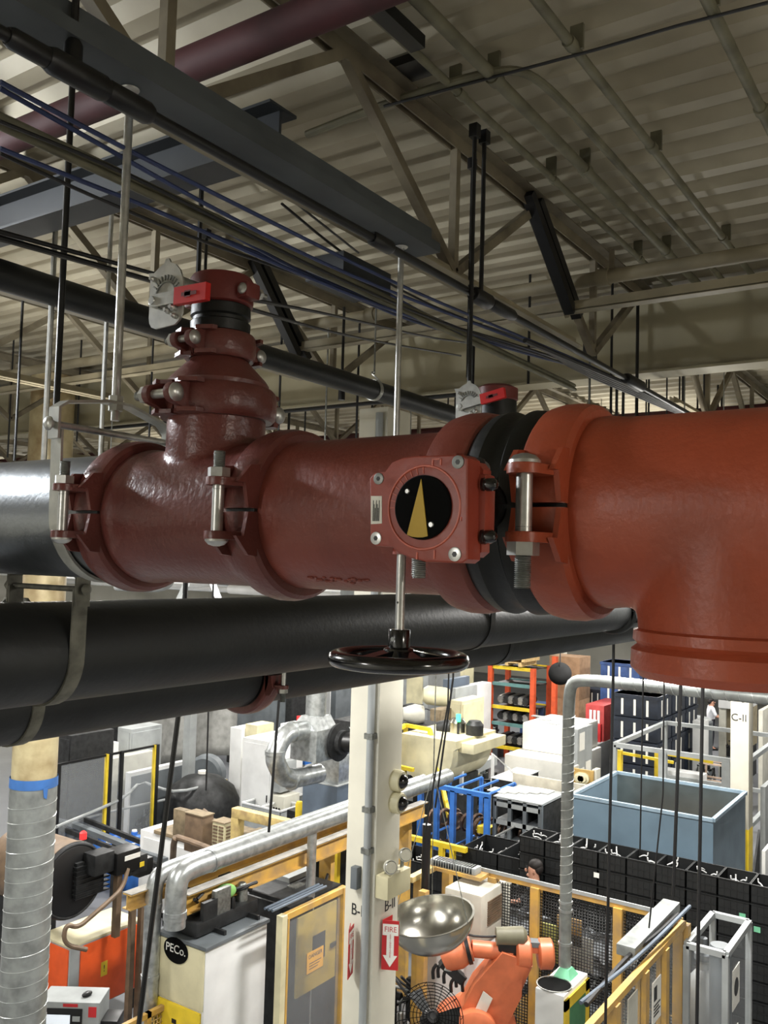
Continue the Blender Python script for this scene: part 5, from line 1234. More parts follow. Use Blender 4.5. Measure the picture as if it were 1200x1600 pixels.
# brown panel and white framed machine
x0, x1, y0, y1 = boxpx((690, 1200), 636, 712, 1.5)
t = T('framed_station', 'grey framed station with black opening in front of the cream tub', 'machine', ((x0+x1)/2, (y0+y1)/2, 0))
frame_box(t, x0, x0+.9, y0, y1, 0, 1.5, .09, LGREY, (.7,))
G().box(x0+.02, x0+.04, y0+.1, y1-.1, .75, 1.45).done('black_screen', BLK, t)
G().box(x0-.01, x0+.01, y0+.35, y1-.25, 1.33, 1.4).done('yellow_strip', OYEL, t)
G().box(x0+.1, x0+.14, y0+.05, y1-.35, 1.55, 2.35, bev=.01).done('brown_screen', BROWN, t)
tag(G().box(x0-.5, x0-.1, y1-.5, y1+.4, 1.35, 1.5, bev=.02).done('white_canopy', OFFW), 'cream canopy edge just right of the column above the chrome dome', 'cover')
tag(G().box(x0-.4, x0-.2, y1-.1, y1+.1, 0, 1.35).done('canopy_post', LGREY), 'grey post under the cream canopy beside the column', 'post')
q = PZ(715, 1178, 2.2); t = T('status_panel', 'narrow white panel on a thin post with green lamp, right of the brown screen', 'control panel', (q.x, q.y, 0))
G().box(q.x-.03, q.x+.03, q.y-.14, q.y+.14, 1.4, 2.2, bev=.005).done('panel', WHITE, t); G().cyl((q.x, q.y, 0), (q.x, q.y, 1.4), .03).done('post', LGREY, t); G().cyl((q.x, q.y, 2.2), (q.x, q.y, 3.0), .025).done('mast', DIRT, t); G().cyl((q.x, q.y, 2.85), (q.x, q.y, 3.0), .05).done('green_lamp', GLEAM, t)
# machines at upper centre
for (c, lx, rx, z1, m, lb, dr) in (((722, 1096), 703, 742, 2.6, CREAM, 'cream cabinet pair behind the cream tub machine', 'xy'), ((690, 1110), 672, 700, 2.4, TAN, 'tan cabinet behind the tub machine', 'x'), ((700, 1062), 692, 712, 3.0, BLUEGREY, 'blue-grey pillar machine above the tub', ''), ((712, 1076), 704, 724, 2.8, LGREY, 'grey box by the blue-grey pillar', 'x'), ((738, 1072), 722, 758, 2.6, WHITE, 'white cabinet right of the handwheel in the distance', 'x')):
    cab('machine_cabinet', lb, 'cabinet', c, lx, rx, z1, m, doors=dr, depth=1.2)
q = PZ(680, 1085, 3.0); t = T('tank_motor', 'dark-mouthed round cream motor above the tub machine', 'motor', (q.x, q.y, 0))
G().lathe([(0, .20), (.1, .22), (.5, .22), (.6, .15)], (q.x+.1, q.y-.3, 2.95), (-.6, .8, .1), 28).done('shell', CREAM, t); G().lathe([(-.02, .17), (0, .18)], (q.x+.1, q.y-.3, 2.95), (-.6, .8, .1), 28).done('mouth', BLK, t)
G().lathe([(0, .15), (.3, .24), (.5, .2)], (q.x-.3, q.y+.7, 2.5), (.6, -.7, 0), 28).done('second_motor', OFFW, t); G().box(q.x-.4, q.x+.4, q.y-.3, q.y+1.3, 0, 2.3).done('stand', DIRT, t)
for i, (px, py, z, s_, sd) in enumerate(((655, 1095, 2.0, 2.2, 31), (735, 1210, 1.0, 1.3, 32), (745, 1170, 1.6, 1.6, 33), (640, 1290, 1.0, 1.3, 34), (600, 1090, 1.9, 2, 35), (760, 1200, .9, 1.2, 36))):
    q = PZ(px, py, z); clutter('machine_group', ['dark machine group behind the column above the yellow railing', 'dark parts under the long grey chute', 'dark framework with small lamps between tub and orange rack', 'metal parts rack beside the column foot level with the chrome domes', 'dark machines seen left behind the column top', 'small dark parts near the white angle post'][i], 'machinery', (q.x, q.y, 0), s_, s_, z, DIRT, sd, 12)
g = G(); a = PZ(715, 1210, 1.3); b = PZ(768, 1187, 1.3)
tag(G().bar(a, b, .3, .2).done('chute', LGREY), 'long grey chute rising to the right of the cream tub', 'conveyor')
q = PZ((770), 1178, 1.7); t = T('angle_post', 'white bent bar standing left of the bright white table', 'post', (q.x, q.y, 0)); G().tube([(q.x, q.y, 0), (q.x, q.y, 1.7), (q.x+.1, q.y-.7, 1.2)], .05, 6).done('bar', WHITE, t)
# ---- blue rack with hanging parts
zt = 1.95; p0 = PZ(658, 1222, zt); p1 = PZ(751, 1246, zt)
t = T('blue_rack', 'bright blue steel rack with rods on top, in front of the framed station', 'rack', (p0.x+.4, (p0.y+p1.y)/2, 0))
for k in range(5):
    y = p0.y+(p1.y-p0.y)*k/4; G().box(p0.x-.045, p0.x+.045, y-.045, y+.045, 0, zt-.04).done('post', BLUE, t)
    G().bar((p0.x, y, zt), (p0.x+1.1, y, zt), .035, .035).done('top_rod', BLUE, t)
    if k % 2 == 0: G().bar((p0.x, y, .9), (p0.x+1.1, y, .9), .03, .03).done('shelf_rod', BLUE, t); G().box(p0.x+1.06, p0.x+1.12, y-.03, y+.03, 0, zt).done('post', BLUE, t)
G().box(p0.x-.045, p0.x+.045, p1.y-.05, p0.y+.05, zt-.06, zt+.02).done('top_beam', BLUE, t); G().box(p0.x-.03, p0.x+.03, p1.y, p0.y, .35, .42).done('lower_beam', BLUE, t)
rn = random.Random(9)
ORD_ = ['first', 'second', 'third', 'fourth', 'fifth', 'sixth', 'seventh', 'eighth', 'ninth', 'tenth', 'eleventh', 'twelfth', 'last']
for k in range(26):
    y = p0.y-.1+(p1.y-.55-p0.y)*(k % 13)/12; z = 1.25 if k < 13 else .65
    if k < 26: tag(G().torus((p0.x+.35+.1*(k % 3), y, z), (.3, 1, .1), .15, .035, 18, 6).done('metal_ring', COPPER), ('upper' if k < 13 else 'lower')+' row bronze ring on the blue rack, %s from the left' % ORD_[k % 13], 'ring', 'bronze rings in the '+('upper' if k < 13 else 'lower')+' row of the blue rack')
# ---- orange pallet rack
zt = 3.2; a = PZ(767, 1072, zt) if False else PZ(833, 1066, 2.6)
c = PX(833, 1170, a.x)
zt = 3.0
t = T('pallet_rack', 'orange and teal pallet rack with yellow beams at upper right of centre', 'rack', (a.x, a.y, 0))
yr = a.y; yl_ = PX(767, 1052, a.x).y; 
for x in (a.x, a.x+1.2):
    for y in (yr, yl_): G().box(x-.07, x+.07, y-.07, y+.07, 0, zt).done('upright', RACKOR, t)
for z, mm in ((2.45, TEAL), (1.25, TEAL), (1.75, YEL), (.55, YEL), (2.95, YEL)):
    for x in (a.x, a.x+1.2): G().box(x-.03, x+.03, yr, yl_, z-.05, z+.05).done('beam', mm, t)
    G().box(a.x, a.x+1.2, yr+.05, yl_-.05, z-.01, z+.01).done('shelf', DIRT, t)
for k in range(18):
    lev = (.6, 1.3, 1.8)[k % 3]; y = yr+.3+(yl_-yr-.6)*(k//3)/5; 
    tag(G().lathe([(0, .11), (.08, .13), (.6, .13), (.7, .08)], (a.x+.1, y, lev+.17), (1, 0, .05), 14).done('steel_roll', ZINC if k % 2 else DIRT), ('bright' if k % 2 else 'dark')+' steel roll on the %s shelf of the orange rack, %s from the right' % (['lower', 'middle', 'upper'][k % 3], ORD_[k//3]), 'roll', ('bright' if k % 2 else 'dark')+' steel rolls in the pallet rack')
q = PZ(826, 1060, 2.9)
for k in range(5):
    z = zt+.03+k*.14; t = T('wooden_pallet', ['bottom', 'second', 'middle', 'fourth', 'topmost'][k]+' pale pallet of the stack on the orange pallet rack', 'pallet', (a.x+.5, yr+.9, z), 'pallets stacked on the orange rack')
    s_ = .1*abs(k-1.5)
    G().box(a.x-.1, a.x+1.0, yr+.2+s_, yr+1.5-s_, z+.09, z+.12).done('deck_boards', WOOD, t)
    for y in (yr+.25+s_, yr+.85, yr+1.4-s_): G().box(a.x-.1, a.x+1.0, y-.05, y+.05, z, z+.09).done('bearer', WOOD, t)
q = PX(866, 1100, a.x+.2); t = T('rack_upright', 'single dark orange rack upright right of the pallet rack', 'rack', (q.x, q.y, 0)); G().box(q.x-.07, q.x+.07, q.y-.07, q.y+.07, 0, 3.4).done('upright', RACKOR, t); G().box(q.x-.12, q.x+.12, q.y-.12, q.y+.12, 0, .02).done('foot', RACKOR, t)
for i, (z0_, z1_, w_) in enumerate(((0.9, 2.0, .9), (2.0, 3.3, 1.0))): tag(G().box(a.x+1.4, a.x+2.3, yr-.9, yr-.9+w_, z0_ if i else 0, z1_, bev=.01).done('cardboard_box', mat('cardboard', (160, 128, 98), .8)), ['lower', 'upper'][i]+' brown carton stacked behind the orange pallet rack', 'box')
tag(G().box(a.x-.4, a.x+.5, yr-.65, yr-.1, .75, 1.15, bev=.03).done('yellow_bin', OYEL), 'orange-yellow bin at the right foot of the pallet rack', 'bin')
tag(G().box(a.x-.3, a.x+.5, yr-.65, yr-.1, 0, .75, bev=.01).done('bin_stand', DIRT), 'dark stand under the orange-yellow bin', 'stand')
# ---- round black dome mirror hanging near the spiral duct
p = PD(875, 1052, 9.5); t = T('dome_mirror', 'round black disc hanging at the corner of the grey spiral duct', 'mirror', p)
G().lathe([(-.03, .11), (-.02, .122), (.0, .122), (.02, .10), (.035, .05)], p, -ray(875, 1052)+V((0, 0, .35)), 36).done('disc', MATTBLK, t)
G().cyl(p+V((0, 0, .05)), (p.x, p.y, 7.68), .006).done('wire', BLKCAB, t)
# ---- spiral duct on the white-green cabinet
x0, x1, y0, y1 = boxpx((881, 1557), 836, 918, 2.0); cw = (x0, x1, y0, y1)
t = T('filter_cabinet', 'white cabinet with green and yellow side and round opening on top, below the spiral duct', 'cabinet', ((x0+x1)/2, (y0+y1)/2, 0))
G().box(x0, x1, y0, y1, .06, 2.0, bev=.01).done('body', WHITE, t); G().box(x0+.05, x1-.05, y0+.05, y1-.05, 0, .06).done('plinth', DIRT, t)
g = G(); w_ = x1-x0
for a_, b_ in ((0, .16), (.84, 1)): g.box(x0+w_*a_, x0+w_*b_, y0-.02, y0, .1, 1.96)
g.box(x0, x1, y0-.02, y0, 1.86, 1.96); g.done('yellow_frame', YEL, t)
G().box(x0+w_*.16, x0+w_*.84, y0-.018, y0, .1, 1.86).done('green_panel', GREEN, t)
G().box(x0+w_*.05, x0+w_*.1, y0-.04, y0-.02, 1.0, 1.15).done('handle', ZINC, t)
o_ = PZ(866, 1539, 2.0); r = .16
G().lathe([(0, r+.012), (.012, r+.012), (.012, r)], (o_.x, o_.y, 2.0), (0, 0, 1), 32, close=False).done('opening_ring', ZINC, t)
G().lathe([(0, r), (.004, r)], (o_.x, o_.y, 2.0), (0, 0, 1), 32).done('dark_opening', MATTBLK, t)
m_ = PZ(884, 1524, 2.0)
g = G(); frust(g, m_.x-.11, m_.x+.11, m_.y-.09, m_.y+.09, 2.0, m_.x-.05, m_.x+.05, m_.y-.05, m_.y+.05, 2.08); g.done('mint_hood', MINT, t)
dx_, dy_ = m_.x+.02, m_.y+.02; dt = PX(892, 1060, dx_).z
t = T('spiral_duct', 'slim grey spiral duct rising from the white-green cabinet and turning right', 'duct', (dx_, dy_, 2.09))
r = .060
pts = [(dx_, dy_, 2.08), (dx_, dy_, 2.6), (dx_, dy_, 3.6), (dx_, dy_, dt-.6), (dx_, dy_, dt-.18), (dx_, dy_-.03, dt-.03), (dx_, dy_-.20, dt), (dx_, dy_-.6, dt), (dx_, dy_-4.6, dt)]
G().tube(pts, r, 20, 2).done('duct_run', GALVD, t)
g = G(); n = 0
for k in range(24):
    z = 2.75+k*.09
    if z > dt-.3: break
    n = k
g.tube([(dx_+(r+.002)*math.cos(R(a)), dy_+(r+.002)*math.sin(R(a)), 2.75+.09*a/360) for a in range(0, 360*n, 20)], .003, 4); g.done('spiral_seam', MATS['seam_highlight'], t)
G().tube([(dx_+(r+.002)*math.cos(R(a)), dy_-.5-.12*a/360, dt+(r+.002)*math.sin(R(a))) for a in range(0, 360*32, 20)], .003, 4).done('spiral_seam', MATS['seam_highlight'], t)
for z in (2.3, 2.62, 2.70): G().lathe([(-.012, r*1.15), (.012, r*1.15)], (dx_, dy_, z), (0, 0, 1), 20).done('joint_band', GALV, t)
# ---- yellow cell fence
FT = 2.4; fp = PZ(700, 1337, FT); FXc = PZ(900, 1395, FT).x; yA = PX(700, 1337, FXc).y
yB = PX(1066, 1438, FXc).y
t = T('cell_fence', 'yellow framed black mesh fence of the robot cell, running behind the robot', 'fence', (FXc, (yA+yB)/2, 0))
G().box(FXc-.03, FXc+.03, yB, yA, FT-.05, FT).done('top_rail', OYEL, t)
G().box(FXc-.035, FXc-.015, yB, yA, FT, FT+.04).done('cable_tray', LGREY, t)
for px in (771, 838, 968, 1062): y = PX(px, 1390, FXc).y; G().box(FXc-.06, FXc+.06, y-.05, y+.05, 0, FT-.04).done('post', OYEL, t)
def mesh_panel(x0, x1, y0, y1, z0, z1, s, m, t, name='mesh_panel'):
    g = G(); L = max(abs(x1-x0), abs(y1-y0)); n = int(L/s)
    for k in range(n+1):
        u = k/n; g.bar((x0+(x1-x0)*u, y0+(y1-y0)*u, z0), (x0+(x1-x0)*u, y0+(y1-y0)*u, z1), .008, .008, up=(0, 1, 0))
    for k in range(int((z1-z0)/s)+1): g.bar((x0, y0, z0+k*s), (x1, y1, z0+k*s), .008, .008)
    return g.done(name, m, t, ang=180)
ys = [yB]+[PX(px, 1390, FXc).y for px in (968, 838, 771)]
for a_, b_ in zip(ys, ys[1:]): mesh_panel(FXc, FXc, a_+.05, b_-.05, .15, FT-.08, .033, BLK, t)
# second fence towards the viewer, along X
q = PZ(1066, 1440, FT); FY = q.y; xs = PY(905, 1602, FY).x-.3; x_end = PY(1068, 1440, FY).x
t = T('cell_fence', 'yellow framed fence with cable tray coming toward the viewer at lower right', 'fence', ((xs+x_end)/2, FY, 0))
G().box(xs, x_end, FY-.03, FY+.03, FT-.06, FT).done('top_rail', OYEL, t)
for px, py in ((1070, 1440), (1036, 1480), (1004, 1525), (958, 1570)): x = PY(px, py, FY).x; G().box(x-.05, x+.05, FY-.05, FY+.05, 0, FT-.05).done('post', OYEL, t)
pxs = [PY(px, py, FY).x for px, py in ((958, 1570), (1004, 1525), (1036, 1480), (1070, 1440))]
for a_, b_ in zip(pxs, pxs[1:]): G().box(a_+.05, b_-.05, FY-.005, FY+.005, .1, FT-.1).done('tinted_panel', GLASS, t)
g = G(); u0, u1 = PY(985, 1545, FY+.12).x, PY(1048, 1432, FY+.12).x
tr = T('cable_tray', 'grey cable tray resting along the fence toward the viewer', 'tray', ((u0+u1)/2, FY+.2, FT))
G().box(u0, u1+.2, FY+.08, FY+.26, FT+.02, FT+.12, bev=.01).done('tray_body', GALVD, tr)
G().tube([(u0-1.1, FY+.12, FT+.02), (u0, FY+.14, FT+.05), (u0+.5, FY+.05, FT+.08), (u1, FY+.05, FT+.06)], .022, 8, 2).done('cable', BLKCAB, tr)
G().tube([(u0-1.1, FY+.17, FT+.02), (u0, FY+.02, FT+.08), (u1+.2, FY-.02, FT+.1)], .018, 8, 2).done('cable', BLUEGREY, tr)
pz = PY(985, 1545, FY-.01)
tag(G().box(pz.x-.12, pz.x+.13, FY-.035, FY-.025, FT-.62, FT-.12).done('notice_sheet', OFFW), 'cream sheet on the fence toward the viewer, left one of two notices', 'notice')
pz = PY(1022, 1585, FY-.01); nt_ = tag(G().box(pz.x-.12, pz.x+.13, FY-.035, FY-.025, pz.z-.05, pz.z+.33).done('notice_sheet', WHT), 'white printed notice on the fence toward the viewer, right one of two', 'notice')
g = G(); g.box(pz.x-.09, pz.x+.0, FY-.037, FY-.035, pz.z+.15, pz.z+.28)
for k in range(4): g.box(pz.x-.09, pz.x+.10-.04*(k % 2), FY-.037, FY-.035, pz.z+.10-.03*k, pz.z+.115-.03*k)
g.done('printed_marks', INK, nt_)
# left part of the fence around the white cabinet
zq = FT; a = PZ(700, 1340, FT); b = V((PY(640, 1385, a.y).x, a.y, FT))
t = T('cell_fence', 'short dusty yellow fence rail running from the corner to the column', 'fence', ((a.x+b.x)/2, a.y, 0))
G().box(b.x, a.x, a.y-.04, a.y+.04, FT-.06, FT).done('top_rail', MATS['dusty_yellow'], t)
for x in (a.x, PY(655, 1385, a.y).x): G().box(x-.05, x+.05, a.y-.05, a.y+.05, 0, FT-.05).done('post', OYEL, t)
c0 = PZ(772, 1353, FT-.02)
t = T('cable_chain', 'pale segmented cable chain along the back fence rail above the vented white cabinet', 'cable chain', (FXc-.2, (a.y+c0.y)/2, FT))
n = 16
for k in range(n):
    y = a.y-(a.y-yA+0)*0-(a.y-c0.y)*k/n; G().box(FXc-.24, FXc-.08, y-.055, y+.03, FT+.0, FT+.08, bev=.012).done('chain_link', LGREY, t)
G().box(FXc-.26, FXc-.04, c0.y-.1, a.y+.02, FT-.04, FT).done('support_rail', OYEL, t)
# yellow guard bars and black pipe beside them
p0 = PZ(670, 1313, 1.5); p1 = PZ(724, 1329, 1.5); t = T('barrier', 'low yellow steel barrier behind the fence corner', 'barrier', (p0.x, (p0.y+p1.y)/2, 0))
G().box(p0.x-.04, p0.x+.04, p1.y, p0.y+.4, 1.44, 1.52).done('rail', YEL, t)
for y in (p0.y, p0.y-.25, p1.y+.25): G().box(p0.x-.04, p0.x+.04, y-.04, y+.04, 0, 1.44).done('post', YEL, t)
q = PZ(667, 1288, 3.0); t = T('black_post', 'black round post right of the B-II column', 'post', (q.x, q.y, 0)); G().cyl((q.x, q.y, 0), (q.x, q.y, 3.0), .05, 16).done('post_shaft', BLK, t); G().lathe([(0, .08), (.25, .08)], (q.x, q.y, 1.9), (0, 0, 1), 16).done('sleeve', BLK, t)
# vented cabinet
x0, x1, y0, y1 = boxpx((750, 1400), 697, 768, 2.3)
t = T('robot_controller', 'tall white cabinet with two dark vents on its cream upper part, behind the steel bowl', 'cabinet', ((x0+x1)/2, (y0+y1)/2, 0))
x1 = x0+.75; G().box(x0+.1, x1, y0, y1, .0, 1.75, bev=.01).done('lower_body', WHITE, t); G().box(x0, x1, y0-.02, y1+.02, 1.75, 2.3, bev=.02).done('upper_box', OFFW, t)
g = G(); H = y1-y0
for k in range(11):
    for a_ in (.22, .56): g.box(x0-.008, x0+.002, y0+H*a_, y0+H*(a_+.22), 1.93+k*.025, 1.945+k*.025)
    g.box(x0+.15, x0+.5, y0-.03, y0-.02, 1.93+k*.025, 1.945+k*.025)
g.done('vent', BROWN, t)
tc = cab('white_cabinet', 'plain white cabinet behind the robot gripper', 'cabinet', (725, 1490), 665, 757, 1.6, WHITE, doors='', depth=.8)
# ---- steel bowl
p = PD(672, 1430, 7.6); rB = .37
t = T('steel_bowl', 'big shiny steel bowl hanging by wires right of the B-II column', 'bowl', (p.x, p.y, p.z-.25))
prof = [(0, rB+.012), (-.004, rB)] + [(-.30*math.sin(R(a)), rB*math.cos(R(a))) for a in range(8, 86, 6)] + [(-.30, .004)]
inner = [(h+.006, max(.002, r_-.006)) for h, r_ in prof[::-1][:-1]] + [(.003, rB-.008), (.003, rB+.012)]
nrm = V((-.16, .10, 1))
G().lathe(prof+inner, p, nrm, 72, close=False).done('bowl_shell', STEEL, t, ang=50)
g = G(); M = g.frame(p, nrm)
for a_ in (30, 150, 270): g.cyl(M @ V((rB*math.cos(R(a_)), rB*math.sin(R(a_)), 0)), p+V((0, 0, 1.2)), .004, 6)
g.cyl(p+V((0, 0, 1.2)), (p.x, p.y, 7.1), .006, 6); g.done('hanging_wire', ZINCD, t)
# ---- robot
def robot():
    d0 = 9.3
    t = T('industrial_robot', 'orange jointed industrial robot with black gripper, bottom right of centre', 'robot', (0, 0, 0))
    def P(px, py, d=d0): return PD(px, py, d)
    sh = P(742, 1610); base = V((sh.x, sh.y, 0)); t.location = base; ORG[t.name] = base
    G().lathe([(0, .42), (.25, .42), (.3, .34), (.55, .34), (.6, .38), (.8, .38)], base, (0, 0, 1), 36).done('base', ROBOT, t)
    s = P(738, 1600); e = P(800, 1490)
    rt = V((-.5, .86, 0)).normalized()
    side = _r
    # lower arm: tapered slab
    g = G(); ax = (e-s).normalized(); w_ = ax.cross(_f).normalized(); fd = w_.cross(ax)
    M = Matrix(((w_.x, ax.x, fd.x, s.x), (w_.y, ax.y, fd.y, s.y), (w_.z, ax.z, fd.z, s.z), (0, 0, 0, 1)))
    Ln = (e-s).length
    g.prism([(-.30, -.25), (.20, -.30), (.22, Ln*.5), (.13, Ln*1.0), (-.08, Ln*1.05), (-.26, Ln*.65)], M @ Matrix.Translation((0, 0, -.12)), .26, bev=.03); arm = g.done('lower_arm', ROBOT, t)
    lp = P(771, 1568, d0-.3); ml = facing(lp, _r, _u)
    G().prism([(-.07, -.12), (.05, -.09), (.07, .12), (-.05, .10)], M @ Matrix.Translation((.05, Ln*.35, -.145)), .004).done('label', PAPER, arm)
    G().box(-.14, .10, -.06, .06, -.05, .05, M=M @ Matrix.Translation((-.03, Ln*1.0, 0)), bev=.01).done('rubber_stop', TAN, arm)
    for px, py, r_, L in ((738, 1600, .24, .5), (712, 1596, .2, .3)): G().lathe([(-L/2, r_*.8), (-L/2+.03, r_), (L/2-.03, r_), (L/2, r_*.8)], P(px, py), fd, 36).done('shoulder_joint', ROBOT, t)
    # elbow housing with two round yokes
    for px, py, r_ in ((817, 1488, .16), (852, 1490, .15)):
        G().lathe([(-.08, r_*.8), (-.06, r_), (.06, r_), (.08, r_*.8)], P(px, py), _r, 32).done('elbow_yoke', ROBOT, t)
    G().bar(P(817, 1478), P(852, 1480), .10, .10).done('elbow_shaft', ROBOT, t)
    G().bar(P(815, 1472), P(846, 1474), .12, .05).done('elbow_cover', MGREY, t)
    G().lathe([(0, .14), (.35, .10)], P(812, 1500), _u*-1+_r*-.3, 24).done('elbow_casting', ROBOT, t)
    G().bar(P(822, 1505), P(785, 1592), .07, .05).done('parallel_rod', mat('dark_red_arm', (146, 66, 48), .45), t)
    G().bar(P(775, 1600), P(800, 1585), .16, .14).done('counter_casting', ROBOT, t)
    # upper arm reaching left
    w0 = P(800, 1488); w1 = P(737, 1482); w2 = P(705, 1490)
    G().cyl(w0, w1, .085, 24, r2=.085).done('upper_arm', ROBOT, t)
    G().lathe([(0, .12), (.06, .13), (.12, .10)], w1, (w2-w1), 24).done('wrist_joint', ROBOT, t)
    G().lathe([(0, .13), (.1, .15), (.22, .12), (.26, .09)], P(728, 1484), (w2-w1)+V((0, 0, -.05)), 24).done('wrist', ROBOT, t)
    G().lathe([(-.02, .155), (.02, .155)], P(731, 1482), (w2-w1), 24).done('wrist_band', BLK, t)
    m1 = G(); m1.lathe([(0, .09), (.28, .10), (.32, .06)], P(775, 1463), _r, 20); m1.done('motor', mat('olive_grey', (112, 108, 88), .5), t)
    G().box(-.12, .12, -.08, .08, -.1, .08, M=facing(P(795, 1482), _r, _u), bev=.02).done('motor_bracket', BLK, t)
    # gripper
    g0 = P(702, 1498); gt = tag(G().lathe([(0, .06), (.1, .07)], g0, V((0, 0, -1))+_r*-.2, 16).done('tool_flange', ZINC, t))
    G().bar(P(690, 1502), P(722, 1530), .12, .09).done('gripper_body', DIRT, t)
    for px, py in ((676, 1515), (684, 1513), (693, 1522), (704, 1536), (712, 1528), (722, 1535)):
        G().tube([P(px+6, py-8), P(px, py), P(px+1, py+14)], .018, 8, 1).done('gripper_finger', BLK, t)
    G().tube([P(728, 1455), P(733, 1462), P(760, 1464), P(775, 1463)], .012, 6, 1).done('hose', BLKCAB, t)
    return t
robot()
q = PZ(686, 1560, .9)
# round floor fan with cage
p = PD(673, 1592, 8.2); t = T('floor_fan', 'black caged floor fan at the bottom edge beside the column', 'fan', (p.x, p.y, 0))
g = G(); ax_ = V((-.55, -.55, .63)); M = g.frame(p, ax_)
for k in range(9): g.torus(p+ax_.normalized()*(.10*math.cos(k/9*1.5)), ax_, .06+.03*k, .004, 48, 5)
for k in range(24):
    a_ = R(k*15); g.tube([M @ V((.03*math.cos(a_), .03*math.sin(a_), .11)), M @ V((.2*math.cos(a_), .2*math.sin(a_), .08)), M @ V((.31*math.cos(a_), .31*math.sin(a_), 0)), M @ V((.31*math.cos(a_), .31*math.sin(a_), -.12))], .003, 5)
g.done('cage', MATTBLK, t); G().lathe([(-.14, .08), (.0, .09), (.05, .05)], p, ax_, 20).done('motor', BLK, t)
g = G()
for k in range(3):
    Mb = M @ Matrix.Rotation(R(120*k), 4, 'Z') @ Matrix.Rotation(R(25), 4, 'X'); g.prism([(.05, -.05), (.26, -.10), (.28, .08), (.05, .04)], Mb, .004)
g.done('blades', DIRT, t); G().cyl((p.x, p.y, 0), (p.x, p.y, p.z-.3), .03).done('stand', BLK, t); G().lathe([(0, .28), (.04, .25)], (p.x, p.y, 0), (0, 0, 1), 30).done('foot', BLK, t)
for i, (px, py, z, sx_, sy_, m_, lb) in enumerate(((628, 1560, 1.1, .7, .5, MGREY, 'grey box unit half hidden behind the B-II column foot'), (640, 1575, .9, .6, .5, OFFW, 'small white panel box beside the floor fan'), (630, 1440, 1.0, 2.2, 1.4, DIRT, 'dark equipment behind the steel bowl and yellow post'), (795, 1560, 1.1, 1.2, .7, DIRT, 'black slatted conveyor section behind the robot'), (910, 1490, .6, 1.3, 1.2, MGREY, 'grey covered stack behind the yellow fence'))):
    q = PZ(px, py, z); clutter('floor_equipment', lb, 'machinery', (q.x, q.y, 0), sx_, sy_, z*.9, m_, 60+i, 9)
q = PZ(660, 1490, 1.6); t = T('steel_post', 'mustard yellow post under the steel bowl', 'post', (q.x, q.y, 0)); G().box(q.x-.045, q.x+.045, q.y-.045, q.y+.045, 0, 2.3).done('post_shaft', OYEL, t)
# conveyor behind the robot
a = PZ(862, 1495, 1.0); b = V((PY(800, 1575, a.y).x, a.y, 1.0)); t = T('roller_conveyor', 'black roller conveyor with grey rollers behind the robot', 'conveyor', ((a.x+b.x)/2, a.y, 0))
for y in (a.y-.05, a.y+.55): G().box(b.x-.6, a.x, y-.03, y+.03, .9, 1.02).done('side_frame', BLK, t)
for k in range(12): x = b.x-.5+(a.x-b.x+.5)*k/12; G().cyl((x, a.y-.03, .97), (x, a.y+.53, .97), .03, 10).done('roller', ZINCD, t)
for x in (b.x, a.x-.1): G().box(x-.04, x+.04, a.y-.04, a.y+.54, 0, .9).done('leg', OYEL, t)
# signs on the mesh fence
for (px, py, w_, h_, mm, lb) in ((890, 1455, .30, .30, OYEL, 'orange-yellow panel behind the mesh right of the spiral duct'), (858, 1473, .26, .42, mat('pale_yellow', (206, 208, 120), .5), 'pale yellow panel behind the mesh left of the spiral duct'), (899, 1487, .42, .36, OFFW, 'cream panel behind the mesh, lower one right of the spiral duct')):
    q = PX(px, py, FXc+.12); tag(G().box(q.x-.01, q.x+.01, q.y-w_/2, q.y+w_/2, q.z-h_/2, q.z+h_/2, bev=.004).done('guard_plate', mm), lb, 'panel')
def film(px, py, d, s_, lb, sd):
    q = PD(px, py, d); g = G(); rn = random.Random(sd); n = 14; rows = []
    for j in range(n+1): rows.append([g.b.verts.new((q.x+.12*rn.random()+.1*math.sin(j*.7), q.y+(i/n-.5)*s_, q.z+(j/n-.5)*s_*.7+.06*rn.random())) for i in range(n+1)])
    for a, b in zip(rows, rows[1:]):
        for i in range(n): g.b.faces.new((a[i], a[i+1], b[i+1], b[i]))
    o = g.done('plastic_film', mat('grey_film', (140, 144, 148), .2, var=.1), None, ang=10); o.modifiers.new('t', 'SOLIDIFY').thickness = .004; tag(o, lb, 'plastic sheet')
film(815, 1460, 12.6, .8, 'crumpled grey plastic sheet behind the fence above the robot', 3)
film(945, 1500, 12.3, .9, 'crumpled grey plastic sheet behind the fence right of the cream panel', 4)
# ---- glass booth lower right
x0, x1, y0, y1 = boxpx((1134, 1492), 1073, 1170, 2.2)
t = T('glass_booth', 'grey framed clear booth at the lower right with a dark cylinder inside', 'booth', ((x0+x1)/2, (y0+y1)/2, 0))
frame_box(t, x0, x1, y0, y1, 0, 2.2, .06, LGREY, (.9,))
G().box(x0-.004, x0+.004, y0+.03, y1-.03, .93, 2.17).done('clear_panel', GLASS, t); G().box(x0+.03, x1-.03, y0-.004, y0+.004, .93, 2.17).done('clear_panel', GLASS, t)
G().box(x0, x1, y0, y1, .05, .85).done('lower_panel', LGREY, t)
cxm, cym = (x0+x1)/2, (y0+y1)/2
sg = G().box(x0+.25, x0+.55, y0-.012, y0-.006, 1.55, 1.95).done('notice', WHT, t); G().lathe([(0, .09), (.002, .09)], (x0+.4, y0-.013, 1.75), (0, -1, 0), 24).done('round_symbol', INK, sg)
G().box(x0+.28, x0+.5, y0-.012, y0-.006, 1.05, 1.35).done('notice', PAPER, t)
tm = T('mixer', 'dark cylinder and flask-shaped motor inside the clear booth', 'machine', (cxm, cym, .85))
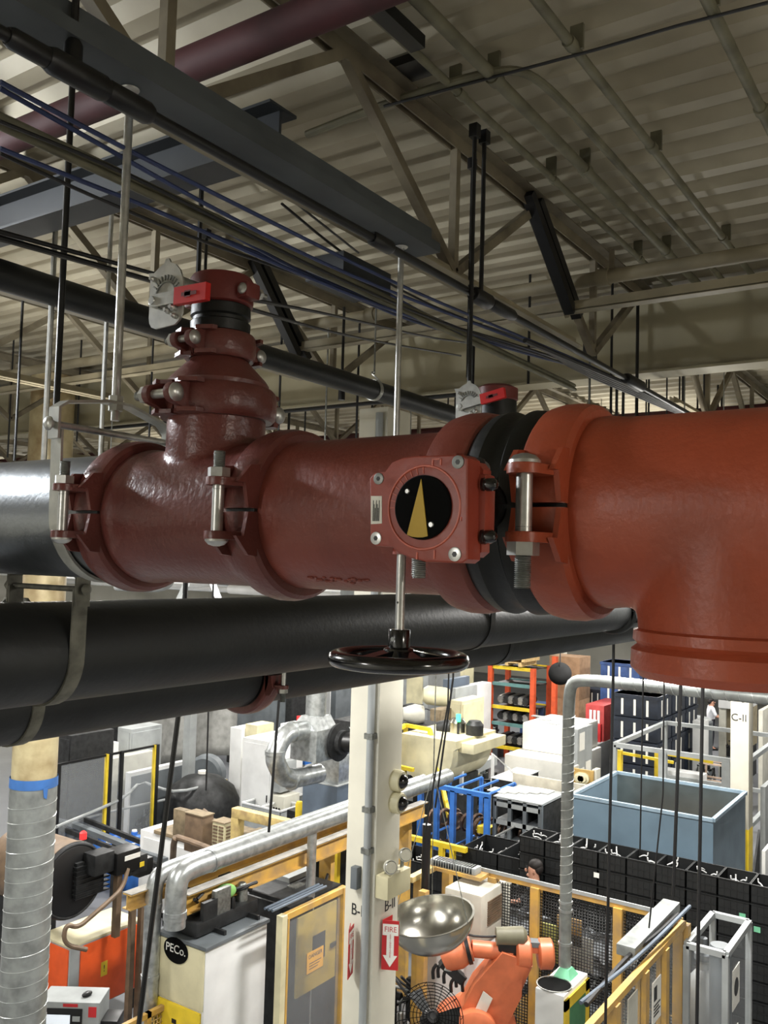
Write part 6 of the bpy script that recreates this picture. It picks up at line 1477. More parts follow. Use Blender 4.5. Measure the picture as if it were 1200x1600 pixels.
G().lathe([(0, .11), (1.25, .11), (1.30, .10)], (x0+.22, y1-.28, .9), (0, 0, 1), 28).done('tall_cylinder', MGREY, tm)
G().lathe([(0, .16), (.5, .22), (.8, .14), (.9, .06), (1.0, .06)], (x0+.5, y0+.35, .9), (0, 0, 1), 28).done('flask', LGREY, tm); G().lathe([(0, .09), (.06, .09), (.08, .045), (.22, .045)], (x0+.5, y0+.35, 1.9), (0, 0, 1), 20).done('cap_motor', MGREY, tm)
# ---- black totes: stacks across the right
def tote(c, w_, d_, h_, lab, full=False, grp='black totes stacked across the floor', parts=True):
    x, y, z = c; t = T('storage_tote', lab, 'tote', (x+d_/2, y+w_/2, z), grp)
    g = G(); s = .008
    g.box(x, x+s, y, y+w_, z+.004, z+h_-.006); g.box(x+d_-s, x+d_, y, y+w_, z+.004, z+h_-.006); g.box(x, x+d_, y, y+s, z+.004, z+h_-.006); g.box(x, x+d_, y+w_-s, y+w_, z+.004, z+h_-.006); g.box(x, x+d_, y, y+w_, z, z+.012)
    for k in range(1, 5): g.box(x-.006, x, y+w_*k/5-.004, y+w_*k/5+.004, z+.02, z+h_-.04)
    g.box(x-.008, x, y+.01, y+w_-.01, z+h_*.45, z+h_*.5)
    g.done('tub_body', TOTE, t)
    g = G(); r = .012; zz = z+h_-.018
    g.box(x-r, x+s, y-r*.3, y+w_+r*.3, zz, z+h_-.004); g.box(x+d_-s, x+d_+r, y-r*.3, y+w_+r*.3, zz, z+h_-.004); g.box(x, x+d_, y-r*.3, y+s, zz, z+h_-.004); g.box(x, x+d_, y+w_-s, y+w_+r*.3, zz, z+h_-.004)
    g.done('rim', TOTE, t)
    return t
bt = 2.0; A = PZ(812, 1303, bt); TX = A.x; n = 0; rn = random.Random(12)
tw = .40; td = .50; th = .245
y = A.y
ORD = ['first', 'second', 'third', 'fourth', 'fifth', 'sixth', 'seventh', 'eighth', 'ninth', 'tenth', 'eleventh', 'twelfth', 'thirteenth', 'fourteenth', 'fifteenth', 'sixteenth', 'seventeenth', 'eighteenth', 'nineteenth', 'twentieth']+['last']*30
cols = []
while PX(1215, 1400, TX).y < y: cols.append(y-tw); y -= tw+.012
WHERE = ['']
def white_parts(x, y, z, w_, d_, k):
    WHERE[0] = 'the %s open tote of the tall wall' % ORD[k] if k < 30 else ('the %s open tote left of the man' % ORD[k-40] if k < 60 else 'the %s open tote beside the column' % ORD[k-70])
    rn = random.Random(k)
    for j in range(3 if w_ < .5 else 5):
        px = x+.12+rn.random()*(d_-.24); py = y+.08+rn.random()*(w_-.16); a = rn.random()*6
        p = V((px, py, z)); d1 = V((math.cos(a), math.sin(a), .3))*.07; 
        tag(G().tube([p-d1, p+V((0, 0, .02)), p+d1*.8, p+d1*.9+V((0, 0, .05))], .009, 6, 1).done('white_part', WHITE), 'small white bent part in '+WHERE[0], 'part', 'white parts in '+WHERE[0])
pos = ['left end', 'second column from the left', 'third column from the left', 'fourth column from the left', 'middle of the row', 'middle of the row', 'right half of the row', 'right half of the row', 'right end of the row', 'right end of the row', 'right end of the row', 'right end of the row', 'right end of the row']
for ci, yc in enumerate(cols):
    for k in range(8):
        z = .03+k*th
        tote((TX, yc, z), tw, td, th-.004, ('open topmost black tote, %s from the left end of the tall tote wall' % ORD[ci] if k == 7 else 'black tote of the tall wall, %s column from the left, %s layer up' % (ORD[ci], ORD[k])), grp='open topmost black totes' if k == 7 else 'black totes in the stacked wall')
    white_parts(TX, yc, .03+7*th+.19, tw, td, ci)
tag(G().box(TX, TX+td, cols[-1], cols[0]+tw, 0, .03).done('pallet_deck', WOOD), 'low pallet deck under the wall of black totes', 'pallet')
# labels stuck on totes: small, part of the setting of one tote
for i, (px, py) in enumerate(((932, 1368), (1160, 1432), (1183, 1453))):
    q = PX(px, py, TX-.012); tag(G().box(q.x-.003, q.x, q.y-.04, q.y+.04, q.z-.03, q.z+.04).done('tote_tag', WHT if i == 0 else MINT), ['white tag on a black tote near the centre', 'green and white tag on a black tote at right', 'lower small tag on a black tote at the right edge'][i], 'tag')
# left shorter tote group
B = PZ(724, 1325, 1.55); y = B.y+.05
B2 = PZ(820, 1345, 1.5)
yy = PZ(722, 1322, 1.5).y; X2_ = PZ(722, 1322, 1.5).x; k = 0
while k < 4:
    for lv in range(4):
        tote((X2_, yy-(k+1)*.63, .03+lv*.37), .62, .8, .366, ('open black tote left of the man, %s from the left' % ORD[k] if lv == 3 else 'closed-in black tote left of the man, %s column, %s layer up' % (ORD[k], ORD[lv])), grp='black totes left of the man' if lv < 3 else 'open black totes left of the man')
    white_parts(X2_, yy-(k+1)*.63, .03+3*.37+.28, .62, .8, 40+k); k += 1
yy = PZ(650, 1320, 1.4).y; X3_ = PZ(690, 1320, 1.4).x
for k in range(4):
    for lv in range(3): tote((X3_-.5, PX(636, 1310, X3_-.5).y-.62*(k+1)+.3, .03+lv*.4), .60, .7, .396, 'black tote beside the cream column, %s stack, %s layer up' % (ORD[k], ORD[lv]), grp='black totes beside the column')
    white_parts(X3_-.5, PX(636, 1310, X3_-.5).y-.62*(k+1)+.3, .03+2*.4+.3, .6, .7, 70+k)
# ---- man behind the fence, and the far worker
def person(name, label, base, h, face, shirt, trous, pose):
    t = T(name, label, 'person', base); s = h/1.75; yaw = math.atan2(face[1], face[0])
    M = Matrix.Translation(base) @ Matrix.Rotation(yaw, 4, 'Z') @ Matrix.Scale(s, 4)
    # body faces +x locally, left is +y
    def skin(name, pts, edges, rad, m, parent, sub=2):
        me = bpy.data.meshes.new(name); org = ORG[parent.name]
        me.from_pydata([tuple((M @ V(p))-org) for p in pts], edges, [])
        o = bpy.data.objects.new(name, me); COL.objects.link(o); o.parent = parent; ORG[o.name] = org
        md = o.modifiers.new('skin', 'SKIN'); md.use_smooth_shade = True
        for v, r_ in zip(me.skin_vertices[0].data, rad): v.radius = (r_*s, r_*s) if not isinstance(r_, tuple) else (r_[0]*s, r_[1]*s)
        me.skin_vertices[0].data[0].use_root = True
        sb = o.modifiers.new('sub', 'SUBSURF'); sb.levels = sub; sb.render_levels = sub
        me.materials.append(m); return o
    J = dict(pel=(0, 0, .95), wai=(0, 0, 1.10), che=(.01, 0, 1.30), nck=(.0, 0, 1.47), hd=(.025, 0, 1.56), top=(.02, 0, 1.69))
    for sd, y in (('l', 1), ('r', -1)):
        J[sd+'h'] = (0, y*.10, .90); J[sd+'k'] = (.02, y*.11, .50); J[sd+'a'] = (-.01, y*.11, .09); J[sd+'t'] = (.15, y*.12, .035)
        J[sd+'s'] = (0, y*.19, 1.41); J[sd+'e'] = pose[sd][0]; J[sd+'w'] = pose[sd][1]; J[sd+'p'] = pose[sd][2]
    fing = []
    names = ['pel', 'wai', 'che', 'nck', 'hd', 'top'] + [sd+k for sd in 'lr' for k in 'hkatsewp']
    idx = {n: i for i, n in enumerate(names)}
    pts = [J[n] for n in names]; rad = {'pel': .13, 'wai': .12, 'che': .14, 'nck': .058, 'hd': .092, 'top': .072, 'h': .085, 'k': .058, 'a': .04, 't': .04, 's': .062, 'e': .042, 'w': .03, 'p': .034}
    rr = [rad[n] if n in rad else rad[n[-1]] for n in names]
    ed = [(idx['pel'], idx['wai']), (idx['wai'], idx['che']), (idx['che'], idx['nck']), (idx['nck'], idx['hd']), (idx['hd'], idx['top'])]
    for sd in 'lr':
        for a, b in (('pel', sd+'h'), (sd+'h', sd+'k'), (sd+'k', sd+'a'), (sd+'a', sd+'t'), ('che', sd+'s'), (sd+'s', sd+'e'), (sd+'e', sd+'w'), (sd+'w', sd+'p')): ed.append((idx[a], idx[b]))
        p = V(J[sd+'p']); d = (p-V(J[sd+'w'])).normalized(); lat = V((0, 0, 1)).cross(d); lat = lat.normalized() if lat.length > .1 else V((1, 0, 0))
        for k in range(4):
            o_ = (k-1.5)*.019; L = (.07, .085, .08, .06)[k]; b0 = len(pts)
            pts += [tuple(p+lat*o_+d*.02), tuple(p+lat*o_*1.1+d*(.02+L*.5)), tuple(p+lat*o_*1.1+d*(.02+L)+V((0, 0, -.015)))]; rr += [.010, .009, .008]
            ed += [(idx[sd+'p'], b0), (b0, b0+1), (b0+1, b0+2)]
        b0 = len(pts); pts += [tuple(p-d*.03+lat*.035), tuple(p+d*.02+lat*.055)]; rr += [.011, .009]; ed += [(idx[sd+'p'], b0), (b0, b0+1)]
    body = skin('body', pts, ed, rr, SKIN, t)
    sp = ['pel', 'wai', 'che', 'nckb'] ; J['nckb'] = (0, 0, 1.45)
    sn = ['pel', 'wai', 'che', 'nckb', 'ls', 'le', 'rs', 're'] ; se = [(0, 1), (1, 2), (2, 3), (2, 4), (4, 5), (2, 6), (6, 7)]
    if pose.get('long'):
        J['lw2'] = tuple(V(J['le'])*.15+V(J['lw'])*.85); J['rw2'] = tuple(V(J['re'])*.15+V(J['rw'])*.85); sn += ['lw2', 'rw2']; se += [(5, 8), (7, 9)]
    skin('shirt', [J[n] for n in sn], se, [.155, .142, .160, .075, .078, .056, .078, .056, .042, .042][:len(sn)], shirt, t)
    J['la2'] = (-.01, .11, .12); J['ra2'] = (-.01, -.11, .12)
    skin('trousers', [J[n] for n in ('pel', 'wai', 'lh', 'lk', 'la2', 'rh', 'rk', 'ra2')], [(0, 1), (0, 2), (2, 3), (3, 4), (0, 5), (5, 6), (6, 7)], [.150, .13, .10, .072, .06, .10, .072, .06], trous, t)
    g = G(M)
    for y in (1, -1): g.box(-.06, .2, y*.115-.045, y*.115+.045, 0, .07, bev=.02)
    g.done('shoes', BLK, t)
    g = G(M); g.ball((-.012, 0, 1.668), .100, (1.02, .9, .82), 24); g.ball((-.045, 0, 1.62), .092, (.85, .95, 1.0), 20); hair = g.done('hair', HAIR, t, ang=180)
    g = G(M); g.ball((.128, 0, 1.585), .018, (1.2, .8, 1.5), 10); g.ball((.015, .098, 1.59), .022, (.7, .4, 1.2), 10); g.ball((.015, -.098, 1.59), .022, (.7, .4, 1.2), 10); g.ball((.085, 0, 1.515), .04, (.9, 1, .7), 12); g.done('face', SKIN, t, ang=180)
    g = G(M)
    for y in (1, -1): g.ball((.112, y*.032, 1.61), .009, (.6, 1, .8), 8); g.box(.112, .120, y*.032-.018, y*.032+.018, 1.632, 1.638)
    g.box(.116, .122, -.022, .022, 1.545, 1.549); g.done('eyes', INK, t)
    return t
q = PZ(836, 1342, 1.76); tofar = V((-.55, .84, 0))
person('person', 'dark-haired man in black top standing behind the fence by the black totes', V((q.x-.0, q.y, 0)), 1.76, (-.45, .9), SHIRTD, TROUS, {'l': ((.05, .25, 1.14), (.25, .2, 1.05), (.32, .17, 1.06)), 'r': ((.05, -.25, 1.14), (.25, -.2, 1.05), (.32, -.17, 1.06)), 'long': 1})
q = PZ(1111, 1090, 1.76)
person('person', 'man in white shirt and dark trousers standing by the white machine at upper right', V((q.x, q.y, 0)), 1.76, (.5, -.86), SHIRTW, TROUS, {'l': ((.1, .26, 1.15), (.32, .2, 1.12), (.39, .17, 1.13)), 'r': ((.1, -.26, 1.15), (.32, -.2, 1.12), (.39, -.17, 1.13)), 'long': 0})
# ---- steel tank
zt = 2.4; a = PZ(893, 1240, zt); b = PZ(1105, 1287, zt); x0 = a.x; y1 = a.y; y0 = b.y; x1 = PY(1165, 1241, y0).x
t = T('steel_tank', 'large open blue-grey steel tank at right behind the black totes', 'tank', ((x0+x1)/2, (y0+y1)/2, 0))
s = .02
G().box(x0, x0+s, y0, y1, 0, zt-.03).done('front_wall', TANKBLUE, t); G().box(x1-s, x1, y0, y1, 0, zt-.03).done('back_wall', STEEL, t)
G().box(x0+s, x1-s, y0, y0+s, 0, zt-.03).done('side_wall', TANKBLUE, t); G().box(x0+s, x1-s, y1-s, y1, 0, zt-.03).done('side_wall', TANKBLUE, t)
G().box(x0+s, x1-s, y0+s, y1-s, 1.6, 1.63).done('liquid_surface', mat('dark_liquid', (70, 66, 60), .1), t)
g = G(); w_ = .06
for u in ((x0-w_/2, x0+w_/2, y0, y1), (x1-w_/2, x1+w_/2, y0, y1), (x0, x1, y0-w_/2, y0+w_/2), (x0, x1, y1-w_/2, y1+w_/2)): g.box(*u, zt-.05, zt)
g.done('rim', mat('rim_blue', (150, 172, 188), .4), t)
q = PZ(1150, 1300, 1.6); tag(G().box(x0+.4, x0+.8, y0-.8, y0-.3, 0, 1.3, bev=.01).done('grey_stand', LGREY), 'pale grey stand at the right corner of the tank', 'stand')
tag(G().prism([(0, 0), (.5, 0), (.5, .7)], facing((x0+.1, y0-.5, 1.5), NEGY), .03).done('corner_bracket', DIRT), 'dark triangular bracket at the tank corner', 'bracket')
tag(G().box(x0+.05, x0+.15, y0-.5, y0-.3, 0, 1.5).done('bracket_post', DIRT), 'dark post carrying the triangular bracket', 'post')
# ---- grey shelving cart
x0, x1, y0, y1 = boxpx((845, 1258), 774, 885, 1.9); x1 = x0+1.0
t = T('pigeonhole_rack', 'dark grey pigeonhole rack left of the spiral duct, papers on top', 'rack', ((x0+x1)/2, (y0+y1)/2, 0))
for k in range(4): y = y0+(y1-y0)*k/3; G().box(x0-.03, x0+.03, y-.035, y+.035, 0, 1.9).done('post', MGREY, t); G().box(x1-.03, x1+.03, y-.035, y+.035, 0, 1.9).done('post', MGREY, t)
for k in range(6): z = .25+k*.31; G().box(x0-.02, x1, y0, y1, z-.02, z+.02).done('shelf', MGREY, t); G().box(x0-.03, x0-.02, y0, y1, z-.05, z+.03).done('shelf_lip', LGREY, t)
for k in range(3): G().box(x0+.05, x1, y0+(y1-y0)*k/3-.01, y0+(y1-y0)*k/3+.01, .2, 1.85).done('divider', DIRT, t)
G().box(x0-.03, x1+.03, y0-.03, y1+.03, 1.88, 1.92).done('top_sheet', LGREY, t)
for k in range(4):
    y = y0+(y1-y0)*(k+.2)/4; G().cyl((x0-.8, y, 1.45-.3*(k % 2)), (x0, y, 1.45-.3*(k % 2)), .018, 8).done('arm_rod', ZINC, t)
for k, (dy, dz) in enumerate(((.5, .88), (1.2, .57), (.3, .26), (1.0, 1.19))): G().box(x0+.02, x0+.3, y0+dy, y0+dy+.25, dz, dz+.12).done('yellow_tray', YEL if k != 2 else WOOD, t)
for k in range(5): tag(G().box(x0+.2+.12*k, x0+.5+.12*k, y0+.8-.16*k, y0+1.15-.16*k, 1.925+.001*k, 1.94+.02*(k % 2), bev=.002).done('paper_sheet', PAPER), ['leftmost', 'second', 'middle', 'fourth', 'rightmost'][k]+' loose pale sheet on top of the pigeonhole rack', 'paper', 'loose sheets on the pigeonhole rack')
tag(G().box(x1+.1, x1+.16, y0-.4, y1+.2, 0, 2.1, bev=.005).done('beige_screen', mat('beige_board', (178, 172, 156), .6)), 'long beige board standing behind the pigeonhole rack', 'panel')
# second black cabinet left of it
cab('workbench', 'black-sided bench with white top left of the pigeonhole rack', 'bench', (803, 1222), 768, 838, 1.3, DIRT, doors='', depth=1.3, topm=WHITE)
# ---- bright white table
x0, x1, y0, y1 = boxpx((880, 1192), 788, 905, 1.3); 
t = T('light_table', 'large glaring white covered machine behind the pigeonhole rack', 'machine', ((x0+x1)/2, (y0+y1)/2, 0))
x1 = x0+2.6; G().box(x0, x1, y0, y1, .1, 1.3, bev=.03).done('cover', WHT, t); G().box(x0+.8, x1, y0+.1, y1-.1, 1.3, 2.0, bev=.05).done('upper_cover', WHT, t); G().box(x0+.05, x1, y0+.05, y1-.05, 0, .1).done('plinth', DIRT, t)
for k in range(3): G().box(x0+1.0+.4*k, x0+1.2+.4*k, y0+.6+.4*k, y0+.9+.4*k, 2.0, 2.02).done('slot', LGREY, t)
# ---- grey tower box with green lamp, brass fitting board
x0, x1, y0, y1 = boxpx((903, 1140), 895, 925, 2.4); x1 = x0+.6
t = T('control_cabinet', 'grey control box with white stickers and green lamp right of the spiral duct', 'control panel', ((x0+x1)/2, (y0+y1)/2, 0))
G().box(x0, x1+.3, y0, y1, .1, 2.4, bev=.01).done('enclosure', LGREY, t); G().box(x0+.1, x1, y0+.1, y1-.1, 0, .1).done('plinth', DIRT, t)
for k, (a_, z_) in enumerate(((.1, 1.9), (.1, 1.1), (.5, 1.2))): G().box(x0+a_, x0+a_+.3, y0-.01, y0, z_, z_+.4).done('sticker', WHT, t)
G().box(x0-.03, x0, y0+.1, y0+.25, 1.2, 1.35).done('green_lamp', GLEAM, t)
x0, x1, y0, y1 = boxpx((927, 1205), 893, 938, 1.7)
t = T('fitting_board', 'brass-coloured board with six round fittings right of the spiral duct', 'board', (x0, (y0+y1)/2, 0))
G().box(x0, x0+.06, y0, y1, 1.05, 1.7, bev=.01).done('board', mat('brass_board', (186, 152, 88), .45, metal=.2), t); G().box(x0+.06, x0+.3, y0-.05, y0+.05, 0, 1.72).done('frame', OFFW, t); G().box(x0+.06, x0+.3, y1-.05, y1+.0, 0, 1.72).done('frame', OFFW, t)
for k in range(6): G().lathe([(0, .12), (.05, .12), (.06, .08), (.1, .07)], (x0, y0+.2+(k % 3)*(y1-y0-.4)/2, 1.22 if k < 3 else 1.52), (-1, 0, 0), 20).done('round_fitting', CREAM, t)
# ---- crates at upper right
def crate(name, label, x, y, z, w_, d_, h_, m, grp, stripes=True):
    t = T(name, label, 'crate', (x+d_/2, y+w_/2, z), grp)
    g = G(); g.box(x, x+d_, y, y+w_, z, z+h_-.01, bev=.01); g.box(x-.02, x+d_+.02, y-.02, y+w_+.02, z+h_-.09, z+h_-.01); g.done('crate_body', m, t)
    if stripes:
        g = G()
        for k in range(3): g.box(x-.015, x, y+w_*(.2+.28*k), y+w_*(.25+.28*k), z+.05, z+h_-.12)
        for k in range(2): g.box(x+d_*(.25+.4*k), x+d_*(.30+.4*k), y-.015, y, z+.05, z+h_-.12)
        g.done('white_label', WHT, t)
q = PZ(958, 1075, 3.0); QX, QY = q.x, q.y
for c_ in range(3):
    for k in range(5): crate('folding_crate', ('dark navy crate, '+['bottom', 'second', 'third', 'fourth', 'top'][k]+' of the '+['front', 'middle', 'rear'][c_]+' stack beyond the tank'), QX+1.25*c_, QY-1.15, .0+k*.58, 1.15, 1.15, .57, NAVY, 'navy crates in the '+['front', 'middle', 'rear'][c_]+' stack')
q = PZ(934, 1085, 2.6); 
for k in range(3): crate('folding_crate', ['lower', 'middle', 'upper'][k]+' bright blue crate left of the navy stacks behind the red case', q.x+2.6, q.y-.3, 1.3+k*.65, 1.2, 1.1, .64, DBLUE, 'blue crates above the red case')
crate('folding_crate', 'grey-blue crate under the bright blue crates', q.x+2.6, q.y-.3, 0, 1.2, 1.1, 1.29, NAVY, None)
q = PZ(908, 1090, 2.2)
for k in range(4): crate('folding_crate', ['bottom', 'second', 'third', 'top'][k]+' crate of the blue stack just right of the spiral duct', q.x+2.2, q.y+.15, .0+k*.55, .7, .8, .54, DBLUE if k % 2 == 0 else NAVY, 'crates right of the spiral duct')
q = PZ(880, 1100, 1.9); crate('folding_crate', 'single blue crate at the foot of the distant white column', q.x+1.2, q.y+1.2, 0, .8, .8, 1.6, DBLUE, None)
x0, x1, y0, y1 = boxpx((944, 1103), 915, 965, 2.2)
t = T('transformer', 'red case with white front panels standing before the blue crates', 'machine', ((x0+x1)/2, (y0+y1)/2, 0)); x1 = x0+1.6
G().box(x0, x1, y0, y1, .2, 2.2, bev=.02).done('case', mat('dusty_red', (180, 62, 60), .5), t)
for k in range(3): G().box(x0-.02, x0, y0+.12+(y1-y0-.2)*k/3, y0+(y1-y0-.2)*(k+.8)/3+.1, 1.0, 2.05).done('white_panel', WHITE, t)
G().box(x0-.12, x0-.02, y0+.05, y0+.6*(y1-y0), .9, 1.7, bev=.03).done('red_shield', RED, t); G().box(x0-.13, x0-.12, y0+.3, y0+.55, 1.2, 1.4).done('sticker', WHT, t)
for x in (x0+.1, x1-.1): G().box(x-.06, x+.06, y0+.05, y1-.05, 0, .2).done('skid', DIRT, t)
topbox('cream_box', 'cream instrument box in front of the red case', 'box', (955, 1116), 940, 966, 1.6, .0, CREAM)
for i, (c, lx, rx, z1, m, lb) in enumerate((((930, 1165), 920, 955, 1.2, LGREY, 'low grey cabinet right of the grey control box'), )):
    cab('storage_unit', lb, 'cabinet', c, lx, rx, z1, m, doors='x', depth=1.2, handle=False)
# yellow stands
for i, (px, py) in enumerate(((1036, 1075), (1052, 1092))):
    q = PZ(px, py, 1.8 if i == 0 else 1.3); t = T('yellow_stand', ['tall yellow post with side frame right of the navy crates', 'yellow tubular stand beside the tall yellow post'][i], 'stand', (q.x, q.y, 0)); h_ = 2.3 if i == 0 else 1.3
    G().box(q.x-.1, q.x+.1, q.y-.1, q.y+.1, 0, h_).done('post', OYEL, t)
    for dz in (.6, 1.3): 
        for dy in (-.5, .5): G().bar((q.x-.3, q.y+dy, dz), (q.x+.9, q.y+dy, dz), .06, .06).done('rail', OYEL, t)
        G().bar((q.x-.3, q.y-.5, dz), (q.x-.3, q.y+.5, dz), .06, .06).done('rail', OYEL, t)
    for dy in (-.5, .5): G().box(q.x-.33, q.x-.27, q.y+dy-.03, q.y+dy+.03, 0, 1.3).done('leg', OYEL, t)
# ---- aluminium framed cell behind the tank
def framecell(label, c, lx, rx, z1, m, mids=(1.0,), depth=None):
    x0, x1, y0, y1 = boxpx(c, lx, rx, z1)
    if depth: x1 = x0+depth
    t = T('machine_enclosure', label, 'frame', ((x0+x1)/2, (y0+y1)/2, 0)); frame_box(t, x0, x1, y0, y1, 0, z1, .09, m, mids); return t, x0, x1, y0, y1
t, x0, x1, y0, y1 = framecell('grey aluminium frame cell behind the tank with machines inside', (1165, 1192), 960, 1180, 2.3, LGREY, depth=3.6)
for px in (1036, 1135): y = PX(px, 1180, x0).y; G().box(x0-.06, x0+.06, y-.08, y+.08, 0, 2.3).done('post', LGREY, t)
cab('low_enclosure', 'long white low panel inside the aluminium frame cell', 'machine', (1098, 1212), 1036, 1110, 1.1, WHITE, doors='', depth=.4)
q = PZ(1062, 1145, 1.4); t = T('round_tank', 'grey round tank inside the aluminium frame cell', 'tank', (q.x, q.y, 0)); G().lathe([(0, .75), (1.7, .75), (1.75, .7)], (q.x+.6, q.y, 0), (0, 0, 1), 36).done('tank_body', MGREY, t); G().lathe([(1.75, .72), (1.77, .7)], (q.x+.6, q.y, 0), (0, 0, 1), 36).done('pale_lid', LGREY, t)
cab('white_cabinet', 'white upright box with white shelf in the middle of the aluminium cell', 'cabinet', (1100, 1128), 1082, 1106, 2.0, WHITE, doors='', depth=.5)
topbox('flat_cover', 'white flat tray above the aluminium cell', 'cover', (1068, 1124), 1033, 1076, 1.9, 1.75, WHITE)
tag(G().box(PZ(1068, 1124, 1.9).x+.1, PZ(1068, 1124, 1.9).x+.5, PZ(1068, 1124, 1.9).y+.2, PZ(1068, 1124, 1.9).y+1.2, 0, 1.75).done('tray_stand', TAN), 'tan block under the white flat tray', 'stand')
for i, (px, py, z, s_, sd, m_) in enumerate(((1105, 1180, 1.2, 1.3, 81, LGREY), (1145, 1180, 1.3, 1.2, 82, WHITE), (1128, 1220, .9, 1.1, 83, DIRT), (1150, 1150, 1.2, 1.2, 84, DIRT))):
    q = PZ(px, py, z); clutter('cell_machine', ['grey handling machine left inside the aluminium cell', 'white jointed machine right inside the aluminium cell beside the column', 'dark machinery just behind the tank rim', 'dark machine by the feet of the man in white'][i], 'machinery', (q.x, q.y, 0), s_, s_, z, m_, sd, 12)
q = PZ(1124, 1212, .9); t = T('wire_cage', 'small cream wire frame box by the tank rim', 'frame', (q.x-.5, q.y, 0)); frame_box(t, q.x-.7, q.x-.3, q.y-.25, q.y+.25, 0, 1.3, .04, mat('salmon_frame', (206, 180, 160), .5), (.9,))
for i, (px, py, z) in enumerate(((968, 1172, 2.0), (1028, 1172, 2.0))): q = PZ(px, py, z); t = T('bollard', ['left', 'right'][i]+' yellow guard post at the front of the aluminium cell', 'post', (q.x, q.y, 0)); G().box(q.x-.06, q.x+.06, q.y-.06, q.y+.06, 0, 2.0).done('post_body', YEL, t); G().bar((q.x, q.y, 1.95), (q.x, q.y-1.2, 1.9), .05, .06).done('side_bar', YEL, t)
# white machine behind the worker
q = PZ(1122, 1115, 2.0); t = T('press_machine', 'cream-white machine hood beside the man in the white shirt', 'machine', (q.x+1.6, q.y-.6, 0)); X_ = q.x+.9
yl = PX(1122, 1110, X_).y; yr = PX(1166, 1110, X_).y
za = PX(1122, 1087, X_).z; zb = PX(1140, 1108, X_).z
G().box(X_, X_+1.5, yr, yl, zb, za, bev=.03).done('hood', WHITE, t); G().box(X_+.5, X_+1.5, yr, yl-.1, .9, zb).done('back_panel', BEIGE, t); G().box(X_+.2, X_+1.4, yr, yl-.2, 0, .9).done('table', DIRT, t); G().box(X_+.1, X_+.2, yl-.2, yl, 0, zb).done('leg', OFFW, t)
# right edge machines
for i, (c, lx, rx, z1, m, lb) in enumerate((((1192, 1110), 1185, 1230, 2.6, OFFW, 'pale machine at the right edge above the column label'), ((1196, 1230), 1188, 1230, 1.8, LGREY, 'grey machine side at the right edge beside the white column'), ((1196, 1330), 1190, 1240, 1.0, WHITE, 'white low object at the right edge near the totes'))):
    cab('edge_machine', lb, 'machine', c, lx, rx, z1, m, doors='', depth=1.5)
# ---- far backdrop seen through the narrow gaps (real machines and pipes a long way off)
rn = random.Random(77)
pos_ = ['far left', 'left', 'left of centre', 'centre', 'right of centre', 'right', 'far right']
fm = [WHITE, OFFW, LGREY, CREAM, DIRT, MGREY, BLUEGREY]
nm = {id(WHITE): 'white', id(OFFW): 'off-white', id(LGREY): 'light grey', id(CREAM): 'cream', id(DIRT): 'dark', id(MGREY): 'mid grey', id(BLUEGREY): 'blue-grey'}
ORDF = ['first', 'second', 'third', 'fourth', 'fifth', 'sixth', 'seventh', 'eighth', 'ninth', 'tenth', 'eleventh', 'twelfth', 'thirteenth', 'fourteenth', 'fifteenth', 'sixteenth', 'seventeenth', 'eighteenth', 'nineteenth', 'twentieth', 'twenty-first', 'twenty-second', 'twenty-third', 'last']
for k in range(24):
    for tr in range(25):
        px = -10+k*31+rn.uniform(-10, 10); p = PD(px, 880, rn.uniform(25, 40)); wx = rn.uniform(1.0, 2.6); wy = rn.uniform(1.0, 2.4); h_ = rn.uniform(1.8, 3.4)
        if p.x+wx/2 < XE-.3 and p.y+wy/2 < YE-.3 and clear(p.x, p.y, wx, wy, h_): break
    else: continue
    m_ = rn.choice(fm)
    t = T('far_machine', nm[id(m_)]+' machine in the far background row, %s from the left' % ORDF[k], 'machine', (p.x, p.y, 0), 'machines in the far background')
    G().box(p.x-wx/2, p.x+wx/2, p.y-wy/2, p.y+wy/2, .1, h_, bev=.03).done('housing', m_, t); G().box(p.x-wx/2+.1, p.x+wx/2-.1, p.y-wy/2+.1, p.y+wy/2-.1, 0, .1).done('plinth', DIRT, t)
    G().box(p.x-wx/2-.03, p.x-wx/2, p.y-wy/2+.2, p.y+wy/2-.2, .6, h_-.5).done('door', rn.choice(fm), t)
    if k % 2: G().box(p.x-.2, p.x+.3, p.y-.2, p.y+.2, h_, h_+.5, bev=.02).done('top_unit', rn.choice(fm), t)
def far_pipe(label, pts, r, m): tag(G().tube(pts, r, 10, 1).done('process_pipe', m), label, 'pipe')
for k, (Xf, z) in enumerate(((18.0, 5.35), (20.0, 5.1), (23.0, 5.55), (26.0, 5.2))):
    far_pipe('white process pipe in the gap between the red and black pipes, '+['nearest', 'second', 'third', 'farthest'][k]+' run', [(Xf, 8+2*k, z), (Xf, 30, z)], .09, WHITE)
for k in range(7):
    px = 270+k*62; p = PD(px, 915, 17+k % 3*3); t = T('pipe_drop', 'white vertical pipe with bend in the gap, '+['first', 'second', 'third', 'fourth', 'fifth', 'sixth', 'seventh'][k]+' from the left', 'pipe', (p.x, p.y, 5.4)); G().tube([(p.x, p.y, 7.71), (p.x, p.y, 5.8), (p.x, p.y+.1, 5.5), (p.x, p.y+.5, 5.42), (p.x, p.y+1.6, 5.42)], .09, 12, 2).done('pipe_run', WHITE if k % 2 else LGREY, t); G().lathe([(0, .16), (.04, .16)], (p.x, p.y, 7.66), (0, 0, 1), 16).done('ceiling_flange', LGREY, t)
p = PD(312, 915, 14); t = T('lattice_brace', 'white A-shaped brace in the gap under the left collar', 'frame', (p.x, p.y, 0))
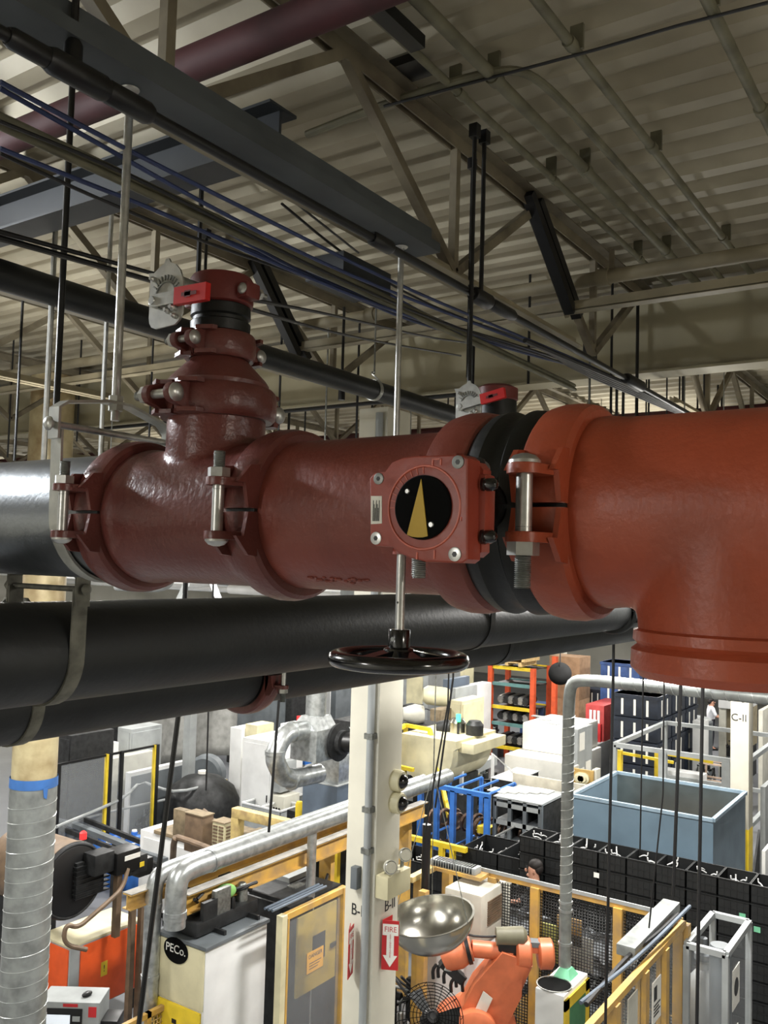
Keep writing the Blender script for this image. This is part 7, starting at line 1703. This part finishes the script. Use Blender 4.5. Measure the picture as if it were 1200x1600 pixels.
for s_ in (-1, 1): G().bar((p.x, p.y, 6.1), (p.x, p.y+s_*.9, 4.6), .07, .07).done('brace_bar', LGREY, t); G().bar((p.x, p.y+s_*.05, 6.1), (p.x, p.y+s_*.05, 7.71), .05, .05).done('hanger_bar', LGREY, t)

# ---- more machinery between the named things
extra = [
 (95, 1262, .9, 1.0, DIRT, 'dark hoses at the foot of the guard beside the spiral duct'), (140, 1262, 1.0, .9, MGREY, 'grey valve group behind the left guard post'), (185, 1288, .9, .8, DIRT, 'dark fittings over the blue drums'),
 (232, 1240, 1.2, .9, WHITE, 'white machine flank right of the yellow guard post'), (262, 1190, 1.5, 1.2, DIRT, 'dark machinery behind the grey square post'), (352, 1250, .9, 1.0, DIRT, 'dark floor machinery below the largest white cabinet'),
 (405, 1255, .8, .8, DIRT, 'dark hose heap in front of the largest white cabinet'), (395, 1350, 1.3, 1.5, DIRT, 'black cable nest under the yellow beams, left part'), (440, 1370, 1.2, 1.2, DIRT, 'black cable nest under the yellow beams, right part'), (500, 1380, 1.4, 1.2, DIRT, 'dark machine tops left of the column under the beams'),
 (660, 1210, 1.0, 1.3, DIRT, 'dark parts between the framed station and the blue rack'), (720, 1200, .9, 1.2, DIRT, 'dark machinery under the long grey chute'), (752, 1155, 1.0, 1.6, DIRT, 'dark parts left of the glaring white machine'), (770, 1120, 1.2, 1.5, MGREY, 'grey machine parts below the orange rack'),
 (650, 1125, 2.0, 1.4, DIRT, 'dark machinery above the yellow stair railing'), (735, 1110, 1.6, 1.4, DIRT, 'dark machine group right of the cream tub spout'), (830, 1130, 1.0, 1.3, LGREY, 'grey rails just above the glaring white machine'),
 (985, 1150, 1.2, 1.3, DIRT, 'dark machinery at the left corner of the aluminium cell'), (1040, 1195, .8, 1.0, DIRT, 'dark floor unit inside the aluminium cell behind the tank'), (1085, 1180, 1.0, 1.0, MGREY, 'grey unit left of the salmon wire frame'), (1020, 1130, 1.1, 1.1, LGREY, 'pale parts beyond the aluminium cell rail'),
 (700, 1560, 1.0, .8, DIRT, 'dark floor parts below the gripper'), (640, 1500, 1.2, 1.0, DIRT, 'dark shelving seen under the steel bowl'), (350, 1130, 1.8, 1.2, DIRT, 'dark machine gap between the sheet and the white cabinets')]
for i, (px, py, z, s_, m_, lb) in enumerate(extra):
    q = PZ(px, py, z); clutter('machinery_group', lb, 'machinery', (q.x, q.y, 0), s_, s_*1.2, z, m_, 200+i, 13)
